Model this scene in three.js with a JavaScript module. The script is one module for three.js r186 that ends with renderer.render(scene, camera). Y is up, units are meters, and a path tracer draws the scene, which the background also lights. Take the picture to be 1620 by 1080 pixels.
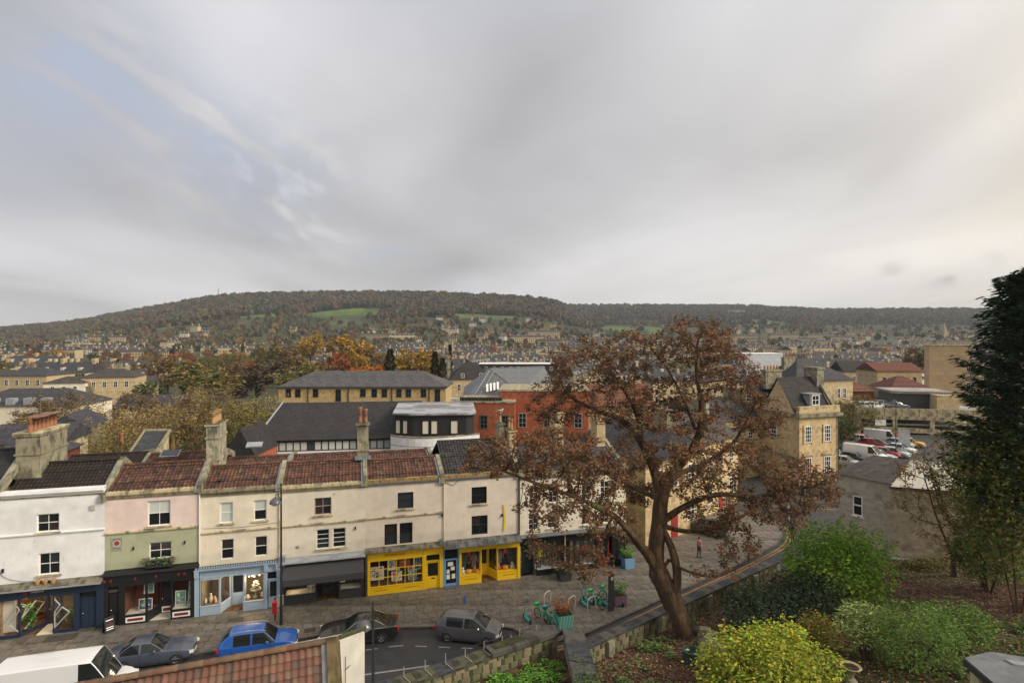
import * as THREE from 'three';
import { mergeGeometries, mergeVertices } from 'three/addons/utils/BufferGeometryUtils.js';
import { MarchingCubes } from 'three/addons/objects/MarchingCubes.js';

// ---------- camera, sky, sun, exposure ----------
const scene = new THREE.Scene();
const camera = new THREE.PerspectiveCamera(61.93, 1620 / 1080, 0.3, 9000);
camera.position.set(0, 19, 0);
camera.lookAt(0, 19, -10);
camera.setViewOffset(1620, 1080, 0, 10, 1620, 1080);   // the horizon lies a little above the middle of the picture
const renderer = new THREE.WebGLRenderer({ antialias: true });
renderer.toneMapping = THREE.LinearToneMapping;
renderer.toneMappingExposure = 2.25;
renderer.shadowMap.enabled = true;

const V3 = (x, y, z) => new THREE.Vector3(x, y, z);
const clamp = (x, a = 0, b = 1) => Math.min(b, Math.max(a, x));
const lerp = (a, b, t) => a + (b - a) * t;
const sstep = (a, b, x) => { const t = clamp((x - a) / (b - a)); return t * t * (3 - 2 * t); };
function rng(seed) { let s = seed | 0; return () => { s = (s + 0x6d2b79f5) | 0; let t = Math.imul(s ^ (s >>> 15), 1 | s); t = (t + Math.imul(t ^ (t >>> 7), 61 | t)) ^ t; return ((t ^ (t >>> 14)) >>> 0) / 4294967296; }; }
const hash2 = (x, y) => { let h = Math.imul(x, 374761393) + Math.imul(y, 668265263); h = Math.imul(h ^ (h >>> 13), 1274126177); return ((h ^ (h >>> 16)) >>> 0) / 4294967296; };
function vnoise(x, y, per = 0, pery = per) {
  const xi = Math.floor(x), yi = Math.floor(y), fx = x - xi, fy = y - yi, sx = fx * fx * (3 - 2 * fx), sy = fy * fy * (3 - 2 * fy);
  const m = (v) => (per ? ((v % per) + per) % per : v), n = (v) => (pery ? ((v % pery) + pery) % pery : v);
  const a = hash2(m(xi), n(yi)), b = hash2(m(xi + 1), n(yi)), c = hash2(m(xi), n(yi + 1)), d = hash2(m(xi + 1), n(yi + 1));
  return lerp(lerp(a, b, sx), lerp(c, d, sx), sy);
}
function fbm(x, y, oct = 4, per = 0, pery = per) { let s = 0, a = 0.5, n = 0; for (let i = 0; i < oct; i++) { s += a * vnoise(x, y, per, pery); n += a; x = x * 2 + 17; y = y * 2 + 31; x -= 17 * (per ? 1 : 0); y -= 31 * (per ? 1 : 0); per *= 2; pery *= 2; a *= 0.5; } return s / n; }

const SUN = V3(Math.sin(1.92) * Math.cos(0.58), Math.sin(0.58), -Math.cos(1.92) * Math.cos(0.58)).normalize();   // behind cloud, to the right of the picture
{
  const W = 2048, Hh = 1024, data = new Float32Array(W * Hh * 4);
  for (let r = 0; r < Hh; r++) for (let c = 0; c < W; c++) {
    const up = ((r + 0.5) / Hh - 0.5) * Math.PI, ro = ((c + 0.5) / W - 0.5) * 2 * Math.PI;
    const x = Math.cos(ro) * Math.cos(up), z = Math.sin(ro) * Math.cos(up), y = Math.sin(up), o = (r * W + c) * 4;
    let col;
    if (y < -0.03) col = [0.16, 0.15, 0.13];
    else {
      const yy = Math.max(y, 0), k = 1 / (yy + 0.13), a0 = 0.12;
      const X = (x * Math.cos(a0) - z * Math.sin(a0)) * k, Z = (-x * Math.sin(a0) - z * Math.cos(a0)) * k;   // cloud sheet, bands running away from the viewer
      const wx = X + 1.1 * (fbm(X * 0.55 + 5, Z * 0.4, 3) - 0.5), wz = Z + 1.6 * (fbm(X * 0.45 + 40, Z * 0.35 + 9, 3) - 0.5);
      const n1 = fbm(wx * 0.62 + 11.4, wz * 0.24 + 3.1, 3), n2 = fbm(wx * 1.5 + wz * 0.3 + 31, wz * 0.7 + 8, 4), n3 = fbm(wx * 3.2 - wz * 0.9 + 61, wz * 2.0 + 2, 4);
      let g = lerp(0.26, 0.53, sstep(0.30, 0.64, n1)) + (n2 - 0.5) * 0.20 + (n3 - 0.5) * 0.07;
      const cosS = x * SUN.x + y * SUN.y + z * SUN.z, glow = Math.exp(-(1 - cosS) * 1.75) * (0.82 + 0.5 * (fbm(wx * 0.9 + 5, wz * 0.5 + 40, 3) - 0.5) + 0.25 * Math.exp(-yy * 4)), low = Math.exp(-yy * 5.5);
      g = lerp(g, 0.55, low * 0.62) + glow * 0.47;
      const warm = clamp(glow * glow * 3.6 + low * 0.22);
      col = [g * lerp(0.975, 1.11, warm), g * lerp(0.975, 0.99, warm), g * lerp(1.035, 0.75, warm)];
      // a thin ragged band, upper left, where pale blue shows between ripples of high cloud
      const U = x / Math.max(0.05, -z), V = y / Math.max(0.05, -z), fr = sstep(0.1, 0.3, -z);
      const across = (U + 0.5) * 0.55 + (V - 0.32) * 0.84, along = (U + 0.5) * 0.84 - (V - 0.32) * 0.55, w0 = 0.10 + 0.05 * (fbm(along * 6 + 3, 2, 3) - 0.5);
      const s1 = fr * Math.exp(-(across * across) / (w0 * w0)) * sstep(-0.55, -0.3, along) * (1 - sstep(0.12, 0.38, along));
      const bend = 0.06 * (fbm(along * 4 + 8, across * 5, 3) - 0.5), rip = fbm(along * 7 + 4, (across + bend) * 34, 4), rip2 = fbm(along * 26 + across * 20 + 9, (across + bend) * 58 - along * 14, 5);
      const bl = clamp(s1 * sstep(0.36, 0.66, 1 - rip) * 0.6 * (1 - sstep(0.0, 0.3, along)) + fr * Math.exp(-((U + 0.86) ** 2) / 0.03 - ((V - 0.42) ** 2) / 0.03) * 0.5 + sstep(0.56, 0.72, fbm(wx * 0.5 + 22, wz * 0.3 + 70, 3)) * 0.35 * (1 - clamp(glow * 2)));
      col = [lerp(col[0], 0.36, bl), lerp(col[1], 0.405, bl), lerp(col[2], 0.50, bl)];
      const wisp = s1 * (sstep(0.42, 0.72, rip) * 0.045 + sstep(0.48, 0.78, rip2) * 0.09 * sstep(-0.2, 0.2, along) + 0.05 * sstep(0, 0.3, along)); col = col.map((v) => v + wisp);
      const gap = fr * Math.exp(-((U + 0.19) ** 2) / 0.004 - ((V - 0.125 - 0.02 * Math.sin(U * 20)) ** 2) / 0.00016) * sstep(0.3, 0.6, fbm(U * 20, V * 60, 3)) * 0.7; col = [lerp(col[0], 0.36, gap), lerp(col[1], 0.42, gap), lerp(col[2], 0.52, gap)];
      const ragged = sstep(0.42, 0.66, fbm(U * 16 + 3, V * 34 - U * 12, 5)), scrap = fr * ragged * (Math.exp(-((U - 0.80) ** 2) / 0.0022 - ((V - 0.115 - (U - 0.8) * 0.35) ** 2) / 0.0002) * 0.55 + Math.exp(-((U - 0.67) ** 2) / 0.0006 - ((V - 0.115) ** 2) / 0.0002) * 0.2);
      col = col.map((v, i) => v * (1 - scrap * [1, 0.97, 0.88][i]));
    }
    const K = 0.575; data[o] = col[0] * K; data[o + 1] = col[1] * K; data[o + 2] = col[2] * K; data[o + 3] = 1;
  }
  const t = new THREE.DataTexture(data, W, Hh, THREE.RGBAFormat, THREE.FloatType);
  t.mapping = THREE.EquirectangularReflectionMapping; t.magFilter = THREE.LinearFilter; t.minFilter = THREE.LinearFilter; t.wrapS = THREE.RepeatWrapping; t.needsUpdate = true;
  scene.background = t; scene.environment = t;
}
const sun = new THREE.DirectionalLight(new THREE.Color(1, 0.91, 0.78), 1.5);
sun.name = 'sun';
sun.position.copy(SUN).multiplyScalar(200).add(V3(0, 0, -60)); sun.target.position.set(0, 0, -60);
sun.castShadow = true; sun.shadow.radius = 45; sun.shadow.mapSize.set(4096, 4096);
Object.assign(sun.shadow.camera, { left: -110, right: 110, top: 90, bottom: -90, near: 1, far: 600 });
scene.add(sun, sun.target);
scene.fog = new THREE.FogExp2(new THREE.Color(0.60, 0.66, 0.74), 0.0001);

// ---------- helpers ----------
const taken = new Map();
function numbered(n) { const k = taken.get(n) || 0; taken.set(n, k + 1); return k ? n + '_' + String(k).padStart(3, '0') : n; }
function tag(o, label, category, group, kind) { o.userData = { label, category }; if (group) o.userData.group = group; if (kind) o.userData.kind = kind; return o; }
function thing(name, label, category, pos = [0, 0, 0], turn = 0, group) { const o = new THREE.Group(); o.name = numbered(name); scene.add(o); o.position.set(...pos); o.rotation.y = turn; return tag(o, label, category, group); }
function boxUV(g) {   // texture coordinates in metres by the way each face points
  const p = g.attributes.position, n = g.attributes.normal, uv = new Float32Array(p.count * 2);
  for (let i = 0; i < p.count; i++) {
    const ax = Math.abs(n.getX(i)), ay = Math.abs(n.getY(i)), az = Math.abs(n.getZ(i));
    if (ay > ax && ay > az) { uv[i * 2] = p.getX(i); uv[i * 2 + 1] = p.getZ(i); } else if (ax > az) { uv[i * 2] = p.getZ(i); uv[i * 2 + 1] = p.getY(i); } else { uv[i * 2] = p.getX(i); uv[i * 2 + 1] = p.getY(i); }
  }
  g.setAttribute('uv', new THREE.BufferAttribute(uv, 2)); return g;
}
function norm(g, keepUV) {
  let q = g.index ? g.toNonIndexed() : g;
  if (!q.attributes.normal) q.computeVertexNormals();
  for (const k of Object.keys(q.attributes)) if (!['position', 'normal', 'uv', 'color'].includes(k)) q.deleteAttribute(k);
  if (!keepUV) boxUV(q);
  return q;
}
function merge(list, keepUV) { const a = [].concat(list).filter(Boolean).map((g) => norm(g, keepUV)); return a.length === 1 ? a[0] : mergeGeometries(a, false); }
function mesh(name, geos, mat, parent, keepUV) {
  const m = new THREE.Mesh(Array.isArray(geos) || !geos.attributes.uv || !keepUV ? merge(geos, keepUV) : geos, mat);
  m.castShadow = m.receiveShadow = true; m.name = parent ? name : numbered(name); (parent || scene).add(m); return m;
}
function same(name, geo, mat, parent) { const m = new THREE.Mesh(geo, mat); m.castShadow = m.receiveShadow = true; m.name = parent ? name : numbered(name); (parent || scene).add(m); return m; }   // shares an existing geometry
function copyOf(o, label, pos, turn) { const c = o.clone(); c.name = numbered(o.name.replace(/_\d{3}$/, '')); c.userData = { ...o.userData }; if (label) c.userData.label = label; scene.add(c); if (pos) c.position.set(...pos); if (turn !== undefined) c.rotation.y = turn; return c; }
const struct = (o) => { o.userData = { kind: 'structure' }; return o; };
const stuff = (o) => { o.userData.kind = 'stuff'; return o; };
function bx(w, h, d, x = 0, y = 0, z = 0, rx = 0, ry = 0, rz = 0) { const g = new THREE.BoxGeometry(w, h, d); if (rx || ry || rz) g.applyMatrix4(new THREE.Matrix4().makeRotationFromEuler(new THREE.Euler(rx, ry, rz))); g.translate(x, y, z); return g; }
const bb = (x0, y0, z0, x1, y1, z1) => bx(x1 - x0, y1 - y0, z1 - z0, (x0 + x1) / 2, (y0 + y1) / 2, (z0 + z1) / 2);
function cyl(r0, r1, h, x, y, z, seg = 12, open = false) { const g = new THREE.CylinderGeometry(r1, r0, h, seg, 1, open); g.translate(x, y + h / 2, z); return g; }
function bar(a, b, r, r2 = r, seg = 6) { const A = V3(...a), Bv = V3(...b), d = Bv.clone().sub(A), g = new THREE.CylinderGeometry(r2, r, d.length(), seg); g.translate(0, d.length() / 2, 0); g.applyQuaternion(new THREE.Quaternion().setFromUnitVectors(V3(0, 1, 0), d.normalize())); g.translate(...a); return g; }
function tube(pts, r, seg = 16, rs = 6) { return new THREE.TubeGeometry(new THREE.CatmullRomCurve3(pts.map((p) => V3(...p))), seg, r, rs); }
function lathe(pts, seg = 16, x = 0, y = 0, z = 0) { const g = new THREE.LatheGeometry(pts.map((p) => new THREE.Vector2(...p)), seg); g.translate(x, y, z); return g; }
function quad(a, b, c, d) { const g = new THREE.BufferGeometry(); g.setAttribute('position', new THREE.Float32BufferAttribute([...a, ...b, ...c, ...a, ...c, ...d], 3)); g.computeVertexNormals(); return g; }
function extr(pts, depth, hole) { const s = new THREE.Shape(pts.map((p) => new THREE.Vector2(...p))); for (const h of hole || []) s.holes.push(new THREE.Path(h.map((p) => new THREE.Vector2(...p)))); const g = new THREE.ExtrudeGeometry(s, { depth, bevelEnabled: false }); return g; }
const rect = (x0, y0, x1, y1) => [[x0, y0], [x1, y0], [x1, y1], [x0, y1]];
function rot(g, rx, ry = 0, rz = 0) { return g.applyMatrix4(new THREE.Matrix4().makeRotationFromEuler(new THREE.Euler(rx, ry, rz))); }
const tr = (g, x, y, z) => g.translate(x, y, z);

// ---------- textures: what surfaces are made of ----------
function tex(size, metres, fn, srgb = true) {
  const d = new Uint8Array(size * size * 4);
  for (let y = 0; y < size; y++) for (let x = 0; x < size; x++) { const v = fn(x / size, y / size), o = (y * size + x) * 4, c = Array.isArray(v) ? v : [v, v, v]; for (let i = 0; i < 3; i++) d[o + i] = clamp(c[i]) * 255; d[o + 3] = 255; }
  const t = new THREE.DataTexture(d, size, size, THREE.RGBAFormat); t.wrapS = t.wrapT = THREE.RepeatWrapping; t.magFilter = THREE.LinearFilter; t.minFilter = THREE.LinearMipmapLinearFilter; t.generateMipmaps = true;
  if (srgb) t.colorSpace = THREE.SRGBColorSpace; t.repeat.set(1 / metres, 1 / metres); t.needsUpdate = true; return t;
}
const grain = (u, v, f, p) => fbm(u * f, v * f, p || 4, f);
const TX = {
  stucco: tex(512, 4, (u, v) => 0.955 + 0.08 * (grain(u, v, 6, 5) - 0.5) * 2 - 0.08 * sstep(0.62, 0.8, fbm(u * 48, v * 6, 4, 48, 6)) * sstep(0.5, 0.7, grain(u, v, 5)) + (hash2(u * 512 | 0, v * 512 | 0) - 0.5) * 0.035),
  stone: tex(512, 3, (u, v) => { const a = grain(u, v, 5, 5), b = grain(u + 0.3, v + 0.7, 16, 3), d = sstep(0.55, 0.75, grain(u + 0.5, v, 4, 5)); const l = 0.92 + 0.24 * (a - 0.5) + 0.18 * (b - 0.5) - 0.2 * d; return [l, l * 0.985, l * (0.96 - 0.03 * d)]; }),
  weathered: tex(512, 3, (u, v) => { const a = grain(u, v, 6, 5), d = sstep(0.42, 0.68, fbm(u * 14, v * 4, 5, 14, 4) * 0.6 + grain(u, v, 7, 4) * 0.4), m = sstep(0.6, 0.75, grain(u + 0.2, v + 0.4, 9, 4)); const l = 0.92 + 0.3 * (a - 0.5) - 0.34 * d; return [l * (1 - 0.10 * m), l * (1 - 0.02 * m), l * (0.95 - 0.1 * m)]; }),
  slate: tex(512, 4, (u, v) => { const row = Math.floor(v * 20), col = Math.floor(u * 14 + (row % 2) * 0.5), h = hash2(col % 14, row); const l = 0.72 + 0.22 * (h - 0.5) + 0.25 * (grain(u, v, 8, 4) - 0.5); return [l, l, l * 1.02]; }),
  asphalt: tex(512, 3, (u, v) => 0.78 + 0.3 * (hash2(u * 512 | 0, v * 512 | 0) - 0.5) * 0.7 + 0.3 * (grain(u, v, 4, 5) - 0.5)),
  paving: tex(512, 2.5, (u, v) => { const a = grain(u, v, 5, 5), b = grain(u, v + 0.4, 24, 3), d = sstep(0.6, 0.72, grain(u + 0.37, v + 0.11, 6, 5)); const l = 0.82 + 0.3 * (a - 0.5) + 0.15 * (b - 0.5) - 0.2 * d; return [l, l * 0.98, l * 0.95]; }),
  clay: tex(512, 1.6, (u, v) => { const a = grain(u, v, 6, 5), li = sstep(0.66, 0.74, grain(u + 0.6, v + 0.2, 14, 4)), dk = sstep(0.5, 0.72, grain(u + 0.1, v + 0.8, 5, 5)); const l = 0.85 + 0.3 * (a - 0.5) - 0.35 * dk; return [lerp(l, 0.80, li * 0.6), lerp(l * 0.98, 0.82, li * 0.7), lerp(l * 0.96, 0.74, li * 0.8)]; }),
  bark: tex(256, 1.2, (u, v) => { const a = fbm(u * 16, v * 4, 4, 16, 4); const g = sstep(0.55, 0.8, grain(u, v, 5, 4)); const l = 0.6 + 0.6 * (a - 0.4); return [l * (1 - 0.12 * g), l, l * (0.95 - 0.2 * g)]; }),
  soil: tex(512, 2.2, (u, v) => { const a = grain(u, v, 10, 5), b = hash2(u * 170 | 0, v * 170 | 0), g = grain(u + 0.4, v + 0.3, 5, 4); const l = 0.55 + 0.6 * (a - 0.5) + 0.35 * (b - 0.5); return [l * (1.1 + 0.2 * (g - 0.5)), l * (0.92 + 0.2 * (g - 0.5)), l * 0.85]; }),
  field: tex(512, 400, (u, v) => { const a = grain(u, v, 12, 5), b = grain(u + 0.3, v + 0.3, 30, 4); return [0.62 + 0.5 * (a - 0.5) + 0.3 * (b - 0.5), 0.66 + 0.4 * (a - 0.5) + 0.3 * (b - 0.5), 0.5 + 0.4 * (b - 0.5)]; }),
  metal: tex(256, 2, (u, v) => 0.85 + 0.25 * (grain(u, v, 7, 5) - 0.5)),
  wetroof: tex(512, 6, (u, v) => { const d = sstep(0.48, 0.6, grain(u, v, 4, 5)); return 0.88 - 0.25 * d + 0.1 * (grain(u, v, 12, 3) - 0.5); }),
  bump: tex(256, 1, (u, v) => grain(u, v, 16, 4), false),
  bumpwide: tex(256, 3, (u, v) => grain(u, v, 12, 5), false),
};
const lin = (r, g, b) => new THREE.Color().setRGB(r, g, b);
function M(r, g, b, rough = 0.85, o = {}) { const { tx, ...rest } = o; return new THREE.MeshStandardMaterial({ color: lin(r, g, b), roughness: rough, ...(tx ? { map: TX[tx] } : {}), ...rest }); }
function P(r, g, b, rough, o = {}) { return new THREE.MeshPhysicalMaterial({ color: lin(r, g, b), roughness: rough, ...o }); }
const bumpy = { bumpMap: TX.bumpwide, bumpScale: 0.012 };
const MT = {
  white: M(0.84, 0.83, 0.84, 0.85, { tx: 'stucco' }), pink: M(0.82, 0.66, 0.61, 0.85, { tx: 'stucco' }), sage: M(0.42, 0.43, 0.29, 0.85, { tx: 'stucco' }),
  cream: M(0.83, 0.74, 0.59, 0.85, { tx: 'stucco' }), cream2: M(0.82, 0.74, 0.61, 0.85, { tx: 'stucco' }), cream3: M(0.77, 0.67, 0.56, 0.85, { tx: 'stucco' }),
  trimcream: M(0.66, 0.56, 0.40, 0.85, { tx: 'weathered' }), trimdirty: M(0.35, 0.30, 0.22, 0.9, { tx: 'weathered' }), ochre: M(0.42, 0.27, 0.12, 0.9, { tx: 'weathered' }),
  stone: M(0.60, 0.48, 0.30, 0.9, { tx: 'stone', ...bumpy }), stonedark: M(0.35, 0.315, 0.25, 0.92, { tx: 'weathered', ...bumpy }), stonegrey: M(0.44, 0.40, 0.33, 0.92, { tx: 'weathered', ...bumpy }), ashlar: M(0.66, 0.51, 0.30, 0.9, { tx: 'stone' }), block: M(0.60, 0.44, 0.22, 0.9, { tx: 'stone' }),
  slate: M(0.085, 0.085, 0.095, 0.85, { tx: 'slate', ...bumpy }), slateblue: M(0.085, 0.08, 0.095, 0.85, { tx: 'slate' }), slatedark: M(0.045, 0.042, 0.042, 0.85, { tx: 'slate' }), slatebrown: M(0.11, 0.09, 0.078, 0.85, { tx: 'slate' }),
  clay: M(0.9, 0.9, 0.9, 0.85, { tx: 'clay', vertexColors: true }), redtile: M(0.22, 0.085, 0.05, 0.85, { tx: 'clay' }), pot: M(0.42, 0.19, 0.11, 0.85, { tx: 'clay' }), potpale: M(0.60, 0.36, 0.18, 0.85, { tx: 'clay' }),
  lead: M(0.24, 0.25, 0.27, 0.5, { tx: 'metal', metalness: 0.3 }), leadpale: M(0.42, 0.44, 0.48, 0.5, { tx: 'metal' }), leadmoss: M(0.20, 0.18, 0.15, 0.75, { tx: 'weathered' }),
  whitepaint: M(0.78, 0.77, 0.74, 0.5), dirtywhite: M(0.55, 0.54, 0.50, 0.7, { tx: 'weathered' }), black: M(0.012, 0.012, 0.013, 0.45), blackmatt: M(0.02, 0.02, 0.02, 0.8), darkroom: M(0.03, 0.027, 0.025, 0.9),
  navy: M(0.014, 0.026, 0.055, 0.45), ice: M(0.36, 0.46, 0.58, 0.55), charcoal: M(0.035, 0.036, 0.040, 0.55), awning: M(0.050, 0.050, 0.056, 0.9), yellow: M(0.80, 0.50, 0.006, 0.5), skyblue: M(0.14, 0.33, 0.62, 0.5), oxblood: M(0.20, 0.018, 0.025, 0.5), wood: M(0.32, 0.15, 0.06, 0.7, { tx: 'bark' }), warmwall: M(0.42, 0.20, 0.08, 0.8), palewall: M(0.62, 0.58, 0.48, 0.8),
  glass: P(0.012, 0.014, 0.016, 0.08, { ior: 1.5 }), glasswarm: P(0.034, 0.028, 0.024, 0.1, { ior: 1.5 }), glasscool: P(0.030, 0.036, 0.042, 0.06, { ior: 1.5 }), pane: P(1, 1, 1, 0.02, { transmission: 1, thickness: 0, ior: 1.45 }), paleglass: P(0.30, 0.33, 0.34, 0.12), blind: M(0.50, 0.52, 0.50, 0.7),
  brick: M(0.42, 0.12, 0.06, 0.9, { tx: 'stone' }), brickdark: M(0.20, 0.06, 0.035, 0.9, { tx: 'stone' }),
  asphalt: M(0.062, 0.062, 0.068, 0.62, { tx: 'asphalt', bumpMap: TX.bump, bumpScale: 0.006 }), kerb: M(0.16, 0.145, 0.13, 0.7, { tx: 'paving' }),
  steel: M(0.5, 0.5, 0.52, 0.35, { metalness: 0.8 }), iron: M(0.02, 0.022, 0.025, 0.45), galv: M(0.40, 0.37, 0.33, 0.5, { metalness: 0.3 }),
  concrete: M(0.50, 0.42, 0.31, 0.9, { tx: 'weathered' }), concretepale: M(0.50, 0.47, 0.42, 0.85, { tx: 'wetroof' }),
  bark: M(0.25, 0.145, 0.095, 0.95, { tx: 'bark', bumpMap: TX.bumpwide, bumpScale: 0.03 }), barkgrey: M(0.10, 0.085, 0.065, 0.95, { tx: 'bark' }), twig: M(0.075, 0.052, 0.036, 0.95),
  leaf: new THREE.MeshPhysicalMaterial({ color: 0xffffff, roughness: 0.8, specularIntensity: 0.35, transmission: 0.15, thickness: 0, side: THREE.DoubleSide, vertexColors: true }), leafmat: M(1, 1, 1, 0.8, { side: THREE.DoubleSide, vertexColors: true }),
  rubber: M(0.015, 0.015, 0.016, 0.8), chrome: M(0.7, 0.7, 0.72, 0.15, { metalness: 1 }), rim: M(0.42, 0.42, 0.44, 0.3, { metalness: 0.8 }), redlamp: M(0.45, 0.02, 0.015, 0.2), clearlamp: P(0.7, 0.72, 0.75, 0.1), amber: M(0.75, 0.22, 0.02, 0.3),
  letter: M(0.75, 0.72, 0.66, 0.6), red: M(0.55, 0.02, 0.02, 0.35),
};
const flatTex = (w, h, draw) => { const c = document.createElement('canvas'); c.width = w; c.height = h; draw(c.getContext('2d'), w, h); const t = new THREE.CanvasTexture(c); t.colorSpace = THREE.SRGBColorSpace; return t; };


// ---------- terrain: valley floor, then the wooded hill ----------
const pl = (tab, x) => { if (x <= tab[0][0]) return tab[0][1]; for (let i = 1; i < tab.length; i++) if (x <= tab[i][0]) return lerp(tab[i - 1][1], tab[i][1], (x - tab[i - 1][0]) / (tab[i][0] - tab[i - 1][0])); return tab[tab.length - 1][1]; };
// slope of the skyline (rise per metre seen from the town) against bearing (metres across per metre away)
const CREST = [[-1.34, -0.006], [-0.9, 0.004], [-0.789, 0.014], [-0.722, 0.026], [-0.678, 0.0335], [-0.578, 0.0515], [-0.517, 0.0633], [-0.478, 0.0656], [-0.278, 0.0689], [-0.122, 0.0678], [0.022, 0.0611], [0.067, 0.0556], [0.1, 0.0478], [0.211, 0.0489], [0.411, 0.0478], [0.544, 0.0411], [0.789, 0.0422], [0.9, 0.04], [1.54, 0.033]];
const FLOOR = [[0, -0.06], [60, -0.06], [110, -1], [200, -6], [450, -9], [650, -4]];
function hillTop(t) { const dc = 1650 + 800 * sstep(0.055, 0.133, t); return [dc, 19 + pl(CREST, t) * dc]; }
function landY(x, z) {
  const D = Math.max(1, -z), [dc, yc] = hillTop(x / D);
  if (D <= 650) return pl(FLOOR, D);
  const s = (D - 650) / (dc - 650), n = (fbm(x / 170 + 9, D / 170, 3) - 0.5) * 22 * sstep(750, 1100, D) * (1 - sstep(0.85, 1, s));
  return s < 1 ? -4 + (yc + 4) * s ** 1.5 + n : yc * Math.max(-0.5, 1 - (s - 1) * 0.6);
}
const FIELDS = [[-390, -1300, 95, 46], [-330, -1180, 55, 18], [-553, -1290, 42, 40], [-175, -1205, 26, 22], [-64, -1258, 70, 42], [262, -1400, 34, 110], [765, -1735, 50, 90], [-890, -1410, 34, 28], [-702, -1148, 18, 24], [-560, -1215, 40, 14], [330, -1330, 22, 60], [660, -1560, 60, 22]];
const inField = (x, z, grow = 1) => FIELDS.some(([fx, fz, rx, rz]) => { const a = (x - fx) / rx, b = (z - fz) / rz; return a * a + b * b < grow * (0.75 + 0.5 * vnoise(x / 30, z / 30)); });
{
  const A = []; for (let i = 0; i <= 420; i++) A.push(lerp(-1.02, 1.02, i / 420)); for (let i = 1; i < 30; i++) A.push(1.02 + (2 * Math.PI - 2.04) * i / 30); A.push(-1.02 + 2 * Math.PI);
  const R = [0]; for (let i = 0; i <= 190; i++) R.push(4 * Math.pow(5200 / 4, i / 190));
  const pos = [], col = [], idx = [];
  for (const r of R) for (const a of A) {
    const x = Math.sin(a) * r, z = -Math.cos(a) * r, front = z < 0;
    let y = front && Math.abs(a) < 1.3 ? landY(x, z) : -0.06; if (r < 60) y = -0.06;
    pos.push(x, y, z);
    const n = fbm(x / 40 + 3, z / 40, 3), town = -z > 90 && -z < 1150;
    let c = town ? [0.10 + 0.05 * n, 0.095 + 0.04 * n, 0.06] : [0.050 + 0.03 * n, 0.052 + 0.02 * n, 0.026];
    if (inField(x, z)) c = [0.14 + 0.05 * n, 0.24 + 0.06 * n, 0.045];
    col.push(...c);
  }
  const n = A.length;
  for (let j = 0; j < R.length - 1; j++) for (let i = 0; i < n - 1; i++) { const a = j * n + i; idx.push(a, a + 1, a + n, a + 1, a + n + 1, a + n); }
  const g = new THREE.BufferGeometry(); g.setAttribute('position', new THREE.Float32BufferAttribute(pos, 3)); g.setAttribute('color', new THREE.Float32BufferAttribute(col, 3)); g.setIndex(idx.map((v, k) => v)); g.computeVertexNormals();
  const uv = new Float32Array(pos.length / 3 * 2); for (let i = 0; i < pos.length / 3; i++) { uv[i * 2] = pos[i * 3]; uv[i * 2 + 1] = pos[i * 3 + 2]; } g.setAttribute('uv', new THREE.BufferAttribute(uv, 2));
  const m = new THREE.Mesh(g, M(1, 1, 1, 0.95, { vertexColors: true, map: TX.field })); m.name = 'ground'; m.receiveShadow = true; struct(m); scene.add(m);
}

// ---------- road, pavement, kerb ----------
function sheet(name, pts, y, mat) { const g = new THREE.ShapeGeometry(new THREE.Shape(pts.map(([x, z]) => new THREE.Vector2(x, -z)))); rot(g, -Math.PI / 2); g.translate(0, y, 0); const m = mesh(name, [g], mat); return struct(m); }
sheet('road', [[-75, -21], [80, -21], [80, -76], [-75, -76]], 0, MT.asphalt);
const TH = 0.2721, CO = Math.cos(TH), SI = Math.sin(TH);
const onLine = (s) => [s * 0.9632, 0, -(44.2 + 0.2687 * s)];     // a point of the shop fronts' line, s metres along the street
const KERB = [[-37, -28.4], [-17.8, -34.06], [-12.3, -35.8], [-7, -36.85], [-1.0, -37.05], [0.1, -36.7], [1.4, -35.35], [2.4, -35.0], [4.8, -36.2], [9.2, -39.6], [13.95, -43.3], [18, -46.4], [21.4, -49.2], [24, -51.6], [25.6, -53.9], [26.2, -56], [25.6, -58.3], [23.4, -61], [18.5, -65]];
const PAVE = [...KERB, [12, -56], [9.4, -48.6], [0.6, -44.5], [-37, -34.0]];
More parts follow.
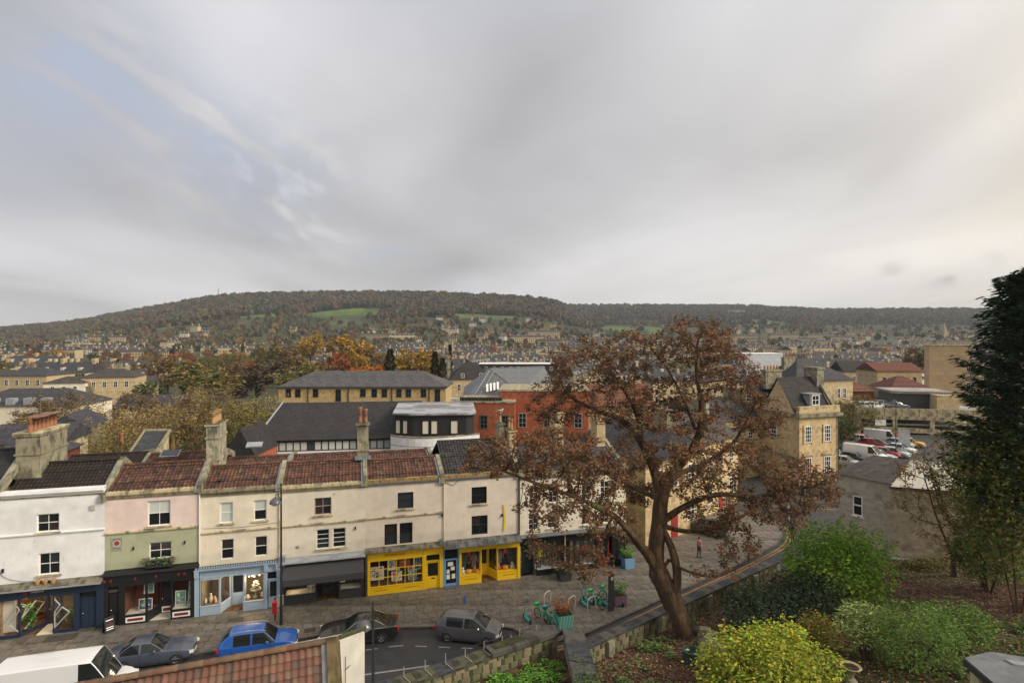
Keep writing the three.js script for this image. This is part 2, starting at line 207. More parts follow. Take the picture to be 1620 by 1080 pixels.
{
  const pv = mesh('pavement', [(() => { const g = new THREE.ShapeGeometry(new THREE.Shape(PAVE.map(([x, z]) => new THREE.Vector2(x, -z)))); rot(g, -Math.PI / 2); g.translate(0, 0.095, 0); return g; })()], M(0.12, 0.108, 0.094, 0.8, { tx: 'soil' }));
  struct(pv);
  const toL = ([x, z]) => { const dx = x, dz = z + 44.2; return [dx * CO - dz * SI, dx * SI + dz * CO]; }, toW = ([a, b]) => [a * CO + b * SI, -44.2 - a * SI + b * CO];
  const poly = PAVE.map(toL);
  const clip = (sub, x0, z0, x1, z1) => {
    let o = sub;
    for (const [ax, v, sg] of [[0, x0, 1], [0, x1, -1], [1, z0, 1], [1, z1, -1]]) {
      const q = []; for (let i = 0; i < o.length; i++) { const a = o[i], b = o[(i + 1) % o.length], ia = (a[ax] - v) * sg >= 0, ib = (b[ax] - v) * sg >= 0; if (ia) q.push(a); if (ia !== ib) { const t = (v - a[ax]) / (b[ax] - a[ax]); q.push([lerp(a[0], b[0], t), lerp(a[1], b[1], t)]); } }
      o = q; if (o.length < 3) return null;
    }
    return o;
  };
  const r = rng(77), slabs = [], pm = M(1, 1, 1, 0.55, { vertexColors: true, map: TX.paving, bumpMap: TX.bumpwide, bumpScale: 0.01 });
  for (let z = -26; z < 14; ) {
    const dz = 0.60 + 0.14 * r();
    for (let x = -42 + r(); x < 34;) {
      const dx = 0.6 + 0.12 * r() + (r() < 0.1 ? 0.28 : 0), c = clip(poly, x + 0.013, z + 0.013, x + dx - 0.013, z + dz - 0.013);
      if (c) {
        const w = c.map(toW), area = Math.abs(c.reduce((s, p, i) => { const q = c[(i + 1) % c.length]; return s + p[0] * q[1] - p[1] * q[0]; }, 0)) / 2;
        if (area > 0.04) slabs.push({ w, area, d: Math.hypot(w[0][0], w[0][1]), t: r(), y: r() });
      }
      x += dx;
    }
    z += dz;
  }
  const seen = (s) => { const [x, z] = s.w[0], u = x / -z; return u > -0.92 && u < 0.5 && s.area > 0.3; };
  const order = slabs.slice().sort((a, b) => (seen(b) - seen(a)) || (b.area / b.d / b.d - a.area / a.d / a.d));
  const slabGeo = (s) => {
    const g = new THREE.ExtrudeGeometry(new THREE.Shape(s.w.map(([x, z]) => new THREE.Vector2(x, -z))), { depth: 0.022 + 0.008 * s.y, bevelEnabled: false }); rot(g, -Math.PI / 2); g.translate(0, 0.096, 0);
    const q = norm(g), n = q.attributes.position.count, c = new Float32Array(n * 3), l = 1.02 + 0.26 * s.t, b = [[0.215, 0.196, 0.176], [0.208, 0.194, 0.180], [0.222, 0.198, 0.170], [0.200, 0.186, 0.170]][Math.floor(s.y * 3.99)];
    for (let i = 0; i < n; i++) for (let k = 0; k < 3; k++) c[i * 3 + k] = b[k] * l;
    q.setAttribute('color', new THREE.BufferAttribute(c, 3)); return q;
  };
  order.slice(0, 300).forEach((s) => mesh('paving_slab', slabGeo(s), pm, pv, true));
  stuff(mesh('paving_slabs_beyond', order.slice(300).map(slabGeo), pm, pv, true));
  // kerb stones: a step along the road side
  const ks = [];
  for (let i = 0; i < KERB.length - 1; i++) { const [x0, z0] = KERB[i], [x1, z1] = KERB[i + 1], L = Math.hypot(x1 - x0, z1 - z0), n = Math.max(1, Math.round(L / 0.92)), a = Math.atan2(-(z1 - z0), x1 - x0); for (let k = 0; k < n; k++) { const t = (k + 0.5) / n; const g = bx(L / n - 0.012, 0.15, 0.16, 0, 0.052, 0.02); rot(g, 0, a); ks.push(tr(g, lerp(x0, x1, t), 0, lerp(z0, z1, t))); } }
  stuff(mesh('kerb', ks, MT.kerb, pv));
  // iron covers and a doormat-sized dark patch let into the paving
  const dark = M(0.05, 0.045, 0.042, 0.7);
  for (const [x, z, w, d] of [[-28.18, -35.48, 1.7, 0.8], [-18.37, -37.75, 1.0, 0.5], [-22.79, -36.31, 0.3, 0.3], [-3.22, -38.6, 0.5, 0.45], [-12.94, -36.38, 0.7, 0.5]]) { const g = bx(w, 0.012, d, 0, 0.134, 0); rot(g, 0, TH); mesh('inset_cover', [tr(g, x, 0, z)], dark, pv); }
}
// paint on the road
{
  const yl = M(0.55, 0.27, 0.07, 0.7, { tx: 'asphalt' }), wl = M(0.46, 0.44, 0.42, 0.7, { tx: 'asphalt' });
  const strip = (pts, w, off, y) => { const gs = []; for (let i = 0; i < pts.length - 1; i++) { const [x0, z0] = pts[i], [x1, z1] = pts[i + 1], L = Math.hypot(x1 - x0, z1 - z0), nx = -(z1 - z0) / L, nz = (x1 - x0) / L; const p = (x, z, o) => [x + nx * o, y, z + nz * o]; gs.push(quad(p(x0, z0, off), p(x1, z1, off), p(x1, z1, off + w), p(x0, z0, off + w))); } return gs; };
  const smooth = (pts, n) => new THREE.CatmullRomCurve3(pts.map(([x, z]) => V3(x, 0, z))).getPoints(n).map((p) => [p.x, p.z]);
  const k2 = smooth(KERB.slice(7), 60);
  struct(mesh('yellow_line', strip(k2, 0.12, 0.42, 0.006), yl)); struct(mesh('yellow_line', strip(k2, 0.12, 0.70, 0.006), yl));
  struct(mesh('yellow_line', [quad([0.12, -0.01, -35.8].map((v, i) => i === 1 ? 0.006 : v), [0.78, -0.01, -35.2].map((v, i) => i === 1 ? 0.006 : v), [0.66, -0.02, -35].map((v, i) => i === 1 ? 0.006 : v), [0, -0.01, -35.6].map((v, i) => i === 1 ? 0.006 : v))], yl));
  const mark = (x0, z0, x1, z1, w) => strip([[x0, z0], [x1, z1]], w, -w / 2, 0.006);
  const white = [];
  for (const [a, b, c, d] of [[-7.52, -34.69, -6.66, -34.83], [-5.91, -34.76, -5.21, -34.72], [-4.47, -34.65, -3.77, -34.62], [-3.07, -34.55, -2.38, -34.51], [-1.72, -34.44, -1.11, -34.41], [-8.85, -34.34, -8.16, -34.48], [-10.51, -33.79, -9.48, -34.13]]) white.push([a, b, c, d, 0.1]);
  white.push([-8.48, -31.78, -4.76, -32.7, 0.12], [-4.37, -32.79, -2.59, -33.27, 0.12], [-0.08, -36.15, 0, -35.55, 0.11], [-17.62, -31.09, -12.99, -31.61, 0.12], [25.42, -55.52, 25.61, -54.11, 0.2]);
  white.forEach((w) => struct(mesh('road_marking', mark(...w), wl)));
  struct(mesh('yellow_line', strip([[22.5, -66.5], [27, -64], [33, -62.5], [44, -60]], 0.2, 0, 0.006), yl));
}


// ---------- the terrace of shops ----------
function pantiles(w, len, pitch, { tw = 0.24, tl = 0.32, amp = 0.03, pal, seed = 1, sub = 6 }) {   // ribbed clay tiles in courses; origin at the eave's left end
  const r = rng(seed), pos = [], col = [], nx = Math.round(w / tw), nl = Math.ceil(len / tl), q = [];
  for (let j = 0; j < nl; j++) for (let i = 0; i < nx; i++) {
    const p = pal[Math.floor(Math.pow(r(), 1.3) * pal.length)], l = 0.75 + 0.5 * r(), dx = (r() - 0.5) * 0.015, lift = 0.028 + 0.012 * r();
    for (let k = 0; k < sub; k++) {
      const u0 = k / sub, u1 = (k + 1) / sub, h = (u) => amp * Math.cos(2 * Math.PI * u), x0 = (i + u0) * w / nx + dx, x1 = (i + u1) * w / nx + dx, s0 = j * tl, s1 = Math.min(len, (j + 1) * tl);
      const a = [x0, h(u0) + lift, -s0], b = [x1, h(u1) + lift, -s0], c = [x1, h(u1), -s1 - 0.02], d = [x0, h(u0), -s1 - 0.02], e = [x0, h(u0) - 0.01, -s0], f = [x1, h(u1) - 0.01, -s0];
      pos.push(...a, ...b, ...c, ...a, ...c, ...d, ...e, ...f, ...b, ...e, ...b, ...a);
      for (let n = 0; n < 12; n++) col.push(p[0] * l, p[1] * l, p[2] * l);
    }
  }
  const g = new THREE.BufferGeometry(); g.setAttribute('position', new THREE.Float32BufferAttribute(pos, 3)); g.setAttribute('color', new THREE.Float32BufferAttribute(col, 3)); g.computeVertexNormals(); boxUV(g);
  return rot(g, pitch);
}
const PAL = {
  red: [[0.18, 0.080, 0.055], [0.21, 0.088, 0.06], [0.15, 0.070, 0.052], [0.23, 0.10, 0.065], [0.115, 0.064, 0.05], [0.22, 0.14, 0.095]],
  brown: [[0.13, 0.06, 0.045], [0.17, 0.07, 0.045], [0.11, 0.055, 0.04], [0.21, 0.10, 0.06], [0.09, 0.05, 0.04]],
  dark: [[0.030, 0.018, 0.016], [0.036, 0.022, 0.018], [0.026, 0.017, 0.016]],
  grey: [[0.060, 0.060, 0.062], [0.075, 0.073, 0.072], [0.05, 0.05, 0.053]],
};
function mould(pts, x0, x1) { const g = extr(pts.map(([z, y]) => [-z, y]), x1 - x0); g.rotateY(Math.PI / 2); return tr(g, x0, 0, 0); }   // profile (z, y) run along x
function wall(x0, y0, x1, y1, holes, th = 0.3) { return tr(extr(rect(x0, y0, x1, y1), th, holes.map((h) => rect(...h))), 0, 0, -th); }
const paneGeo = new Map();
function pane(parent, x0, y0, x1, y1, z, mat, name = 'pane') { const k = [(x1 - x0).toFixed(3), (y1 - y0).toFixed(3)].join(); if (!paneGeo.has(k)) paneGeo.set(k, merge([bx(x1 - x0, y1 - y0, 0.008)])); const m = same(name, paneGeo.get(k), mat, parent); m.position.set((x0 + x1) / 2, (y0 + y1) / 2, z); return m; }
function sash(house, x0, y0, x1, y1, { nx = 2, ny = 2, frame = MT.whitepaint, z = -0.13, sill = MT.trimcream, blind = 0, f = 0.065, b = 0.032, glass = MT.glass, name = 'window' } = {}) {
  const gs = [bb(x0, y0, z - 0.03, x0 + f, y1, z + 0.04), bb(x1 - f, y0, z - 0.03, x1, y1, z + 0.04), bb(x0 + f, y0, z - 0.03, x1 - f, y0 + f, z + 0.04), bb(x0 + f, y1 - f, z - 0.03, x1 - f, y1, z + 0.04)];
  const ix0 = x0 + f, ix1 = x1 - f, iy0 = y0 + f, iy1 = y1 - f;
  for (let i = 1; i < nx; i++) { const x = lerp(ix0, ix1, i / nx); gs.push(bb(x - b / 2, iy0, z - 0.012, x + b / 2, iy1, z + 0.018)); }
  for (let j = 1; j < ny; j++) { const y = lerp(iy0, iy1, j / ny), bbh = ny === 2 || j === ny / 2 ? b * 1.4 : b; gs.push(bb(ix0, y - bbh / 2, z - 0.014, ix1, y + bbh / 2, z + 0.026)); }
  const w = mesh(name, gs, frame, house);
  for (let i = 0; i < nx; i++) for (let j = 0; j < ny; j++) pane(w, lerp(ix0, ix1, i / nx), lerp(iy0, iy1, j / ny), lerp(ix0, ix1, (i + 1) / nx), lerp(iy0, iy1, (j + 1) / ny), z - 0.004, j >= ny - blind ? MT.blind : [glass, glass, MT.glasswarm, MT.glasscool][Math.floor(hash2(Math.round(x0 * 31) + i * 7, Math.round(y0 * 17) + j * 13 + Math.round(house.position.x * 10)) * 4)]);
  if (sill) mesh('sill', [bb(x0 - 0.12, y0 - 0.10, -0.08, x1 + 0.12, y0 - 0.005, 0.11)], sill, w);
  return w;
}
function ridgeRow(x0, x1, y, z, pal, r = 0.11) { const gs = [], n = Math.round((x1 - x0) / 0.36), q = rng(n + 3); for (let i = 0; i < n; i++) { const L = (x1 - x0) / n, g = new THREE.CylinderGeometry(r + 0.01, r, L - 0.01, 8, 1, false, 0, Math.PI); rot(g, 0, 0, 0); g.rotateZ(Math.PI / 2); g.rotateX(0); const gg = tr(g, x0 + (i + 0.5) * L, y, z); const p = pal[Math.floor(q() * pal.length)]; const m = norm(gg), c = new Float32Array(m.attributes.position.count * 3); for (let k = 0; k < c.length; k++) c[k] = p[k % 3]; m.setAttribute('color', new THREE.BufferAttribute(c, 3)); gs.push(m); } return gs; }
const houseAt = {};
function terraceHouse({ key, label, s0, s1, wallMat, upperMat, bandY, winds, eave = 8.4, ridge = 9.85, zr = -2.8, back = true, ridge2 = 9.7, pal = PAL.red, slate, bottom = 3.35, cornice = 'cream', para = 0, bandMat, paraMat }) {
  const w = s1 - s0, H0 = thing('terraced_house', label, 'house', onLine(s0), TH); houseAt[key] = H0;
  const holes = winds.map((q) => [q[0] - s0, q[1], q[2] - s0, q[3]]), top = eave + para;
  if (upperMat) { mesh('wall', [wall(0, bottom, w, bandY, holes.filter((h) => h[3] < bandY))], wallMat, H0); mesh('upper_wall', [wall(0, bandY, w, top, holes.filter((h) => h[1] > bandY))], upperMat, H0); } else mesh('wall', [wall(0, bottom, w, top, holes)], wallMat, H0);
  mesh('house_body', [bb(0.02, 0.1, -10.4, w - 0.02, eave - 0.05, -3.4), bb(0.02, bottom, -3.4, w - 0.02, eave - 0.05, -0.32), bb(0.02, 0.1, -3.4, 0.12, bottom, 0), bb(w - 0.12, 0.1, -3.4, w - 0.02, bottom, 0)], MT.stonedark, H0);
  winds.forEach((q) => sash(H0, q[0] - s0, q[1], q[2] - s0, q[3], q[4] || {}));
  if (bandY) mesh('string_course', [mould([[0.001, bandY - 0.08], [0.09, bandY - 0.05], [0.10, bandY + 0.03], [0.02, bandY + 0.08], [0.001, bandY + 0.08]], 0, w)], bandMat || MT.trimcream, H0);
  const ct = top;
  if (cornice === 'gutter') { mesh('gutter', [mould([[0.002, ct - 0.16], [0.14, ct - 0.12], [0.16, ct], [0.002, ct]], 0, w)], MT.lead, H0); mesh('fascia_board', [bb(0, ct + 0.005, -0.28, w, ct + 0.24, 0.02)], MT.ochre, H0); }
  else mesh('cornice', [mould([[0.002, ct - 0.36], [0.06, ct - 0.34], [0.08, ct - 0.24], [0.20, ct - 0.18], [0.23, ct - 0.10], [0.002, ct - 0.10]], 0, w), bb(0, ct - 0.098, -0.3, w, ct + 0.02, 0.17), bb(0, ct + 0.022, -0.32, w, ct + 0.06, 0.05)], paraMat || MT.trimcream, H0);
  if (cornice !== 'gutter') mesh('cornice_drip', [bb(0, ct - 0.43, 0.002, w, ct - 0.37, 0.055)], MT.trimdirty, H0);
  const z0 = -0.05, len = Math.hypot(ridge - eave, zr - z0), pitch = Math.atan2(ridge - eave, z0 - zr);
  const slopes = [mkSlope(eave, z0, ridge, zr)], lo = eave + 0.1, zv = zr * 2 + 0.1, z2 = zv + zr;
  function mkSlope(y0, za, y1, zb) { const L = Math.hypot(y1 - y0, zb - za), a = Math.atan2(y1 - y0, za - zb); return slate ? [tr(rot(bx(w - 0.3, 0.05, L, 0, 0, -L / 2), a), w / 2, y0, za)] : [tr(pantiles(w - 0.3, L, a, { pal, seed: Math.round(s0 * 7 + zb * 31) + 500 }), 0.15, y0, za)]; }
  const rf = mesh('roof', slopes[0], slate || MT.clay, H0, !slate);
  if (!slate) stuff(rf);
  if (!slate) mesh('ridge_tiles', ridgeRow(0.15, w - 0.15, ridge + 0.03, zr, pal), MT.clay, rf, true).userData.kind = 'stuff';
  else mesh('ridge_tiles', ridgeRow(0.15, w - 0.15, ridge + 0.03, zr, PAL.grey), MT.clay, rf, true).userData.kind = 'stuff';
  if (back) {
    mesh('back_roof', mkSlope(lo, zv, ridge2, z2), slate || MT.clay, H0, !slate);
    const plain = (ya, za, yb, zb) => quad([0.15, ya, za], [w - 0.15, ya, za], [w - 0.15, yb, zb], [0.15, yb, zb]);
    mesh('rear_slope', [plain(ridge, zr, lo, zv), plain(ridge2, z2, eave - 0.2, z2 + zr * 1.02)], slate || MT.redtile, H0);
    mesh('back_ridge', ridgeRow(0.15, w - 0.15, ridge2 + 0.03, z2, slate ? PAL.grey : pal), MT.clay, H0, true).userData.kind = 'stuff';
  }
  if (!back) mesh('rear_slope', [quad([0.15, ridge, zr], [w - 0.15, ridge, zr], [w - 0.15, lo, zv], [0.15, lo, zv])], slate || MT.slatedark, H0);
  // party wall rising above the tiles on the right side, with mossy coping and lead beside it
  const cp = (x, wd, mat, up, nm) => { const g = [[z0 + 0.25, eave], [zr, ridge], [zv, lo], [z2, ridge2], [z2 + zr, eave]]; const gs = []; for (let i = 0; i < (back ? 4 : 2); i++) { const [za, ya] = g[i], [zb, yb] = g[i + 1]; gs.push(quadBox(x, wd, za, ya, zb, yb, up)); } return mesh(nm, gs, mat, H0); };
  cp(w - 0.16, 0.30, MT.stonedark, 0.22, 'coping'); cp(w - 0.30, 0.12, MT.leadpale, 0.07, 'lead_flashing');
  return H0;
}
function quadBox(x, wd, za, ya, zb, yb, up) { const g = extr([[-za, ya - 0.3], [-zb, yb - 0.3], [-zb, yb + up], [-za, ya + up]], wd); g.rotateY(Math.PI / 2); return tr(g, x, 0, 0); }
function chimney(house, name, x0, x1, z0, z1, yb, yt, { mat = MT.stonegrey, pots = 6, potMat = MT.potpale, potH = 0.75, bands = [0.45], moss = true, rows = 1, potR = 0.13 } = {}) {
  const st = mesh('chimney_stack', [bb(x0, yb, z0, x1, yt, z1), ...bands.map((f) => bb(x0 - 0.07, lerp(yb, yt, f) - 0.06, z0 - 0.07, x1 + 0.07, lerp(yb, yt, f) + 0.05, z1 + 0.07)), bb(x0 - 0.1, yt - 0.002, z0 - 0.1, x1 + 0.1, yt + 0.12, z1 + 0.1)], mat, house);
  mesh('flaunching', [bb(x0 - 0.04, yt + 0.12, z0 - 0.04, x1 + 0.04, yt + 0.17, z1 + 0.04)], moss ? M(0.14, 0.13, 0.06, 0.95, { tx: 'weathered' }) : MT.stonedark, st);
  const along = Math.abs(z1 - z0) > x1 - x0, g = merge([lathe([[potR * 0.96, 0], [potR * 1.1, 0.03], [potR * 0.9, 0.1], [potR * 0.82, potH * 0.82], [potR * 1.05, potH * 0.86], [potR * 1.0, potH], [potR * 0.7, potH], [potR * 0.68, potH * 0.6]], 12)]);
  for (let i = 0; i < pots; i++) { const t = (i + 0.5) / pots, q = same('chimney_pot', g, potMat, st); q.position.set(along ? (x0 + x1) / 2 : lerp(x0, x1, t), yt + 0.16, along ? lerp(z0, z1, t) : (z0 + z1) / 2); q.scale.y = 0.88 + 0.24 * hash2(i, Math.round(x0 * 9)); }
  return st;
}
const WW = { nx: 2, ny: 2 };
terraceHouse({ key: 'far', label: 'house with dark slate roof cut off by the left edge', s0: -38.5, s1: (-33.14), wallMat: MT.white, winds: [], eave: 9.1, ridge: 11.3, zr: -3.4, slate: MT.slatedark, cornice: 'gutter', back: false, bottom: 0.1 });
terraceHouse({ key: 'white', label: 'white rendered house with brown tiled roof above the navy shopfront', s0: (-33.14), s1: (-27.41), wallMat: MT.white, bandMat: MT.white, paraMat: MT.white, bandY: 6.47, para: 0.62, eave: 8.55, ridge: 10.3, zr: -3.1, ridge2: 9.6, pal: PAL.dark, bottom: 3.5,
  winds: [[(-31.13), 6.55, (-29.91), 7.7, WW], [(-31.03), 3.85, (-29.88), 5.22, WW]] });
terraceHouse({ key: 'pink', label: 'pink and sage green house above the black gallery shop', s0: (-27.41), s1: (-21.84), wallMat: MT.sage, upperMat: MT.pink, bandY: 6.13, eave: 8.75, ridge: 9.95, pal: PAL.brown, bottom: 3.75, ridge2: 9.6,
  winds: [[(-24.96), 6.38, (-23.62), 8.05, { blind: 1 }], [(-24.88), 4.2, (-23.55), 5.3, WW]] });
terraceHouse({ key: 'cream', label: 'cream house with four sash windows above the pale blue shop', s0: (-21.84), s1: (-16.8), wallMat: MT.cream, bandY: 5.62, eave: 8.5, ridge: 9.5, ridge2: 8.95, pal: PAL.red, bottom: 3.4, bandMat: MT.trimcream, paraMat: MT.trimdirty,
  winds: [[(-20.64), 6.2, (-19.82), 7.6, { nx: 1, ny: 2, blind: 2 }], [(-18.51), 6.2, (-17.68), 7.6, { nx: 1, ny: 2, blind: 1 }], [(-20.57), 3.72, (-19.76), 5.1, { nx: 1, ny: 2, sill: null }], [(-18.45), 3.72, (-17.64), 5.1, { nx: 1, ny: 2, sill: null }]] });
terraceHouse({ key: 'glass', label: 'cream house with a white parapet above the charcoal awning shop', s0: (-16.8), s1: (-11.04), wallMat: MT.cream2, bandY: 5.62, eave: 8.4, ridge: 9.45, ridge2: 8.9, pal: PAL.red, bottom: 3.3, paraMat: MT.trimcream,
  winds: [[(-14.55), 6.22, (-13.39), 7.45, { frame: M(0.45, 0.33, 0.30, 0.6) }], [(-14.42), 3.8, (-13.52), 5.2, { nx: 1, ny: 4 }], [(-13.31), 3.8, (-12.4), 5.2, { nx: 1, ny: 4 }]] });
terraceHouse({ key: 'yellow', label: 'beige house above the long yellow shop window', s0: (-11.04), s1: (-5.42), wallMat: MT.cream3, bandY: 5.68, eave: 8.2, ridge: 9.3, ridge2: 8.8, pal: PAL.red, bottom: 3.3, cornice: 'gutter',
  winds: [[(-8.74), 6.2, (-7.59), 7.4, { nx: 1, ny: 2, frame: MT.black }], [(-9.69), 3.62, (-8.78), 5.15, { nx: 1, ny: 2, frame: MT.black, sill: null }], [(-8.6), 3.62, (-7.66), 5.15, { nx: 1, ny: 2, frame: MT.black, sill: null }]] });
terraceHouse({ key: 'yellow2', label: 'beige house with grey tiled roof above the yellow toy shop', s0: (-5.42), s1: (0.61), wallMat: MT.cream3, eave: 8.2, ridge: 10.2, zr: -4.2, back: false, pal: PAL.grey, bottom: 3.3, cornice: 'gutter',
  winds: [[(-3.2), 6.1, (-2.01), 7.4, { nx: 1, ny: 2, frame: MT.black }], [(-3.2), 3.75, (-1.94), 5.2, { nx: 2, ny: 2, frame: MT.charcoal, sill: null }]] });
terraceHouse({ key: 'boutique', label: 'pale house with slate roof behind the left boughs of the tree', s0: (0.61), s1: (4.99), wallMat: MT.cream2, eave: 7.9, ridge: 9.6, zr: -4, back: false, slate: MT.slateblue, bottom: 3.4, cornice: 'gutter',
  winds: [[(1.44), 5.7, (2.17), 7.1, { ny: 3 }], [(3.01), 5.7, (3.75), 7.1, { ny: 3 }], [(1.34), 3.7, (2.17), 5.0, { ny: 3 }], [(2.91), 3.7, (3.75), 5.0, { ny: 3 }]] });
terraceHouse({ key: 'clothes', label: 'cream house with slate roof behind the middle of the tree', s0: (4.99), s1: (9.72), wallMat: MT.cream, eave: 7.9, ridge: 9.6, zr: -4, back: false, slate: MT.slateblue, bottom: 3.4, cornice: 'gutter',
  winds: [[(5.81), 5.7, (6.58), 7.1, { ny: 3 }], [(7.46), 5.7, (8.25), 7.1, { ny: 3 }], [(5.81), 3.7, (6.58), 5.0, { ny: 3 }], [(7.46), 3.7, (8.25), 5.0, { ny: 3 }]] });
// chimneys
{
  const c = (k) => houseAt[k];
  const a = chimney(c('white'), 'chimney', 0.0, 1.35, -5.6, -1.9, 7, 12.35, { mat: MT.stonedark, bands: [0.5, 0.78], pots: 7, potMat: MT.pot, potR: 0.17, potH: 1.0 });
  mesh('terracotta_slab', [bb(0.2, 13.47, -5.45, 1.15, 13.54, -2.05)], M(0.36, 0.20, 0.14, 0.9, { tx: 'clay' }), a); mesh('cap_slab', [bb(-0.14, 12.5, -5.72, 1.49, 12.6, -1.78)], MT.trimcream, a);
  chimney(c('pink'), 'chimney', (-21.84)-(-27.41)-0.45, (-21.84)-(-27.41)+0.4, -6.2, -3.6, 8, 12.3, { bands: [0.42, 0.8], pots: 6, potH: 0.85 });
  chimney(c('glass'), 'chimney', (-11.04)-(-16.8)-0.55, (-11.04)-(-16.8)+0.28, -3.5, -2.7, 9.3, 12.05, { mat: MT.stonedark, bands: [0.30], pots: 2, potMat: MT.pot, potH: 1.15, potR: 0.16 });
  mesh('lead_apron', [tr(rot(bx(1.2, 0.03, 0.5), 0.48), (-11.04)-(-16.8)-0.13, 9.60, -2.5)], MT.lead, c('glass'));
  chimney(c('yellow2'), 'chimney', (0.61)-(-5.42)-0.75, (0.61)-(-5.42)-0.35, -4.6, -3.4, 8.6, 11.5, { mat: MT.stonegrey, pots: 1, potH: 0.8 });
  chimney(c('yellow2'), 'chimney', (0.61)-(-5.42)-0.1, (0.61)-(-5.42)+0.45, -4.2, -2.6, 8.6, 11.0, { mat: MT.stone, pots: 2, potH: 0.8 });
  chimney(c('clothes'), 'chimney', -0.3, 0.5, -4.6, -3.2, 8.6, 12.3, { mat: MT.stone, pots: 2 });
  chimney(c('clothes'), 'chimney', 3.6, 4.4, -4.6, -3.2, 8.6, 11.3, { mat: MT.stone, pots: 2 });
}
// rear extensions and dormers seen above the roofs on the left
{
  const h = houseAt.pink;   // slate-roofed rear wing with a stone raking coping
  mesh('skylight', [tr(rot(bx(1.15, 0.08, 0.8), 0.35), 2.0, 9.98, -6.5)], MT.glasscool, h); mesh('skylight_frame', [tr(rot(bx(1.3, 0.06, 0.95), 0.35), 2.0, 9.95, -6.5)], MT.leadpale, h);
  const w = houseAt.white;
  const vp = mesh('vent_pot', [lathe([[0.14, 0], [0.16, 0.1], [0.12, 0.7], [0.17, 0.75], [0.17, 0.85], [0.1, 0.9]], 12, 3.4, 10.3, -9.6)], MT.pot, w);
  mesh('roof_light', [tr(rot(bx(1.2, 0.1, 0.8), 0.3), 2.2, 10.1, -7.6)], MT.leadpale, houseAt.cream);
  const vents = M(0.02, 0.02, 0.02, 0.8); for (const [x, z, y] of [[1.0, -0.8, 8.96], [3.3, -0.75, 8.94]]) mesh('roof_vent', [tr(rot(bx(0.28, 0.1, 0.2), 0.45), x, y, z)], vents, houseAt.cream);
}

{ // lean-to of the next building behind: slate slope between stone copings
  const o = thing('rear_lean_to', 'slate lean-to with stone raking coping behind the pink house', 'building', [0, 0, 0]), BL = [-30.97, 9.49, -46], BR = [-28.89, 9.78, -46.6], TR = [-30.41, 10.53, -50.5], TL = [-32.33, 10.61, -50], dn = (p, y) => [p[0], y, p[2]];
  mesh('roof', [quad(BL, BR, TR, TL)], MT.slate, o); mesh('wall', [quad(BR, dn(BR, 6), dn(TR, 6), TR), quad(dn(BL, 6), dn(BR, 6), BR, BL)], MT.trimcream, o); mesh('coping', [bar([BR[0] + 0.05, BR[1] - 0.3, BR[2] + 0.6], TR, 0.2, 0.2, 4)], MT.trimdirty, o); mesh('coping', [bar(BL, TL, 0.14, 0.14, 4)], MT.trimdirty, o); mesh('ridge_cap', [bar(TL, TR, 0.16, 0.16, 4)], MT.trimdirty, o);
  const E = [-29.67, 10.11, -50]; mesh('end_wall', [quad(TR, dn(TR, 6), dn(E, 6), E)], MT.stone, o);
}


// ---------- shopfronts ----------
const at = (s, y, z) => [s * 0.9632 + z * SI, y, -(44.2 + 0.2687 * s) + z * CO];
const PY = 0.125;
function panel(front, a, b, { yr = 0.75, yt = 2.55, frame, riser = frame, cols = 1, rows = 1, fw = 0.07, bw = 0.03, glass = MT.pane } = {}) {
  const L = Math.hypot(b[0] - a[0], b[1] - a[1]), an = -Math.atan2(b[1] - a[1], b[0] - a[0]);
  const put = (g) => tr(rot(g, 0, an), a[0], 0, a[1]);
  mesh('stall_riser', [put(bb(0, PY - 0.02, -0.05, L, yr - 0.05, 0.03)), put(bb(-0.01, yr - 0.05, -0.05, L + 0.01, yr, 0.07))], riser, front);
  const gs = [bb(0, yr, -0.04, fw, yt, 0.03), bb(L - fw, yr, -0.04, L, yt, 0.03), bb(fw, yt - fw, -0.04, L - fw, yt, 0.03)];
  for (let i = 1; i < cols; i++) { const x = lerp(fw, L - fw, i / cols); gs.push(bb(x - bw / 2, yr, -0.02, x + bw / 2, yt - fw, 0.02)); }
  for (let j = 1; j < rows; j++) { const y = lerp(yr, yt - fw, j / rows); gs.push(bb(fw, y - bw / 2, -0.018, L - fw, y + bw / 2, 0.022)); }
  mesh('window_frame', gs.map(put), frame, front);
  const W = (L - 2 * fw) / cols, Hh = (yt - fw - yr) / rows, g = merge([bx(W - 0.004, Hh - 0.004, 0.008)]);
  for (let i = 0; i < cols; i++) for (let j = 0; j < rows; j++) { const m = same('pane', g, glass, front), c = V3(fw + (i + 0.5) * W, yr + (j + 0.5) * Hh, -0.012).applyAxisAngle(V3(0, 1, 0), an); m.position.set(a[0] + c.x, c.y, a[1] + c.z); m.rotation.y = an; }
}
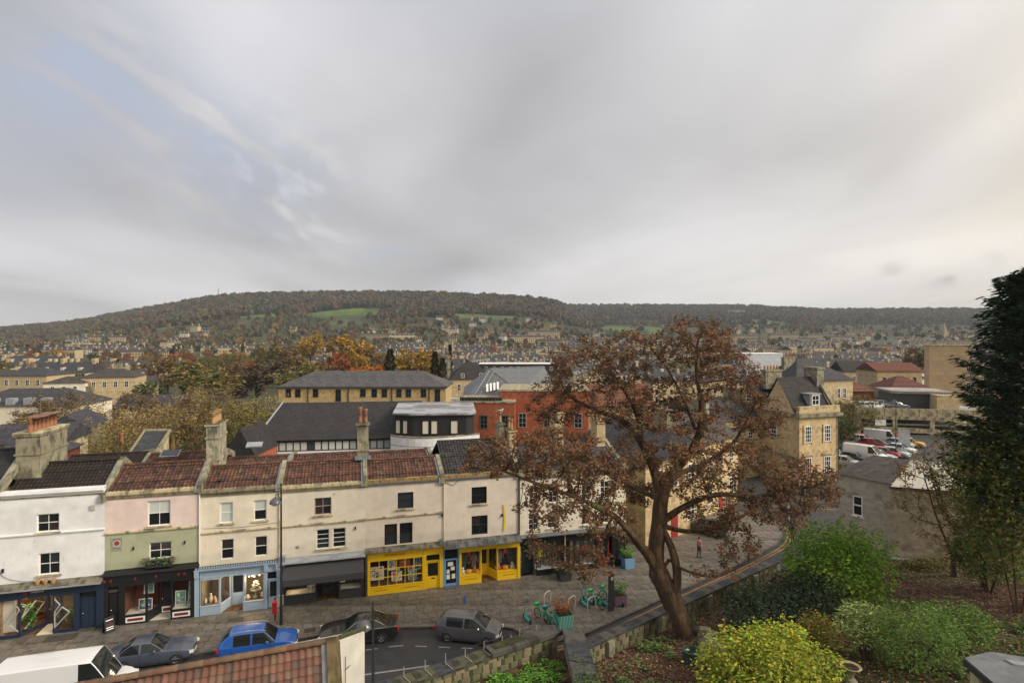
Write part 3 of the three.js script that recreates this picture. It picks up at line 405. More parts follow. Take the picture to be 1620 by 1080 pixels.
function door(house, x0, x1, z, { yt = 2.2, mat, glassY, name = 'shop_door', fan, knob = MT.chrome, panels = true, glass = MT.glass } = {}) {
  const gs = [], f = 0.11;
  if (glassY) gs.push(bb(x0, PY, z - 0.05, x1, glassY, z), bb(x0, glassY, z - 0.05, x0 + f, yt, z), bb(x1 - f, glassY, z - 0.05, x1, yt, z), bb(x0 + f, yt - f, z - 0.05, x1 - f, yt, z)); else gs.push(bb(x0, PY, z - 0.05, x1, yt, z));
  if (fan) gs.push(bb(x0 - 0.02, yt + 0.005, z - 0.06, x1 + 0.02, yt + 0.1, z + 0.04));
  const d = mesh(name, gs, mat, house), lo = glassY || yt;
  if (panels) for (const [a, b] of glassY ? [[0.12, 0.88]] : [[0.1, 0.47], [0.53, 0.9]]) for (const [p, q] of glassY ? [[0.25, lo - 0.15]] : [[0.3, 0.9], [1.05, yt - 0.18]]) mesh('door_panel', [bb(lerp(x0, x1, a), p, z + 0.002, lerp(x0, x1, b), q, z + 0.018)], mat, d);
  if (glassY) mesh('door_glass', [bb(x0 + f, glassY, z - 0.035, x1 - f, yt - f, z - 0.02)], glass, d);
  if (fan) mesh('fanlight', [bb(x0, yt + 0.1, z - 0.04, x1, fan, z - 0.02)], MT.glass, d);
  mesh('handle', [new THREE.SphereGeometry(0.045, 8, 6).translate(x0 + 0.12, 1.15, z + 0.05)], knob, d);
  return d;
}
function interior(house, x0, x1, z, yt, wallMat, floorMat = MT.wood) { mesh('shop_interior', [bb(x0, PY, z, x1, yt, z + 0.06), bb(x0, PY, z, x0 + 0.05, yt, -0.15), bb(x1 - 0.05, PY, z, x1, yt, -0.15), bb(x0, yt - 0.05, z, x1, yt, -0.1)], wallMat, house); mesh('shop_floor', [bb(x0, PY - 0.02, z, x1, PY + 0.02, -0.1)], floorMat, house); }
function sign(parent, text, x0, x1, y0, y1, z, bg, fg, font, name = 'sign', spacing) {
  const w = 512, h = Math.max(32, Math.round(512 * (y1 - y0) / (x1 - x0)));
  const t = flatTex(w, h, (c) => { c.fillStyle = bg; c.fillRect(0, 0, w, h); c.fillStyle = fg; c.font = font.replace('H', Math.round(h * 0.74)); c.textAlign = 'center'; c.textBaseline = 'middle'; c.fillText(text, w / 2, h / 2, w * 0.96); });
  const g = new THREE.PlaneGeometry(x1 - x0, y1 - y0).translate((x0 + x1) / 2, (y0 + y1) / 2, z);
  const m = new THREE.Mesh(g, new THREE.MeshStandardMaterial({ map: t, roughness: 0.6 })); m.name = name; m.receiveShadow = true; parent.add(m); return m;
}
function bulb(house, x, y, z, r, power) {   // a lit lamp inside a shop: glowing globe and its light
  const m = mesh('lamp', [new THREE.SphereGeometry(r, 10, 8).translate(x, y, z)], new THREE.MeshStandardMaterial({ color: 0xffffff, emissive: lin(1, 0.72, 0.4), emissiveIntensity: 2.2 }), house);
  const p = new THREE.PointLight(new THREE.Color(1, 0.72, 0.42), power); p.name = 'lamp_light'; p.castShadow = true; p.position.set(x, y - r - 0.05, z); house.add(p); return m;
}
// 1: navy shop under the white house
{
  const h = houseAt.white, s0 = (-33.14), X = (s) => s - s0, n = MT.navy, wd = (-27.41) - s0;
  const f = mesh('shopfront', [bb(0, 2.55, -0.1, wd, 3.18, 0.12), bb(X((-29.02)), PY, -0.1, X((-28.77)), 2.55, 0.14), bb(X((-27.83)), PY, -0.1, wd, 2.55, 0.14)], n, h);
  mesh('canopy', [mould([[0.0, 3.5], [0.62, 3.24], [0.62, 3.18], [0.0, 3.19]], 0, wd)], MT.leadmoss, f); mesh('canopy_edge', [bb(0, 3.17, 0.62, wd, 3.25, 0.66)], MT.leadpale, f);
  panel(f, [0, 0.1], [X((-31.99)), 0.1], { frame: n, yr: 0.35 }); panel(f, [X((-31.99)), 0.1], [X((-31.13)), -1.3], { frame: n, yr: 0.35 }); panel(f, [X((-30.28)), -1.3], [X((-30.18)), 0.1], { frame: n, yr: 0.35 }); panel(f, [X((-30.18)), 0.1], [X((-29.02)), 0.1], { frame: n, yr: 0.35 });
  door(h, X((-31.09)), X((-30.32)), -1.32, { mat: n, glassY: 0.4, glass: MT.pane, yt: 2.5, panels: false });
  door(h, X((-28.74)), X((-27.87)), -0.02, { mat: n, fan: 2.55, yt: 2.05, name: 'front_door' });
  interior(h, 0.1, X((-28.95)), -4, 2.6, MT.warmwall);
  mesh('roller_blind', [bb(0.1, 0.4, -0.25, X((-32.32)), 2.5, -0.23)], MT.palewall, h);
  bulb(h, X((-31.99)), 2.3, -0.7, 0.07, 1.4); bulb(h, X((-29.46)), 2.3, -0.6, 0.07, 1.4);
  const gr = M(0.30, 0.34, 0.34, 0.8), zz = (x0, z0, x1, z1) => (u) => [lerp(x0, x1, u), lerp(z0, z1, u)];
  const graphic = (q, pts) => mesh('window_graphic', pts.slice(1).map((p, i) => { const [xa, za] = q(pts[i][0]), [xb, zb] = q(p[0]); return bar([xa, pts[i][1], za + 0.02], [xb, p[1], zb + 0.02], 0.045, 0.045, 4); }), gr, f);
  graphic(zz(0.35, 0.1, X((-31.99)), 0.1), [[0.0, 1.1], [0.9, 2.1], [1, 1.8], [0.35, 1.0], [0.95, 0.5]]); graphic(zz(X((-31.99)), 0.1, X((-31.13)), -1.3), [[0.05, 2.2], [0.3, 1.9], [0.1, 1.3], [0.6, 2.0], [0.9, 1.7], [0.2, 0.5]]);
  graphic(zz(X((-30.18)), 0.1, X((-29.02)), 0.1), [[0.05, 2.3], [0.3, 1.9], [0.06, 1.5], [0.06, 0.5], [0.75, 1.4], [0.4, 1.75], [0.06, 1.2]]);
  sign(f, 'Cloquend', X((-31.5)), X((-30.59)), 2.78, 3.0, 0.125, '#12161f', '#c8c8c6', 'bold Hpx sans-serif'); mesh('emblem', [cyl(0.13, 0.13, 0.012, X((-31.66)), 0, 0, 6)].map((g) => tr(rot(tr(g, -X((-31.66)), 0, 0), Math.PI / 2), X((-31.66)), 2.86, 0.125)), M(0.22, 0.01, 0.012, 0.5), f);
  mesh('sensor_box', [bb(X((-32.91)), 4.25, 0.01, X((-32.82)), 4.5, 0.12)], MT.black, h); mesh('alarm_box', [bb(X((-28.22)), 7.75, 0.01, X((-27.94)), 8.05, 0.09)], MT.dirtywhite, h);
  mesh('door_step', [bb(X((-28.77)), PY, 0.0, X((-27.83)), PY + 0.07, 0.35)], MT.kerb, h); mesh('lobby_floor', [bb(X((-31.09)), PY, -1.3, X((-30.22)), PY + 0.05, 0.1)], MT.palewall, h);
  mesh('wire', [tube([[-0.05, 4.6, 0.03], [0.3, 4.0, 0.05], [1.2, 3.6, 0.05], [2.4, 3.55, 0.06]], 0.012)], MT.black, h);
  for (let i = 0; i < 3; i++) { const p = thing('terracotta_pot', ['terracotta pot on the navy shop canopy, nearest the left edge', 'middle terracotta pot on the navy shop canopy', 'terracotta pot on the navy shop canopy, rightmost of three'][i], 'flower pot', at((-30.96) + i * 0.42, 3.36, 0.28), TH, 'pots on the canopy'); mesh('pot', [lathe([[0.10, 0], [0.15, 0.24], [0.17, 0.24], [0.17, 0.3], [0.13, 0.3], [0.12, 0.22], [0, 0.22]], 12)], MT.potpale, p); mesh('soil', [cyl(0.125, 0.125, 0.02, 0, 0.23, 0, 10)], MT.darkroom, p); }
}
// 2: black gallery
{
  const h = houseAt.pink, s0 = (-27.41), X = (s) => s - s0, n = MT.black, wd = (-21.84) - s0;
  const f = mesh('shopfront', [mould([[0, 3.72], [0.3, 3.6], [0.34, 3.45], [0.14, 3.4], [0.12, 2.7], [-0.1, 2.7], [-0.1, 3.72]], 0, wd), bb(0, PY, -0.1, X((-27.55)) + 0.35, 2.7, 0.1), bb(X((-26.59)), PY, -0.1, X((-26.3)), 2.7, 0.1), bb(X((-22.34)), PY, -0.1, wd, 2.7, 0.12)], n, h);
  door(h, X((-27.37)) + 0.2, X((-26.59)), -0.03, { mat: n, yt: 2.1, fan: 2.7, name: 'front_door' });
  sign(f, 'GALLERY & FRAMING', X((-27.3)), X((-26.62)), 2.25, 2.5, 0.0, '#17171a', '#6d6d72', 'Hpx sans-serif');
  panel(f, [X((-26.3)), 0.08], [X((-24.99)), 0.08], { frame: n, yt: 2.7 }); panel(f, [X((-24.99)), 0.08], [X((-24.55)), -0.95], { frame: n, yt: 2.7 }); panel(f, [X((-23.55)), 0.08], [X((-22.34)), 0.08], { frame: n, yt: 2.7 }); panel(f, [X((-23.62)), -0.95], [X((-23.55)), 0.08], { frame: n, yt: 2.7 });
  door(h, X((-24.48)), X((-23.66)), -0.97, { mat: n, yt: 2.5, glassY: 0.8, panels: false });
  interior(h, X((-26.52)), wd - 0.1, -2.6, 2.75, M(0.30, 0.10, 0.06, 0.8), MT.palewall);
  mesh('display_bed', [bb(X((-26.26)), 0.7, -0.9, X((-25.07)), 0.74, 0), bb(X((-23.51)), 0.7, -0.9, X((-22.38)), 0.74, 0)], MT.palewall, h);
  for (const [a, b] of [[198, 230], [272, 301]]) { const rp = mesh('riser_panel', [bb(X(a === 198 ? (-26.19) : (-23.47)), 0.25, 0.112, X(b === 230 ? (-25.07) : (-22.42)), 0.6, 0.125)], MT.whitepaint, f); mesh('riser_inset', [bb(X(a === 198 ? (-26.08) : (-23.36)), 0.34, 0.126, X(b === 230 ? (-25.18) : (-22.53)), 0.51, 0.135)], MT.oxblood, h); }
  mesh('door_kick_panel', [bb(X((-24.4)), 0.2, -0.968, X((-23.7)), 0.6, -0.955)], MT.whitepaint, h); mesh('door_kick_inset', [bb(X((-24.33)), 0.3, -0.954, X((-23.77)), 0.5, -0.945)], MT.oxblood, h);
  for (const px of [(-27.3), (-26.95), (-25.58), (-24.4), (-23.06), (-22.72)]) { const l = mesh('sign_light', [bar([X(px), 3.2, 0.12], [X(px) + 0.05, 3.25, 0.5], 0.02), cyl(0.06, 0.09, 0.1, X(px) + 0.05, 3.15, 0.5, 8)], MT.oxblood, f); }
  const wp = mesh('wall_plaque', [bb(X((-27.02)), 5.0, 0.005, X((-26.41)), 5.85, 0.04)], MT.dirtywhite, h); 
  { const t = flatTex(128, 144, (c) => { c.fillStyle = '#8f8e86'; c.fillRect(0, 0, 128, 144); c.fillStyle = '#b3aa9c'; c.beginPath(); c.ellipse(64, 66, 54, 42, 0, 0, 7); c.fill(); c.fillStyle = '#8c3a22'; c.beginPath(); c.ellipse(64, 64, 36, 28, 0, 0, 7); c.fill(); c.fillStyle = '#5e5a55'; c.fillRect(14, 12, 42, 12); c.fillRect(74, 12, 40, 10); c.fillRect(18, 118, 92, 7); }); const m = new THREE.Mesh(new THREE.PlaneGeometry(X((-26.44)) - X((-26.98)), 0.8).translate((X((-27.02)) + X((-26.41))) / 2, 5.425, 0.043), new THREE.MeshStandardMaterial({ map: t, roughness: 0.7 })); m.name = 'plaque_face'; wp.add(m); }
  mesh('wall_lamp', [bb(X((-25.79)), 4.95, 0.0, X((-25.72)), 5.15, 0.12)], MT.black, h); mesh('wall_lamp', [bb(X((-22.79)), 5.05, 0.0, X((-22.72)), 5.25, 0.12)], MT.black, h);
  mesh('downpipe', [cyl(0.05, 0.05, 5.2, wd - 0.02, 3.4, 0.08, 8)], MT.whitepaint, h);
}
// 3: pale blue shop
{
  const h = houseAt.cream, s0 = (-21.84), X = (s) => s - s0, n = MT.ice, wd = (-16.8) - s0, L = X((-22.15));
  const cols = [bb(L, PY, -0.05, X((-21.88)), 2.7, 0.16), bb(X((-17.82)), PY, -0.05, X((-17.62)), 2.7, 0.16), bb(wd - 0.22, PY, -0.05, wd, 2.7, 0.16)], brk = [(-22.15) + 0.15, (-17.78) + 0.1, (-16.8) - 0.12].map((s) => mould([[0.1, 2.7], [0.32, 2.75], [0.36, 3.15], [0.1, 3.2]], X(s) - 0.13, X(s) + 0.13));
  const f = mesh('shopfront', [bb(L, 2.6, -0.1, wd, 3.12, 0.1), mould([[0, 3.12], [0.3, 3.14], [0.36, 3.24], [0, 3.32]], L, wd), ...cols, ...brk], n, h);
  const dn = []; for (let x = L + 0.1; x < wd; x += 0.155) dn.push(bb(x, 3.3, 0.2, x + 0.075, 3.43, 0.34)); stuff(mesh('dentil_cresting', dn, n, f)); mesh('canopy', [bb(L, 3.31, 0.02, wd, 3.36, 0.2)], MT.black, f);
  for (const [a, b] of [[(-21.69), (-19.62)], [(-19.5), (-17.9)]]) mesh('fascia_panel', [bb(X(a), 2.74, 0.102, X(b), 3.0, 0.115)], M(0.30, 0.38, 0.47, 0.6), f);
  panel(f, [X((-21.88)), 0.08], [X((-20.61)), 0.08], { frame: n, yt: 2.55 }); panel(f, [X((-20.61)), 0.08], [X((-20.14)), -0.95], { frame: n, yt: 2.55 }); panel(f, [X((-19.19)), -0.95], [X((-19.15)), 0.08], { frame: n, yt: 2.55 }); panel(f, [X((-19.15)), 0.08], [X((-17.82)), 0.08], { frame: n, yt: 2.55 });
  door(h, X((-20.1)), X((-19.23)), -0.97, { mat: n, yt: 2.45, glassY: 1.0 });
  door(h, X((-17.58)), X((-16.92)), 0.0, { mat: n, yt: 2.0, glassY: 0.85, fan: 2.58, name: 'front_door' });
  interior(h, 0.1, X((-17.74)), -2.8, 2.6, M(0.20, 0.17, 0.12, 0.9), MT.wood);
  mesh('display_bed', [bb(X((-21.84)), 0.72, -0.95, X((-20.64)), 0.76, 0), bb(X((-19.11)), 0.72, -0.95, X((-17.86)), 0.76, 0)], MT.wood, h);
  bulb(h, X((-20.68)), 2.2, -0.25, 0.05, 1.6); for (const [px, y, z] of [[(-18.87), 2.25, -0.4], [(-18.71), 2.15, -0.7], [(-18.55), 2.18, -0.5], [(-18.23), 2.2, -0.6]]) bulb(h, X(px), y, z, 0.05, 1.0);
  mesh('riser_moulding', [bb(X((-21.69)), 0.3, 0.112, X((-20.76)), 0.6, 0.122)], n, h); mesh('riser_moulding', [bb(X((-18.99)), 0.3, 0.112, X((-17.98)), 0.6, 0.122)], n, h);
}
// 4: charcoal glass shop with its awning out
{
  const h = houseAt.glass, s0 = (-16.8), X = (s) => s - s0, n = MT.charcoal, wd = (-11.04) - s0;
  const f = mesh('shopfront', [bb(0, 2.55, -0.1, wd, 3.15, 0.1), bb(0, PY, -0.1, 0.3, 2.55, 0.1), bb(wd - 0.25, PY, -0.1, wd, 2.55, 0.1)], n, h);
  mesh('canopy', [mould([[0, 3.42], [0.55, 3.2], [0.55, 3.13], [0, 3.15]], 0.15, wd)], MT.leadpale, f); mesh('console', [bb(-0.05, 3.0, 0.0, 0.35, 3.6, 0.4), bb(-0.08, 3.6, 0, 0.38, 3.68, 0.45)], MT.leadpale, f);
  const aw = mesh('awning', [quadBox(X((-16.55)), X((-11.17)) - X((-16.55)), 0.14, 3.0, 1.45, 2.42, 0.0).translate(0, 0.3, 0).translate(0, -0.3, 0)], MT.awning, h);
  mesh('awning_valance', [bb(X((-16.55)), 2.0, 1.44, X((-11.17)), 2.13, 1.47)], MT.awning, aw); for (const px of [(-16.43), (-11.3)]) mesh('awning_arm', [bar([X(px), 2.2, 0.12], [X(px), 2.12, 1.42], 0.025)], MT.iron, aw);
  sign(f, 'Glassworks', X((-14.59)), X((-13.01)), 2.86, 3.06, 0.104, '#2b2720', '#8a7950', 'Hpx serif'); sign(f, '7A', X((-16.35)), X((-16.02)), 2.85, 3.08, 0.104, '#26262a', '#d0b8a0', 'bold Hpx serif', 'house_number');
  panel(f, [0.3, 0.06], [X((-14.42)), 0.06], { frame: n, yr: 0.8, yt: 2.5 }); panel(f, [X((-14.42)), 0.06], [X((-14.17)), -0.9], { frame: n, yr: 0.8, yt: 2.5 }); panel(f, [X((-13.01)), -0.9], [X((-12.88)), 0.06], { frame: n, yr: 0.8, yt: 2.5 }); panel(f, [X((-12.88)), 0.06], [wd - 0.25, 0.06], { frame: n, yr: 0.8, yt: 2.5 });
  door(h, X((-14.08)), X((-13.05)), -0.92, { mat: n, yt: 2.3, glassY: 0.7, panels: false }); interior(h, 0.1, wd - 0.1, -2.4, 2.55, MT.charcoal);
  mesh('display_bed', [bb(0.35, 0.78, -0.8, X((-14.51)), 0.82, 0), bb(X((-12.79)), 0.78, -0.8, wd - 0.3, 0.82, 0)], MT.palewall, h);
  bulb(h, X((-15.93)), 1.55, -0.35, 0.09, 0.45);
  mesh('drainpipe', [cyl(0.05, 0.05, 2.7, wd - 0.04, PY, 0.16, 8)], MT.black, h); mesh('wall_lamp', [bb(X((-11.79)), 5.0, 0, X((-11.7)), 5.2, 0.12)], MT.black, h);
}
// 5: long yellow shop
const YEL = '#d9a514';
{
  const h = houseAt.yellow, s0 = (-11.04), X = (s) => s - s0, n = MT.yellow, wd = (-5.42) - s0, a = X((-10.9));
  const f = mesh('shopfront', [bb(a, 2.62, -0.1, wd, 3.12, 0.1), mould([[0, 3.12], [0.24, 3.14], [0.3, 3.24], [0, 3.28]], a, wd), bb(a, PY, -0.1, X((-10.77)), 2.62, 0.14), bb(X((-6.89)), PY, -0.1, X((-6.65)), 2.62, 0.14), bb(X((-5.66)), PY, -0.1, wd, 2.62, 0.16), mould([[0.1, 2.62], [0.28, 2.7], [0.33, 3.12], [0.1, 3.12]], X((-5.61)), wd), mould([[0.1, 2.75], [0.2, 2.8], [0.24, 3.1], [0.1, 3.1]], X((-6.84)), X((-6.7)))], n, h);
  mesh('canopy', [mould([[0, 3.55], [0.5, 3.32], [0.5, 3.27], [0, 3.29]], 0, wd)], MT.leadmoss, f); mesh('floodlight', [bb(X((-5.71)), 3.45, 0.15, X((-5.42)), 3.75, 0.5)], MT.lead, h);
  panel(f, [X((-10.77)), 0.08], [X((-6.89)), 0.08], { frame: n, yr: 0.72, yt: 2.62, cols: 6, rows: 3, bw: 0.045 });
  door(h, X((-6.65)), X((-5.66)), 0.02, { mat: n, yt: 2.1, glassY: 1.0, fan: 2.55, glass: MT.pane }); mesh('letter_box', [bb(X((-6.28)), 0.8, 0.021, X((-5.99)), 0.88, 0.04)], MT.black, h);
  sign(f, 'the yellow shop', X((-9.74)), X((-8.14)), 2.82, 3.06, 0.104, YEL, '#a03418', 'bold Hpx serif'); sign(f, 'the yellow shop', X((-10.46)), X((-9.42)), 0.36, 0.5, 0.112, YEL, '#7c4a12', 'Hpx serif'); sign(f, 'the yellow shop', X((-8.56)), X((-7.12)), 0.36, 0.5, 0.112, YEL, '#7c4a12', 'Hpx serif');
  interior(h, 0.15, wd - 0.1, -2.2, 2.65, M(0.10, 0.07, 0.06, 0.9)); mesh('display_bed', [bb(X((-10.72)), 0.68, -0.9, X((-6.93)), 0.72, 0)], MT.wood, h);
  mesh('wall_lamp', [bb(X((-5.52)), 5.4, 0, X((-5.42)), 5.6, 0.12)], MT.black, h);
}
// 6: yellow toy shop and the blue door beside it
{
  const h = houseAt.yellow2, s0 = (-5.42), X = (s) => s - s0, n = MT.yellow, wd = (0.61) - s0, a = X((-4.17));
  const f = mesh('shopfront', [bb(a, 2.62, -0.1, wd, 3.05, 0.1), mould([[0, 3.05], [0.2, 3.06], [0.24, 3.14], [0, 3.18]], a, wd), bb(a, PY, -0.1, X((-4.05)), 2.62, 0.14), bb(wd - 0.2, PY, -0.1, wd, 2.62, 0.16)], n, h);
  mesh('canopy', [mould([[0, 3.55], [0.85, 3.22], [0.85, 3.16], [0, 3.18]], 0, wd)], M(0.16, 0.16, 0.17, 0.5, { tx: 'weathered' }), f); for (let i = 0; i < 8; i++) mesh('lead_roll', [bar([wd * (i + 0.5) / 8, 3.56, 0.01], [wd * (i + 0.5) / 8, 3.24, 0.83], 0.03)], MT.lead, f);
  panel(f, [X((-4.05)), 0.08], [X((-2.46)), 0.08], { frame: n, yr: 0.8, yt: 2.62 }); panel(f, [X((-1.21)), 0.08], [X((0.46)), 0.08], { frame: n, yr: 0.8, yt: 2.62 }); panel(f, [X((-1.67)), -1.0], [X((-1.21)), 0.08], { frame: n, yr: 0.8, yt: 2.62 }); panel(f, [X((-2.46)), 0.08], [X((-2.36)), -1.0], { frame: n, yr: 0.8, yt: 2.62 });
  door(h, X((-2.36)), X((-1.67)), -1.02, { mat: n, yt: 2.45, glassY: 1.1 }); interior(h, a + 0.05, wd - 0.1, -2.4, 2.65, M(0.12, 0.06, 0.05, 0.9));
  mesh('display_bed', [bb(X((-4.03)), 0.76, -0.9, X((-2.51)), 0.8, 0), bb(X((-1.16)), 0.76, -0.9, X((0.41)), 0.8, 0)], MT.yellow, h); mesh('lobby_floor', [bb(X((-2.41)), PY, -1.0, X((-1.21)), PY + 0.06, 0.1)], MT.wood, h);
  sign(f, 'the yellow shop', X((-2.66)), X((-1.01)), 2.84, 3.0, 0.104, YEL, '#a03418', 'bold Hpx serif'); sign(f, 'the yellow shop', X((-3.83)), X((-2.66)), 0.42, 0.56, 0.112, YEL, '#7c4a12', 'Hpx serif'); sign(f, 'the yellow shop', X((-0.86)), X((0.26)), 0.42, 0.56, 0.112, YEL, '#7c4a12', 'Hpx serif');
  const bd = door(h, X((-5.28)), X((-4.27)), 0.02, { mat: MT.skyblue, yt: 2.15, glassY: 0.3, panels: false, name: 'blue_door' }); mesh('blue_surround', [bb(0, PY, -0.05, X((-5.28)), 3.1, 0.06), bb(X((-4.27)), PY, -0.05, a, 3.1, 0.06), bb(X((-5.28)), 2.92, -0.05, X((-4.27)), 3.1, 0.06)], MT.skyblue, h); mesh('fanlight', [bb(X((-5.28)), 2.2, -0.03, X((-4.27)), 2.92, -0.01)], MT.glass, h);
  for (const [u, y, w, hh] of [[0.45, 1.75, 0.4, 0.3], [0.62, 1.4, 0.3, 0.26], [0.28, 1.2, 0.2, 0.3], [0.28, 0.8, 0.26, 0.36], [0.68, 0.82, 0.26, 0.36]]) mesh('paper_notice', [bx(w, hh, 0.004, lerp(X((-5.28)), X((-4.27)), u), y, -0.01 + 0.02)], MT.letter, bd);
  // upright yellow letters fixed down the wall
  const ys = M(0.75, 0.62, 0.03, 0.6); mesh('hanging_banner', [extr([[0, 3.9], [0.12, 3.9], [0.2, 4.6], [0.1, 5.9], [0.02, 6.0], [0.06, 4.7]], 0.03)].map((g) => tr(g, X((-0.71)), 0, 0.06)), ys, h);
  mesh('wall_lamp', [bb(X((-0.86)), 5.0, 0, X((-0.76)), 5.2, 0.12)], MT.black, h); mesh('drainpipe', [cyl(0.06, 0.06, 4.8, wd - 0.05, 3.5, 0.08, 8)], MT.blackmatt, h);
  mesh('cable', [tube([[-0.2, 7.65, 0.03], [0.3, 7.9, 0.05], [0.8, 7.7, 0.05], [1.3, 8.1, 0.05], [2.2, 8.2, 0.05]], 0.02)], MT.lead, h);
}
// 7, 8: dark clothes shops behind the tree
for (const [k, s0, s1, w0, w1, lab] of [['boutique', (0.61), (4.99), (1.96), (4.13), 1], ['clothes', (4.99), (9.72), (5.15), (7.02), 0]]) {
  const h = houseAt[k], X = (s) => s - s0, n = MT.black, wd = s1 - s0;
  const f = mesh('shopfront', [bb(0, 2.6, -0.1, wd, 3.3, 0.12), bb(X(w1), PY, -0.1, X(w1) + 0.25, 2.6, 0.14)], n, h); mesh('canopy', [mould([[0, 3.4], [0.6, 3.34], [0.6, 3.28], [0, 3.3]], 0, wd)], MT.lead, f);
  panel(f, [X(w0), 0.08], [X(w1), 0.08], { frame: n, yr: 0.55, yt: 2.6 });
  if (lab) door(h, X((0.77)), X((1.75)), -0.5, { mat: M(0.010, 0.022, 0.024, 0.5), yt: 2.4, panels: false }); else { door(h, X((7.46)), X((8.36)), -0.3, { mat: M(0.25, 0.02, 0.02, 0.5), yt: 2.4, glassY: 0.8 }); panel(f, [X((8.47)), 0.08], [wd - 0.1, 0.08], { frame: n, yr: 0.6, yt: 2.6 }); }
  interior(h, Math.max(0.1, X(w0) - 0.1), X(w1) + 0.2, -1.6, 2.62, M(0.10, 0.11, 0.11, 0.9), MT.whitepaint); mesh('display_bed', [bb(X(w0) + 0.05, 0.5, -1.2, X(w1) - 0.05, 0.55, 0)], MT.whitepaint, h);
  const gr = []; for (let x = X(w0) + 0.15; x < X(w1) - 0.05; x += 0.13) gr.push(bar([x, 0.6, -0.05], [x + 0.065, 2.5, -0.05], 0.008, 0.008, 4), bar([x + 0.065, 0.6, -0.06], [x, 2.5, -0.06], 0.008, 0.008, 4)); stuff(mesh('folding_grille', gr, MT.steel, h));
}
mesh('downpipe', [cyl(0.06, 0.06, 3.3, (4.29)-(0.61), PY, 0.25, 8)], MT.trimcream, houseAt.boutique);

// ---------- things shown in the windows ----------
const art = (seed, bg) => flatTex(96, 96, (c, w, h) => { const r = rng(seed); c.fillStyle = bg; c.fillRect(0, 0, w, h); for (let i = 0; i < 16; i++) { c.fillStyle = `hsl(${Math.floor(r() * 360)},${30 + r() * 50}%,${20 + r() * 55}%)`; const x = 12 + r() * 70, y = 12 + r() * 70, s = 6 + r() * 20; if (r() < 0.5) c.fillRect(x - s / 2, y - s / 2, s, s * (0.5 + r())); else { c.beginPath(); c.ellipse(x, y, s * 0.6, s * 0.45, r() * 3, 0, 7); c.fill(); } } });
function print(label, s, y, z, w, h, t, frame = MT.whitepaint, lean = -0.08, turn = TH) { const o = thing('framed_picture', label, 'picture', at(s, y, z), turn); o.rotation.order = 'YXZ'; o.rotation.x = lean; mesh('frame', [bb(-w / 2, 0, -0.03, w / 2, h, 0)], frame, o); const m = new THREE.Mesh(new THREE.PlaneGeometry(w - 0.08, h - 0.08).translate(0, h / 2, 0.004), new THREE.MeshStandardMaterial({ map: t, roughness: 0.6 })); m.name = 'print'; o.add(m); return o; }
const A1 = art(3, '#cfc6b4'), A2 = art(8, '#b5442c'), A3 = art(14, '#d7d2c8'), A4 = art(21, '#40506e'), A5 = art(30, '#e0d5c0'), A6 = art(41, '#6f9f97');
print('large square print tilted in the left panes of the yellow shop', (-10.19), 1.05, -0.25, 0.95, 0.95, A1, MT.whitepaint); print('red and white print high in the yellow shop window', (-9.15), 1.6, -0.4, 0.55, 0.75, A3); print('plain red textile hung at the top of the yellow shop window', (-8.19), 1.75, -0.5, 0.8, 0.75, A2, MT.red); print('blue print at the top right of the yellow shop window', (-7.26), 1.45, -0.45, 0.45, 0.85, A4);
print('orange and white print in the bottom row of the yellow shop window', (-8.78), 0.74, -0.35, 0.85, 0.78, A5, MT.black); print('blue framed print at the bottom right of the yellow shop window', (-7.63), 0.74, -0.35, 0.65, 0.72, A6, MT.ice); print('small green print in the middle of the yellow shop window', (-8.69), 1.42, -0.3, 0.28, 0.34, A6, M(0.2, 0.4, 0.03, 0.6)); print('pink print beside the blue one in the yellow shop window', (-7.77), 1.4, -0.35, 0.4, 0.36, A2);
print('picture in a white frame standing in the black gallery window', (-25.21), 0.76, -0.4, 0.8, 0.72, A4); print('picture in a white frame hung in the black gallery window', (-25.1), 1.7, -0.7, 0.6, 0.8, A6); print('seascape painting on the easel in the gallery right window', (-23.13), 0.8, -0.4, 0.65, 0.95, A6); print('seascape painting at the far right of the gallery window', (-22.49), 0.8, -0.3, 0.5, 1.5, A6, MT.whitepaint, -0.1, TH - 0.5);
print('card with black marks in the charcoal shop right window', (-12.66), 1.2, -0.2, 0.4, 0.42, A3); print('pale card in the charcoal shop left window, near the door', (-14.63), 1.1, -0.3, 0.36, 0.5, A3); print('pale card low in the charcoal shop left window', (-14.89), 0.84, -0.2, 0.3, 0.4, A5);
function display(name, label, cat, s, y, z, parts) { const o = thing(name, label, cat, at(s, y, z), TH); for (const [n, g, m] of parts) mesh(n, g, m, o); return o; }
const sph = (r, x, y, z, sy = 1) => new THREE.SphereGeometry(r, 12, 9).scale(1, sy, 1).translate(x, y, z);
const bear = (label, s, m, z = -0.3) => display('soft_toy', label, 'toy', s, 0.8, z, [['body', [sph(0.14, 0, 0.15, 0, 1.15), sph(0.105, 0, 0.37, 0.01), sph(0.04, -0.08, 0.45, 0), sph(0.04, 0.08, 0.45, 0), sph(0.06, -0.12, 0.04, 0.1), sph(0.06, 0.12, 0.04, 0.1), sph(0.05, -0.16, 0.2, 0.04), sph(0.05, 0.16, 0.2, 0.04)], m], ['muzzle', [sph(0.045, 0, 0.35, 0.1)], MT.palewall]]);
bear('white soft toy at the left of the toy shop window', (-3.83), MT.whitepaint); bear('pale grey soft toy at the right of the toy shop', (0.1), MT.palewall); bear('orange soft toy in the toy shop left window', (-2.91), M(0.6, 0.18, 0.08, 0.9)); bear('red and white soft toy in the toy shop right window', (-1.01), M(0.6, 0.1, 0.12, 0.9));
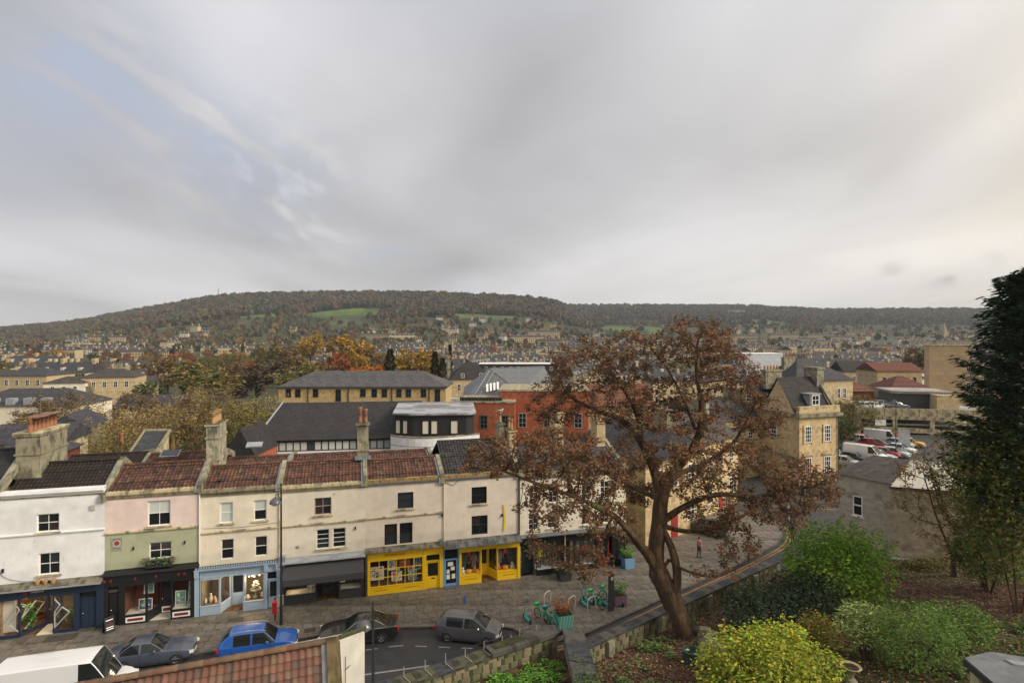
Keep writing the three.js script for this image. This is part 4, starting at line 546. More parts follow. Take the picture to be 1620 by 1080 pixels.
const pump = []; for (let i = 0; i < 9; i++) { const a = i / 9 * 6.283; pump.push(sph(0.11, Math.cos(a) * 0.12, 0.14, Math.sin(a) * 0.12, 1.2)); } const stalk = [bar([0, 0.24, 0], [0.03, 0.34, 0], 0.025, 0.018)];
display('pumpkin', 'orange pumpkin in the toy shop right window', 'pumpkin', (-0.46), 0.8, -0.3, [['fruit', pump, M(0.75, 0.27, 0.01, 0.6)], ['stalk', stalk, MT.wood]]); display('pumpkin', 'yellow pumpkin in the toy shop left window', 'pumpkin', (-3.35), 0.8, -0.3, [['fruit', pump, M(0.75, 0.42, 0.01, 0.6)], ['stalk', stalk, MT.wood]]);
function coat(label, s, m, z, y = 1.1) { display('hanging_garment', label, 'garment', s, y, z, [['garment', [extr([[-0.16, 0], [0.16, 0], [0.2, 0.6], [0.34, 0.25], [0.4, 0.3], [0.24, 0.85], [0.06, 0.95], [-0.06, 0.95], [-0.24, 0.85], [-0.4, 0.3], [-0.34, 0.25], [-0.2, 0.6]], 0.14)], m], ['hanger', [tube([[0, 0.92, 0.07], [0, 1.02, 0.07], [0.04, 1.06, 0.07]], 0.012)], MT.steel]]); }
coat('dark green garment hung in the toy shop left window', (-3.74), M(0.02, 0.06, 0.035, 0.9), -0.5, 1.2); coat('brown garment hung in the toy shop left window', (-2.95), M(0.16, 0.09, 0.06, 0.9), -0.5, 1.2); coat('black garment with pale trim in the toy shop right window', (-0.05), MT.blackmatt, -0.4, 1.3); coat('grey garment in the toy shop right window', (-0.91), M(0.12, 0.12, 0.13, 0.9), -0.55, 1.25);
bear('red paper lantern shape hung in the toy shop left window', (-3.35), M(0.5, 0.02, 0.02, 0.8), -0.45).position.y = 2.0; bear('red hung ornament in the toy shop right window', (-0.46), M(0.55, 0.05, 0.02, 0.8), -0.45).position.y = 1.95;
function mannequin(label, s, topM, legM) { display('mannequin', label, 'mannequin', s, 0.55, -0.45, [['torso', [lathe([[0.0, 0.78], [0.15, 0.8], [0.17, 1.0], [0.13, 1.15], [0.18, 1.38], [0.12, 1.46], [0.045, 1.5], [0.04, 1.56]], 14).scale(1, 1, 0.62), bar([0.17, 1.4, 0], [0.24, 1.1, 0.02], 0.05, 0.04), bar([0.24, 1.1, 0.02], [0.21, 0.84, 0.06], 0.04, 0.03), bar([-0.17, 1.4, 0], [-0.24, 1.1, 0.02], 0.05, 0.04), bar([-0.24, 1.1, 0.02], [-0.21, 0.84, 0.06], 0.04, 0.03)], topM], ['legs', [bar([0.08, 0.82, 0], [0.09, 0.05, 0], 0.085, 0.045), bar([-0.08, 0.82, 0], [-0.09, 0.05, 0.05], 0.085, 0.045)], legM], ['head', [sph(0.085, 0, 1.66, 0.01, 1.3)], MT.palewall], ['base', [cyl(0.18, 0.18, 0.02, 0, 0, 0, 16)], MT.steel]]); }
mannequin('mannequin in a bright yellow top in the dark boutique window', (2.38), M(0.62, 0.55, 0.02, 0.8), MT.blackmatt); mannequin('mannequin in a dark red dress in the boutique window', (3.38), M(0.14, 0.02, 0.03, 0.8), M(0.10, 0.02, 0.03, 0.8)); mannequin('mannequin in grey in the shop window behind the tree', (5.64), M(0.3, 0.3, 0.32, 0.8), MT.blackmatt); mannequin('mannequin in red in the shop window behind the tree', (6.35), M(0.5, 0.03, 0.02, 0.8), M(0.4, 0.03, 0.02, 0.8));
const urn = (label, s, z, r, h, m) => display('vase', label, 'vase', s, 0.76, z, [['vase', [lathe([[0, 0], [r * 0.6, 0], [r, h * 0.45], [r * 0.45, h * 0.85], [r * 0.6, h], [r * 0.4, h], [r * 0.35, h * 0.8]], 14)], m]]);
urn('white jug at the left of the pale blue shop window', (-21.57), -0.3, 0.1, 0.35, MT.palewall); urn('tall pale vase in the pale blue shop left window', (-21.27), -0.4, 0.12, 0.6, MT.palewall); urn('small white vase near the corner of the pale blue shop', (-20.92), -0.2, 0.08, 0.3, MT.whitepaint); urn('brown pot in the pale blue shop left window', (-21.07), -0.6, 0.14, 0.3, MT.potpale);
urn('round white pot in the pale blue shop right window', (-18.91), -0.25, 0.13, 0.28, MT.whitepaint); urn('green bowl low in the pale blue shop right window', (-18.47), -0.3, 0.2, 0.2, M(0.2, 0.25, 0.15, 0.6)); urn('cream pot at the right of the pale blue shop window', (-18.02), -0.3, 0.12, 0.34, MT.palewall);
display('cake_stand', 'tiered white stand in the pale blue shop right window', 'cake stand', (-18.47), 0.76, -0.55, [['stand', [cyl(0.04, 0.03, 1.0, 0, 0, 0), cyl(0.36, 0.36, 0.03, 0, 0.5, 0, 20), cyl(0.26, 0.26, 0.03, 0, 0.8, 0, 20), cyl(0.16, 0.16, 0.03, 0, 1.0, 0, 18)], MT.dirtywhite]]);

mesh('downpipe', [cyl(0.045, 0.045, 5.0, (-16.8)-(-21.84)-0.06, 3.45, 0.07, 8)], MT.trimcream, houseAt.cream); mesh('downpipe', [cyl(0.045, 0.045, 4.9, 0.1, 3.45, 0.07, 8)], MT.cream3, houseAt.yellow2); mesh('telephone_cable', [tube([[0.2, 5.95, 0.02], [2.5, 5.86, 0.03], [4.9, 5.95, 0.02]], 0.012, 20, 4)], MT.lead, houseAt.cream); mesh('vent_grille', [bb(1.0, 4.0, 0.002, 1.22, 4.18, 0.02)], MT.trimdirty, houseAt.glass); mesh('overflow_pipe', [bar([3.6, 7.7, 0], [3.6, 7.65, 0.22], 0.025)], MT.lead, houseAt.glass);

for (const [k, x, y, z] of [['white', 0.7, 12.6, -3.4], ['pink', 5.5, 12.4, -4.4], ['glass', 5.6, 12.2, -3.1], ['yellow2', 5.1, 11.5, -3.9]]) { const a = mesh('aerial', [bar([x, y, z], [x, y + 2.1, z], 0.022, 0.018, 5), bar([x - 0.6, y + 1.95, z + 0.1], [x + 0.6, y + 1.95, z - 0.1], 0.014, 0.014, 4), ...[-0.5, -0.3, -0.1, 0.1, 0.3, 0.5].map((q) => bar([x + q, y + 1.95, z - 0.22], [x + q, y + 1.95, z + 0.22], 0.01, 0.01, 4))], MT.lead, houseAt[k]); }


// ---------- vehicles ----------
const paint = (r, g, b, rough = 0.35) => P(r, g, b, rough, { clearcoat: 1, clearcoatRoughness: 0.06, metalness: 0.1 });
const carGlass = P(0.015, 0.018, 0.018, 0.05);
const wheelGeo = new Map();
function wheelGeos(r) {
  if (!wheelGeo.has(r)) {
    const t = lathe([[r * 0.62, -0.09], [r * 0.9, -0.1], [r, -0.07], [r, 0.07], [r * 0.9, 0.1], [r * 0.62, 0.09]], 22); t.rotateX(Math.PI / 2);
    const sp = [lathe([[r * 0.64, -0.05], [r * 0.66, 0.085], [r * 0.58, 0.085], [r * 0.56, 0.03]], 22).rotateX(Math.PI / 2), cyl(r * 0.13, r * 0.13, 0.03, 0, 0, 0, 10).rotateX(Math.PI / 2).translate(0, 0, 0.05)];
    for (let i = 0; i < 5; i++) { const g = bx(0.07, r * 0.55, 0.03, 0, r * 0.32, 0.065); g.rotateZ(i * Math.PI * 0.4); sp.push(g); }
    const d = cyl(r * 0.6, r * 0.6, 0.02, 0, 0, 0, 18).rotateX(Math.PI / 2).translate(0, 0, 0.005);
    wheelGeo.set(r, [merge([t]), merge(sp), merge([d])]);
  }
  return wheelGeo.get(r);
}
function car({ name = 'car', label, category = 'car', pos, turn = 0, group, L = 4.3, W = 1.78, H = 1.5, col, belt = 0.95, hood = 0.95, boot = 0.98, nose = 0.7, tail = 0.85, xs0 = 0.95, xs1 = 0.25, xr1 = -1.2, xr0 = -1.85, wb = 2.6, wx = 0.08, wr = 0.32, pillars = [-0.35], gEnd, rails, roofW = 0.66, van, trim, small, bright }) {
  const o = thing(name, label, category, pos, turn, group), h = L / 2, gc = 0.2, xs = new Set([-h, -h + 0.04, -h + 0.14, -h + 0.35, h - 0.5, h - 0.25, h - 0.1, h - 0.03, h, xs0, xs1, xr0, xr1]);
  for (let i = 1; i < 5; i++) { xs.add(lerp(xs0, xs1, i / 5)); xs.add(lerp(xr0, xr1, i / 5)); } for (let i = 1; i < 8; i++) { xs.add(lerp(xs1, xr1, i / 8)); xs.add(lerp(-h + 0.35, xr0, i / 8)); xs.add(lerp(xs0, h - 0.5, i / 8)); }
  for (const p of pillars) { xs.add(p - 0.05); xs.add(p + 0.05); }
  const st = [...xs].filter((x) => x >= -h && x <= h).sort((a, b) => a - b);
  const top = (x) => x > xs0 ? lerp(hood, nose, Math.pow((x - xs0) / (h - xs0), 2.2)) : x > xs1 ? lerp(H - 0.02, hood, Math.pow((x - xs1) / (xs0 - xs1), 1.12)) : x > xr1 ? H - 0.02 + 0.02 * Math.sin(Math.PI * (x - xr1) / (xs1 - xr1)) : x > xr0 ? lerp(boot, H - 0.02, Math.pow((x - xr0) / (xr1 - xr0), 0.85)) : lerp(boot, tail, Math.pow((xr0 - x) / (xr0 + h + 1e-6), 2.5));
  const hw = (x) => { const e = Math.abs(x) / h; return W / 2 * (1 - 0.05 * e * e - 0.17 * Math.pow(e, 18)); };
  const N = 11, rows = st.map((x) => {
    const w = hw(x), T = top(x), e = Math.abs(x) / h, bl = Math.min(belt - (van ? 0 : 0.05 * Math.max(0, x / h)), T - 0.015), c = clamp((T - bl) / (H - bl)), lo = gc + 0.16 * Math.pow(e, 14), zr = lerp(w * 0.93, W / 2 * (van ? 0.88 : roofW / 0.78 * 0.86), c);
    return [[0, lo], [w * 0.86, lo], [w * 0.98, lo + 0.1], [w, lerp(lo, bl, 0.55)], [w * 0.985, bl - 0.06], [w * 0.955, bl], [zr, T - 0.045 * c - 0.006], [zr - 0.07, T - 0.02 * c], [zr * 0.72, T], [zr * 0.35, T + 0.018], [0, T + 0.022]].map(([z, y]) => [x, y, z]);
  });
  // smooth normals over the whole shell
  const nv = rows.map(() => Array.from({ length: N }, () => V3(0, 0, 0))), sub = (a, b) => V3(a[0] - b[0], a[1] - b[1], a[2] - b[2]);
  const faces = [];
  for (let i = 0; i < st.length - 1; i++) for (let k = 0; k < N - 1; k++) { const a = rows[i][k], b = rows[i + 1][k], c = rows[i + 1][k + 1], d = rows[i][k + 1], n = sub(c, a).cross(sub(d, b)); n.multiplyScalar(-1); for (const [p, q] of [[i, k], [i + 1, k], [i + 1, k + 1], [i, k + 1]]) nv[p][q].add(n); faces.push([i, k]); }
  nv.forEach((r) => { r.forEach((n) => n.normalize()); r[N - 1].z = 0; r[N - 1].normalize(); });
  const buck = new Map();
  const emit = (key, i, k) => { if (!buck.has(key)) buck.set(key, [[], []]); const [P0, N0] = buck.get(key); const v = (p, q, s) => { const r = rows[p][q], n = nv[p][q]; P0.push(r[0], r[1], r[2] * s); N0.push(n.x, n.y, n.z * s); }; for (const s of key.endsWith('_r') ? [-1] : key.endsWith('_l') ? [1] : [1, -1]) { const Q = [[i, k], [i + 1, k], [i + 1, k + 1], [i, k + 1]], T = s > 0 ? [0, 2, 1, 0, 3, 2] : [0, 1, 2, 0, 2, 3]; for (const t of T) v(...Q[t], s); } };
  for (const [i, k] of faces) {
    const xm = (st[i] + st[i + 1]) / 2, hi = top(st[i]) > belt + 0.13 || top(st[i + 1]) > belt + 0.13;
    const pi = pillars.findIndex((p) => Math.abs(xm - p) < 0.05), end = gEnd ?? xr0 + 0.12;
    if (k === 5 && hi && xm < xs0 && xm > end && pi < 0) { const seg = pillars.filter((p) => p < xm).length; emit('side_window' + seg + '_l', i, k); emit('side_window' + seg + '_r', i, k); }
    else if (k >= 7 && xm < xs0 && xm > xs1) emit('windscreen', i, k);
    else if (k >= 7 && xm < xr1 && xm > xr0 + 0.05 && !van) emit('rear_window', i, k);
    else emit('body', i, k);
  }
  const capAt = (i, s) => { const g = []; for (let k = 0; k < N - 1; k++) for (const z of [1, -1]) { const a = rows[i][k], b = rows[i][k + 1]; const c = [st[i], (rows[i][0][1] + rows[i][N - 1][1]) / 2, 0]; g.push([c, [a[0], a[1], a[2] * z], [b[0], b[1], b[2] * z]].flat()); } const q = new THREE.BufferGeometry(); q.setAttribute('position', new THREE.Float32BufferAttribute(g.flat(), 3)); q.computeVertexNormals(); return q; };
  const caps = [capAt(0, -1), capAt(st.length - 1, 1)];
  for (const [key, [p, n]] of buck) { const g = new THREE.BufferGeometry(); g.setAttribute('position', new THREE.Float32BufferAttribute(p, 3)); g.setAttribute('normal', new THREE.Float32BufferAttribute(n, 3)); const nm = key.replace(/\d?_[lr]$/, '').replace(/\d$/, ''); mesh(nm, key === 'body' ? [g, ...caps] : [g], key === 'body' ? col : carGlass, o); }
  const [tg, rg, dg] = wheelGeos(wr);
  for (const sx of [1, -1]) for (const sz of [1, -1]) {
    const x = sx * wb / 2 + wx, z = hw(x) - 0.085;
    if (!small) mesh('wheel_arch', [cyl(wr + 0.065, wr + 0.065, 0.04, 0, 0, 0, 20).rotateX(Math.PI / 2).translate(x, wr + 0.02, sz * (hw(x) - 0.03) - 0.02)], MT.blackmatt, o);
    const w = same('wheel', tg, MT.rubber, o); w.position.set(x, wr, sz * z); w.rotation.y = sz > 0 ? 0 : Math.PI; same('rim', rg, MT.rim, w); same('hub', dg, MT.blackmatt, w);
  }
  const eb = hw(h) , lf = (s) => [bx(0.22, 0.14, 0.36, h - 0.1, nose - 0.08, s * (W / 2 - 0.26), 0, s * 0.45)], lr = (s) => [bx(0.14, 0.2, 0.26, -h + 0.06, tail - 0.12, s * (W / 2 - 0.18), 0, -s * 0.5)];
  for (const s of [1, -1]) { mesh('headlight', lf(s), MT.clearlamp, o); mesh('tail_light', lr(s), MT.redlamp, o); mesh('mirror', [new THREE.SphereGeometry(0.1, 8, 6).scale(0.9, 0.75, 1).translate(xs0 - 0.42, belt + 0.09, s * (W / 2 + 0.08)), bar([xs0 - 0.4, belt + 0.02, s * (W / 2 - 0.08)], [xs0 - 0.4, belt + 0.06, s * (W / 2 + 0.06)], 0.03)], trim || col, o); }
  mesh('grille', [bx(0.03, 0.13, W * 0.42, h + 0.0, nose - 0.14, 0)], MT.blackmatt, o);
  mesh('number_plate', [bx(0.02, 0.11, 0.5, h + 0.015, 0.42, 0)], MT.whitepaint, o); mesh('rear_plate', [bx(0.02, 0.11, 0.5, -h - 0.012, 0.6, 0)], M(0.7, 0.5, 0.05, 0.5), o);
  if (!small) mesh('lower_trim', [bb(-h + 0.5, gc - 0.02, -W / 2 + 0.02, h - 0.5, gc + 0.1, W / 2 - 0.012)], MT.blackmatt, o);
  if (!small) { for (const s of [1, -1]) for (const x of [...(van ? [1.0, 0.1, -1.0] : [...pillars, xs0 - 0.25, gEnd ?? xr0 + 0.45])]) mesh('door_seam', [bb(x - 0.008, gc + 0.12, s * hw(x) * 0.985 - 0.012, x + 0.008, belt - 0.05, s * hw(x) * 0.985 + 0.016 * s + (s > 0 ? 0.0 : 0.012))], MT.blackmatt, o); }
  if (bright) for (const s of [1, -1]) { const q = st.map((x, i) => [x, rows[i]]).filter(([x]) => x < xs0 - 0.1 && x > xr0 + 0.12); mesh('window_trim', [tube(q.map(([x, r]) => [x, r[5][1] + 0.005, s * (r[5][2] + 0.006)]), 0.014, 30, 5)], MT.chrome, o); mesh('window_trim', [tube(q.map(([x, r]) => [x, r[6][1] - 0.01, s * (r[6][2] + 0.006)]), 0.014, 30, 5)], MT.chrome, o); }
  if (rails) for (const s of [1, -1]) mesh('roof_rail', [tube([[xr1 + 0.1, H - 0.04, s * 0.56], [xr1 + 0.25, H + 0.04, s * 0.57], [xs1 - 0.1, H + 0.04, s * 0.57], [xs1 + 0.1, H - 0.04, s * 0.56]], 0.02)], MT.chrome, o);
  return o;
}
const SW = 0.285;   // the bays follow the kerb
car({ name: 'white_van', label: 'white high-roofed van driving past at the bottom left corner', category: 'van', pos: [-22.9, 0, -29.15], turn: SW, L: 5.9, W: 2.0, H: 2.52, col: paint(0.72, 0.72, 0.73), belt: 1.3, hood: 1.2, boot: 2.3, nose: 0.95, tail: 2.3, xs0: 2.25, xs1: 1.42, xr1: -2.85, xr0: -2.94, wb: 3.6, wr: 0.36, van: true, gEnd: 1.0, pillars: [] });
car({ name: 'coupe', label: 'slate blue two-door coupe parked between the van and the blue car', pos: [(-20.98), 0, -33.2], turn: SW, L: 4.43, W: 1.7, H: 1.38, col: paint(0.07, 0.082, 0.125), belt: 0.88, hood: 0.88, boot: 0.92, nose: 0.68, tail: 0.82, xs0: 0.75, xs1: 0.05, xr1: -0.95, xr0: -1.55, pillars: [-0.45] });
car({ name: 'small_suv', label: 'bright blue small SUV with silver roof rails parked by the post', pos: [(-15.11), 0, -33.9], turn: SW, L: 4.28, W: 1.78, H: 1.64, col: paint(0.012, 0.10, 0.42), belt: 1.02, hood: 1.02, boot: 1.2, nose: 0.78, tail: 1.0, xs0: 1.0, xs1: 0.35, xr1: -1.5, xr0: -2.0, wr: 0.35, rails: true, pillars: [-0.3], gEnd: -1.35 });
car({ name: 'saloon', label: 'black saloon with chrome window trim parked facing left', pos: [(-9.56), 0, -35.65], turn: SW + Math.PI - 0.06, bright: true, L: 4.7, W: 1.83, H: 1.43, col: paint(0.012, 0.011, 0.012), belt: 0.93, hood: 0.93, boot: 0.98, nose: 0.72, tail: 0.9, xs0: 0.85, xs1: 0.1, xr1: -0.95, xr0: -1.65, wb: 2.8, wr: 0.34, pillars: [-0.35] });
car({ name: 'hatchback', label: 'metallic grey hatchback parked below the blue door', pos: [(-2.7), 0, -35.75], turn: -0.2, L: 4.05, W: 1.7, H: 1.54, col: paint(0.095, 0.095, 0.108), belt: 0.98, hood: 1.0, boot: 1.12, nose: 0.72, tail: 0.95, xs0: 1.25, xs1: 0.45, xr1: -1.5, xr0: -1.9, wb: 2.53, wr: 0.31, pillars: [-0.15], gEnd: -1.35, trim: MT.chrome });
car({ name: 'car', label: 'dark grey car standing behind the low boughs of the tree', pos: [18.6, 0.12, -54.5], turn: 2.4, L: 4.4, col: paint(0.05, 0.06, 0.07) });
// cars in the open car park
{
  const C = { white: [0.7, 0.7, 0.71], silver: [0.42, 0.44, 0.46], black: [0.015, 0.015, 0.017], red: [0.42, 0.02, 0.02], yellow: [0.62, 0.33, 0.02], blue: [0.04, 0.08, 0.2], grey: [0.16, 0.17, 0.18] };
  for (const [px, z, c, lab, v] of [[48.46, -82.61, 'silver', 'silver car nearest the stone house in the car park'], [49.77, -86.8, 'white', 'white car half hidden by the stone house corner'], [51.23, -85.07, 'black', 'black car between the silver car and the white van'], [53.82, -86.8, 'white', 'long white van in the front row of the car park', 1], [56.13, -86.8, 'silver', 'pale car beside the white van in the car park front row'], [58.48, -89.06, 'red', 'dark red car in the front row of the car park'], [59.87, -89.06, 'silver', 'silver car next to the dark red one'], [62.82, -91.94, 'white', 'small white car at the end of the front row'], [56.27, -93.96, 'grey', 'grey car in the second row near the stone house'], [61.19, -96.61, 'red', 'red car in the second row of the car park'], [62.02, -96.07, 'black', 'black car in the second row beside the red one'], [65.61, -100.59, 'white', 'white van at the back of the car park', 1], [65.8, -96.61, 'silver', 'silver estate car in the second row of the car park'], [68.12, -97.16, 'yellow', 'mustard yellow car at the right of the car park'], [61.78, -100, 'white', 'white car by the red barriers']].map((q) => [[q[0], q[1]], 0, q[2], q[3], q[4]])) {
    const base = { label: lab, group: 'vehicles in the open car park', pos: [px[0], 0.006, px[1]], turn: -0.85 + 0.08 * (hash2(Math.round(px[0] * 7), 3) - 0.5), col: paint(...C[c]), small: true };
    car(v ? { ...base, name: 'parked_van', category: 'van', L: 5.6, W: 2.0, H: 2.3, belt: 1.25, hood: 1.15, boot: 2.1, nose: 0.95, tail: 2.1, xs0: 2.1, xs1: 1.25, xr1: -2.7, xr0: -2.78, wb: 3.4, van: true, gEnd: 0.9, pillars: [], wr: 0.35 } : { ...base, name: 'parked_car', L: 4.2 });
  }
}

// ---------- street lamps, pillar, post ----------
function lampPost(label, pos, h, turn, arm = 0.9) {
  const o = thing('street_lamp', label, 'street lamp', pos, turn, 'black street lamps');
  mesh('pole', [cyl(0.11, 0.09, 1.2, 0, 0, 0), cyl(0.075, 0.05, h - 1.2, 0, 1.2, 0), cyl(0.13, 0.11, 0.08, 0, 1.18, 0)], MT.iron, o);
  mesh('finial', [lathe([[0, 0.45], [0.02, 0.3], [0.07, 0.22], [0.03, 0.1], [0.08, 0]], 10, 0, h, 0)], MT.iron, o);
  mesh('bracket', [tube([[0, h - 0.9, 0], [arm * 0.35, h - 0.55, 0], [arm * 0.8, h - 0.35, 0], [arm, h - 0.55, 0]], 0.028), tube([[0, h - 0.3, 0], [arm * 0.3, h - 0.35, 0], [arm * 0.55, h - 0.46, 0]], 0.02)], MT.iron, o);
  const l = mesh('lamp_hood', [lathe([[0.05, 0.40], [0.1, 0.36], [0.18, 0.30], [0.33, 0.16], [0.38, 0.0], [0.34, 0.0]], 18, arm, h - 0.95, 0)], M(0.10, 0.10, 0.11, 0.22), o); l.position.set(0, 0, 0); mesh('lamp_bowl', [lathe([[0.0, -0.2], [0.16, -0.16], [0.28, -0.07], [0.33, 0.0]], 16, arm, h - 0.95, 0)], P(0.55, 0.55, 0.52, 0.2), l);
  return o;
}
lampPost('tall black street lamp between the pale blue and charcoal shops', [-15.07, -37.1].flatMap((v, i) => i ? [0.12, v] : [v]), 8.9, Math.PI + 0.25, 0.35);
{ const o = lampPost('black street lamp in the foreground beside the white gable', [(-6.48), 0, -26.5], 6.3, Math.PI - 0.1, 0.42); }
lampPost('thin street lamp standing in the car park', [(59.45), 0, -88], 9.5, 1.2, 0.9);
{ const o = thing('post_box', 'red post box fixed to a black post before the pale blue shop', 'post box', [-15.64, -37.43].flatMap((v, i) => i ? [0.12, v] : [v]), TH); mesh('post', [cyl(0.05, 0.05, 1.5, 0, 0, -0.22)], MT.iron, o); mesh('box', [cyl(0.16, 0.16, 0.72, 0, 0.6, 0, 16), lathe([[0, 0.12], [0.1, 0.1], [0.18, 0.03], [0.18, 0]], 16, 0, 1.32, 0)], MT.red, o); mesh('slot', [bx(0.24, 0.04, 0.03, 0, 1.2, 0.15)], MT.black, o); }
{ const o = thing('utility_cabinet', 'pale metal box on the foot of the tall street lamp', 'box', [-15.42, -37.93].flatMap((v, i) => i ? [0.12, v] : [v]), TH); mesh('cabinet', [bb(-0.16, 0.9, -0.02, 0.16, 1.55, 0.12)], MT.dirtywhite, o); mesh('cabinet_post', [cyl(0.06, 0.06, 0.95, 0, 0, 0)], MT.iron, o); }
{ const o = thing('sign_post', 'small blue sign on a thin post behind the grey hatchback', 'sign', [-3.22, -38.18].flatMap((v, i) => i ? [0.12, v] : [v]), TH + 0.9); mesh('post', [cyl(0.03, 0.03, 1.1, 0, 0, 0)], MT.galv, o); mesh('sign_plate', [bx(0.34, 0.5, 0.02, 0, 1.1, 0.04)], M(0.02, 0.12, 0.5, 0.4), o); }
{ const o = thing('notice_pillar', 'tall dark notice pillar beside the bright planters', 'notice pillar', [6.8, -38.97].flatMap((v, i) => i ? [0.12, v] : [v]), TH + 0.3); mesh('pillar', [bb(-0.2, 0, -0.08, 0.2, 2.6, 0.08), lathe([[0.0, 0.12], [0.15, 0.08], [0.22, 0]], 12, 0, 2.6, 0)], MT.charcoal, o); mesh('notice', [cyl(0.13, 0.13, 0.012, 0, 0, 0, 16).rotateX(Math.PI / 2).translate(0, 2.25, 0.09)], MT.dirtywhite, o); }
{ const o = thing('sandwich_board', 'black pavement sign with white lines beside the gallery door', 'sign board', at((-26.91), 0.125, 0.75), TH + 0.7); for (const s of [1, -1]) mesh('board', [tr(rot(bx(0.55, 0.95, 0.025), s * -0.2), 0, 0.47, s * 0.12)], MT.black, o); for (const [y, w] of [[0.75, 0.4], [0.5, 0.3], [0.32, 0.4], [0.2, 0.4]]) mesh('painted_line', [tr(rot(bx(w, 0.06, 0.004), -0.2), 0, y, 0.138 + (0.47 - y) * 0.2)], y === 0.5 ? MT.oxblood : MT.whitepaint, o); }

// ---------- scooters, bicycles, planters ----------
const teal = M(0.03, 0.36, 0.33, 0.4), limeg = M(0.06, 0.42, 0.16, 0.45);
function scooter(label, pos, turn) {
  const o = thing('electric_scooter', label, 'scooter', pos, turn, 'hire scooters parked on the pavement');
  mesh('deck', [bb(-0.42, 0.13, -0.08, 0.36, 0.2, 0.08)], teal, o); mesh('stem', [bar([0.42, 0.16, 0], [0.3, 1.12, 0], 0.045, 0.035), bar([0.36, 0.16, 0], [0.44, 0.3, 0], 0.05)], teal, o); mesh('handlebar', [bar([0.29, 1.14, -0.26], [0.29, 1.14, 0.26], 0.022)], MT.black, o);
  for (const x of [-0.48, 0.5]) mesh('wheel', [new THREE.TorusGeometry(0.1, 0.032, 6, 14).translate(x, 0.13, 0), cyl(0.05, 0.05, 0.05, 0, 0, 0, 8).rotateX(Math.PI / 2).translate(x, 0.13, -0.02)], MT.rubber, o);
  mesh('mudguard', [tube([[-0.6, 0.2, 0], [-0.5, 0.28, 0], [-0.38, 0.22, 0]], 0.03)], MT.black, o);
}
function bicycle(label, pos, turn, m) {
  const o = thing('hire_bicycle', label, 'bicycle', pos, turn, 'hire bicycles parked on the pavement');
  mesh('frame', [bar([-0.5, 0.34, 0], [-0.05, 0.3, 0], 0.03), bar([-0.05, 0.3, 0], [-0.22, 0.85, 0], 0.03), bar([-0.05, 0.3, 0], [0.36, 0.8, 0], 0.045), bar([0.36, 0.95, 0], [0.5, 0.34, 0], 0.028), bar([-0.5, 0.34, 0], [-0.2, 0.7, 0], 0.02)], m, o); mesh('mudguard', [new THREE.TorusGeometry(0.38, 0.035, 4, 14, 2.2).rotateZ(0.6).translate(-0.5, 0.34, 0)], m, o);
  for (const x of [-0.5, 0.5]) mesh('wheel', [new THREE.TorusGeometry(0.32, 0.025, 6, 22).translate(x, 0.34, 0), bar([x - 0.31, 0.34, 0], [x + 0.31, 0.34, 0], 0.006), bar([x, 0.03, 0], [x, 0.65, 0], 0.006), bar([x - 0.22, 0.12, 0], [x + 0.22, 0.56, 0], 0.006), bar([x - 0.22, 0.56, 0], [x + 0.22, 0.12, 0], 0.006)], MT.rubber, o);
  mesh('saddle', [new THREE.SphereGeometry(0.1, 8, 6).scale(1.5, 0.5, 0.8).translate(-0.24, 0.92, 0)], MT.black, o); mesh('handlebar', [bar([0.34, 1.02, -0.28], [0.34, 1.02, 0.28], 0.02), bar([0.36, 0.93, 0], [0.34, 1.04, 0], 0.022)], MT.black, o); mesh('basket', [bb(0.44, 0.78, -0.16, 0.7, 1.0, 0.16)], m, o);
}
const G3 = (a) => [a[0], 0.125, a[1]];
scooter('teal scooter standing alone at the left of the parked scooters', G3([1, -37.58]), 2.0); scooter('teal scooter right of the orange planter, left of the green bicycle', G3([5.07, -39.68]), 2.0); scooter('teal scooter right of the second green bicycle', G3([6.5, -39.77]), 2.1); scooter('teal scooter at the far right end of the row', G3([7.33, -39.77]), 2.4);
scooter('teal scooter just behind the second scooter in the row', G3([5.45, -40.24]), 2.2); scooter('teal scooter between the second green bicycle and the pillar', G3([6.23, -40.05]), 1.9); bicycle('green hire bicycle partly behind the notice pillar', G3([6.84, -40.24]), 2.3, limeg); bicycle('green hire bicycle left of the orange planter', G3([2, -37.58]), 2.2, limeg); bicycle('teal hire bicycle against the wall left of the orange planter', G3([2.43, -37.09]), 2.0, teal); bicycle('green hire bicycle in the row right of the orange planter', G3([5.85, -39.58]), 2.2, limeg);
for (const [a, lab, t] of [[[2.49, -39.95], 'bent white cycle hoop nearest the hatchback', 0.9], [[4.14, -39.22], 'bent white cycle hoop behind the orange planter', 0.8], [[5.48, -39.13], 'bent white cycle hoop between the scooters', 0.7]]) { const o = thing('cycle_hoop', lab, 'cycle stand', G3(a), t, 'white cycle hoops'); mesh('hoop', [tube([[-0.38, 0, 0], [-0.38, 0.7, 0], [-0.28, 0.82, 0], [0.28, 0.82, 0], [0.38, 0.7, 0], [0.38, 0, 0]], 0.035, 30)], M(0.55, 0.5, 0.48, 0.4), o); }

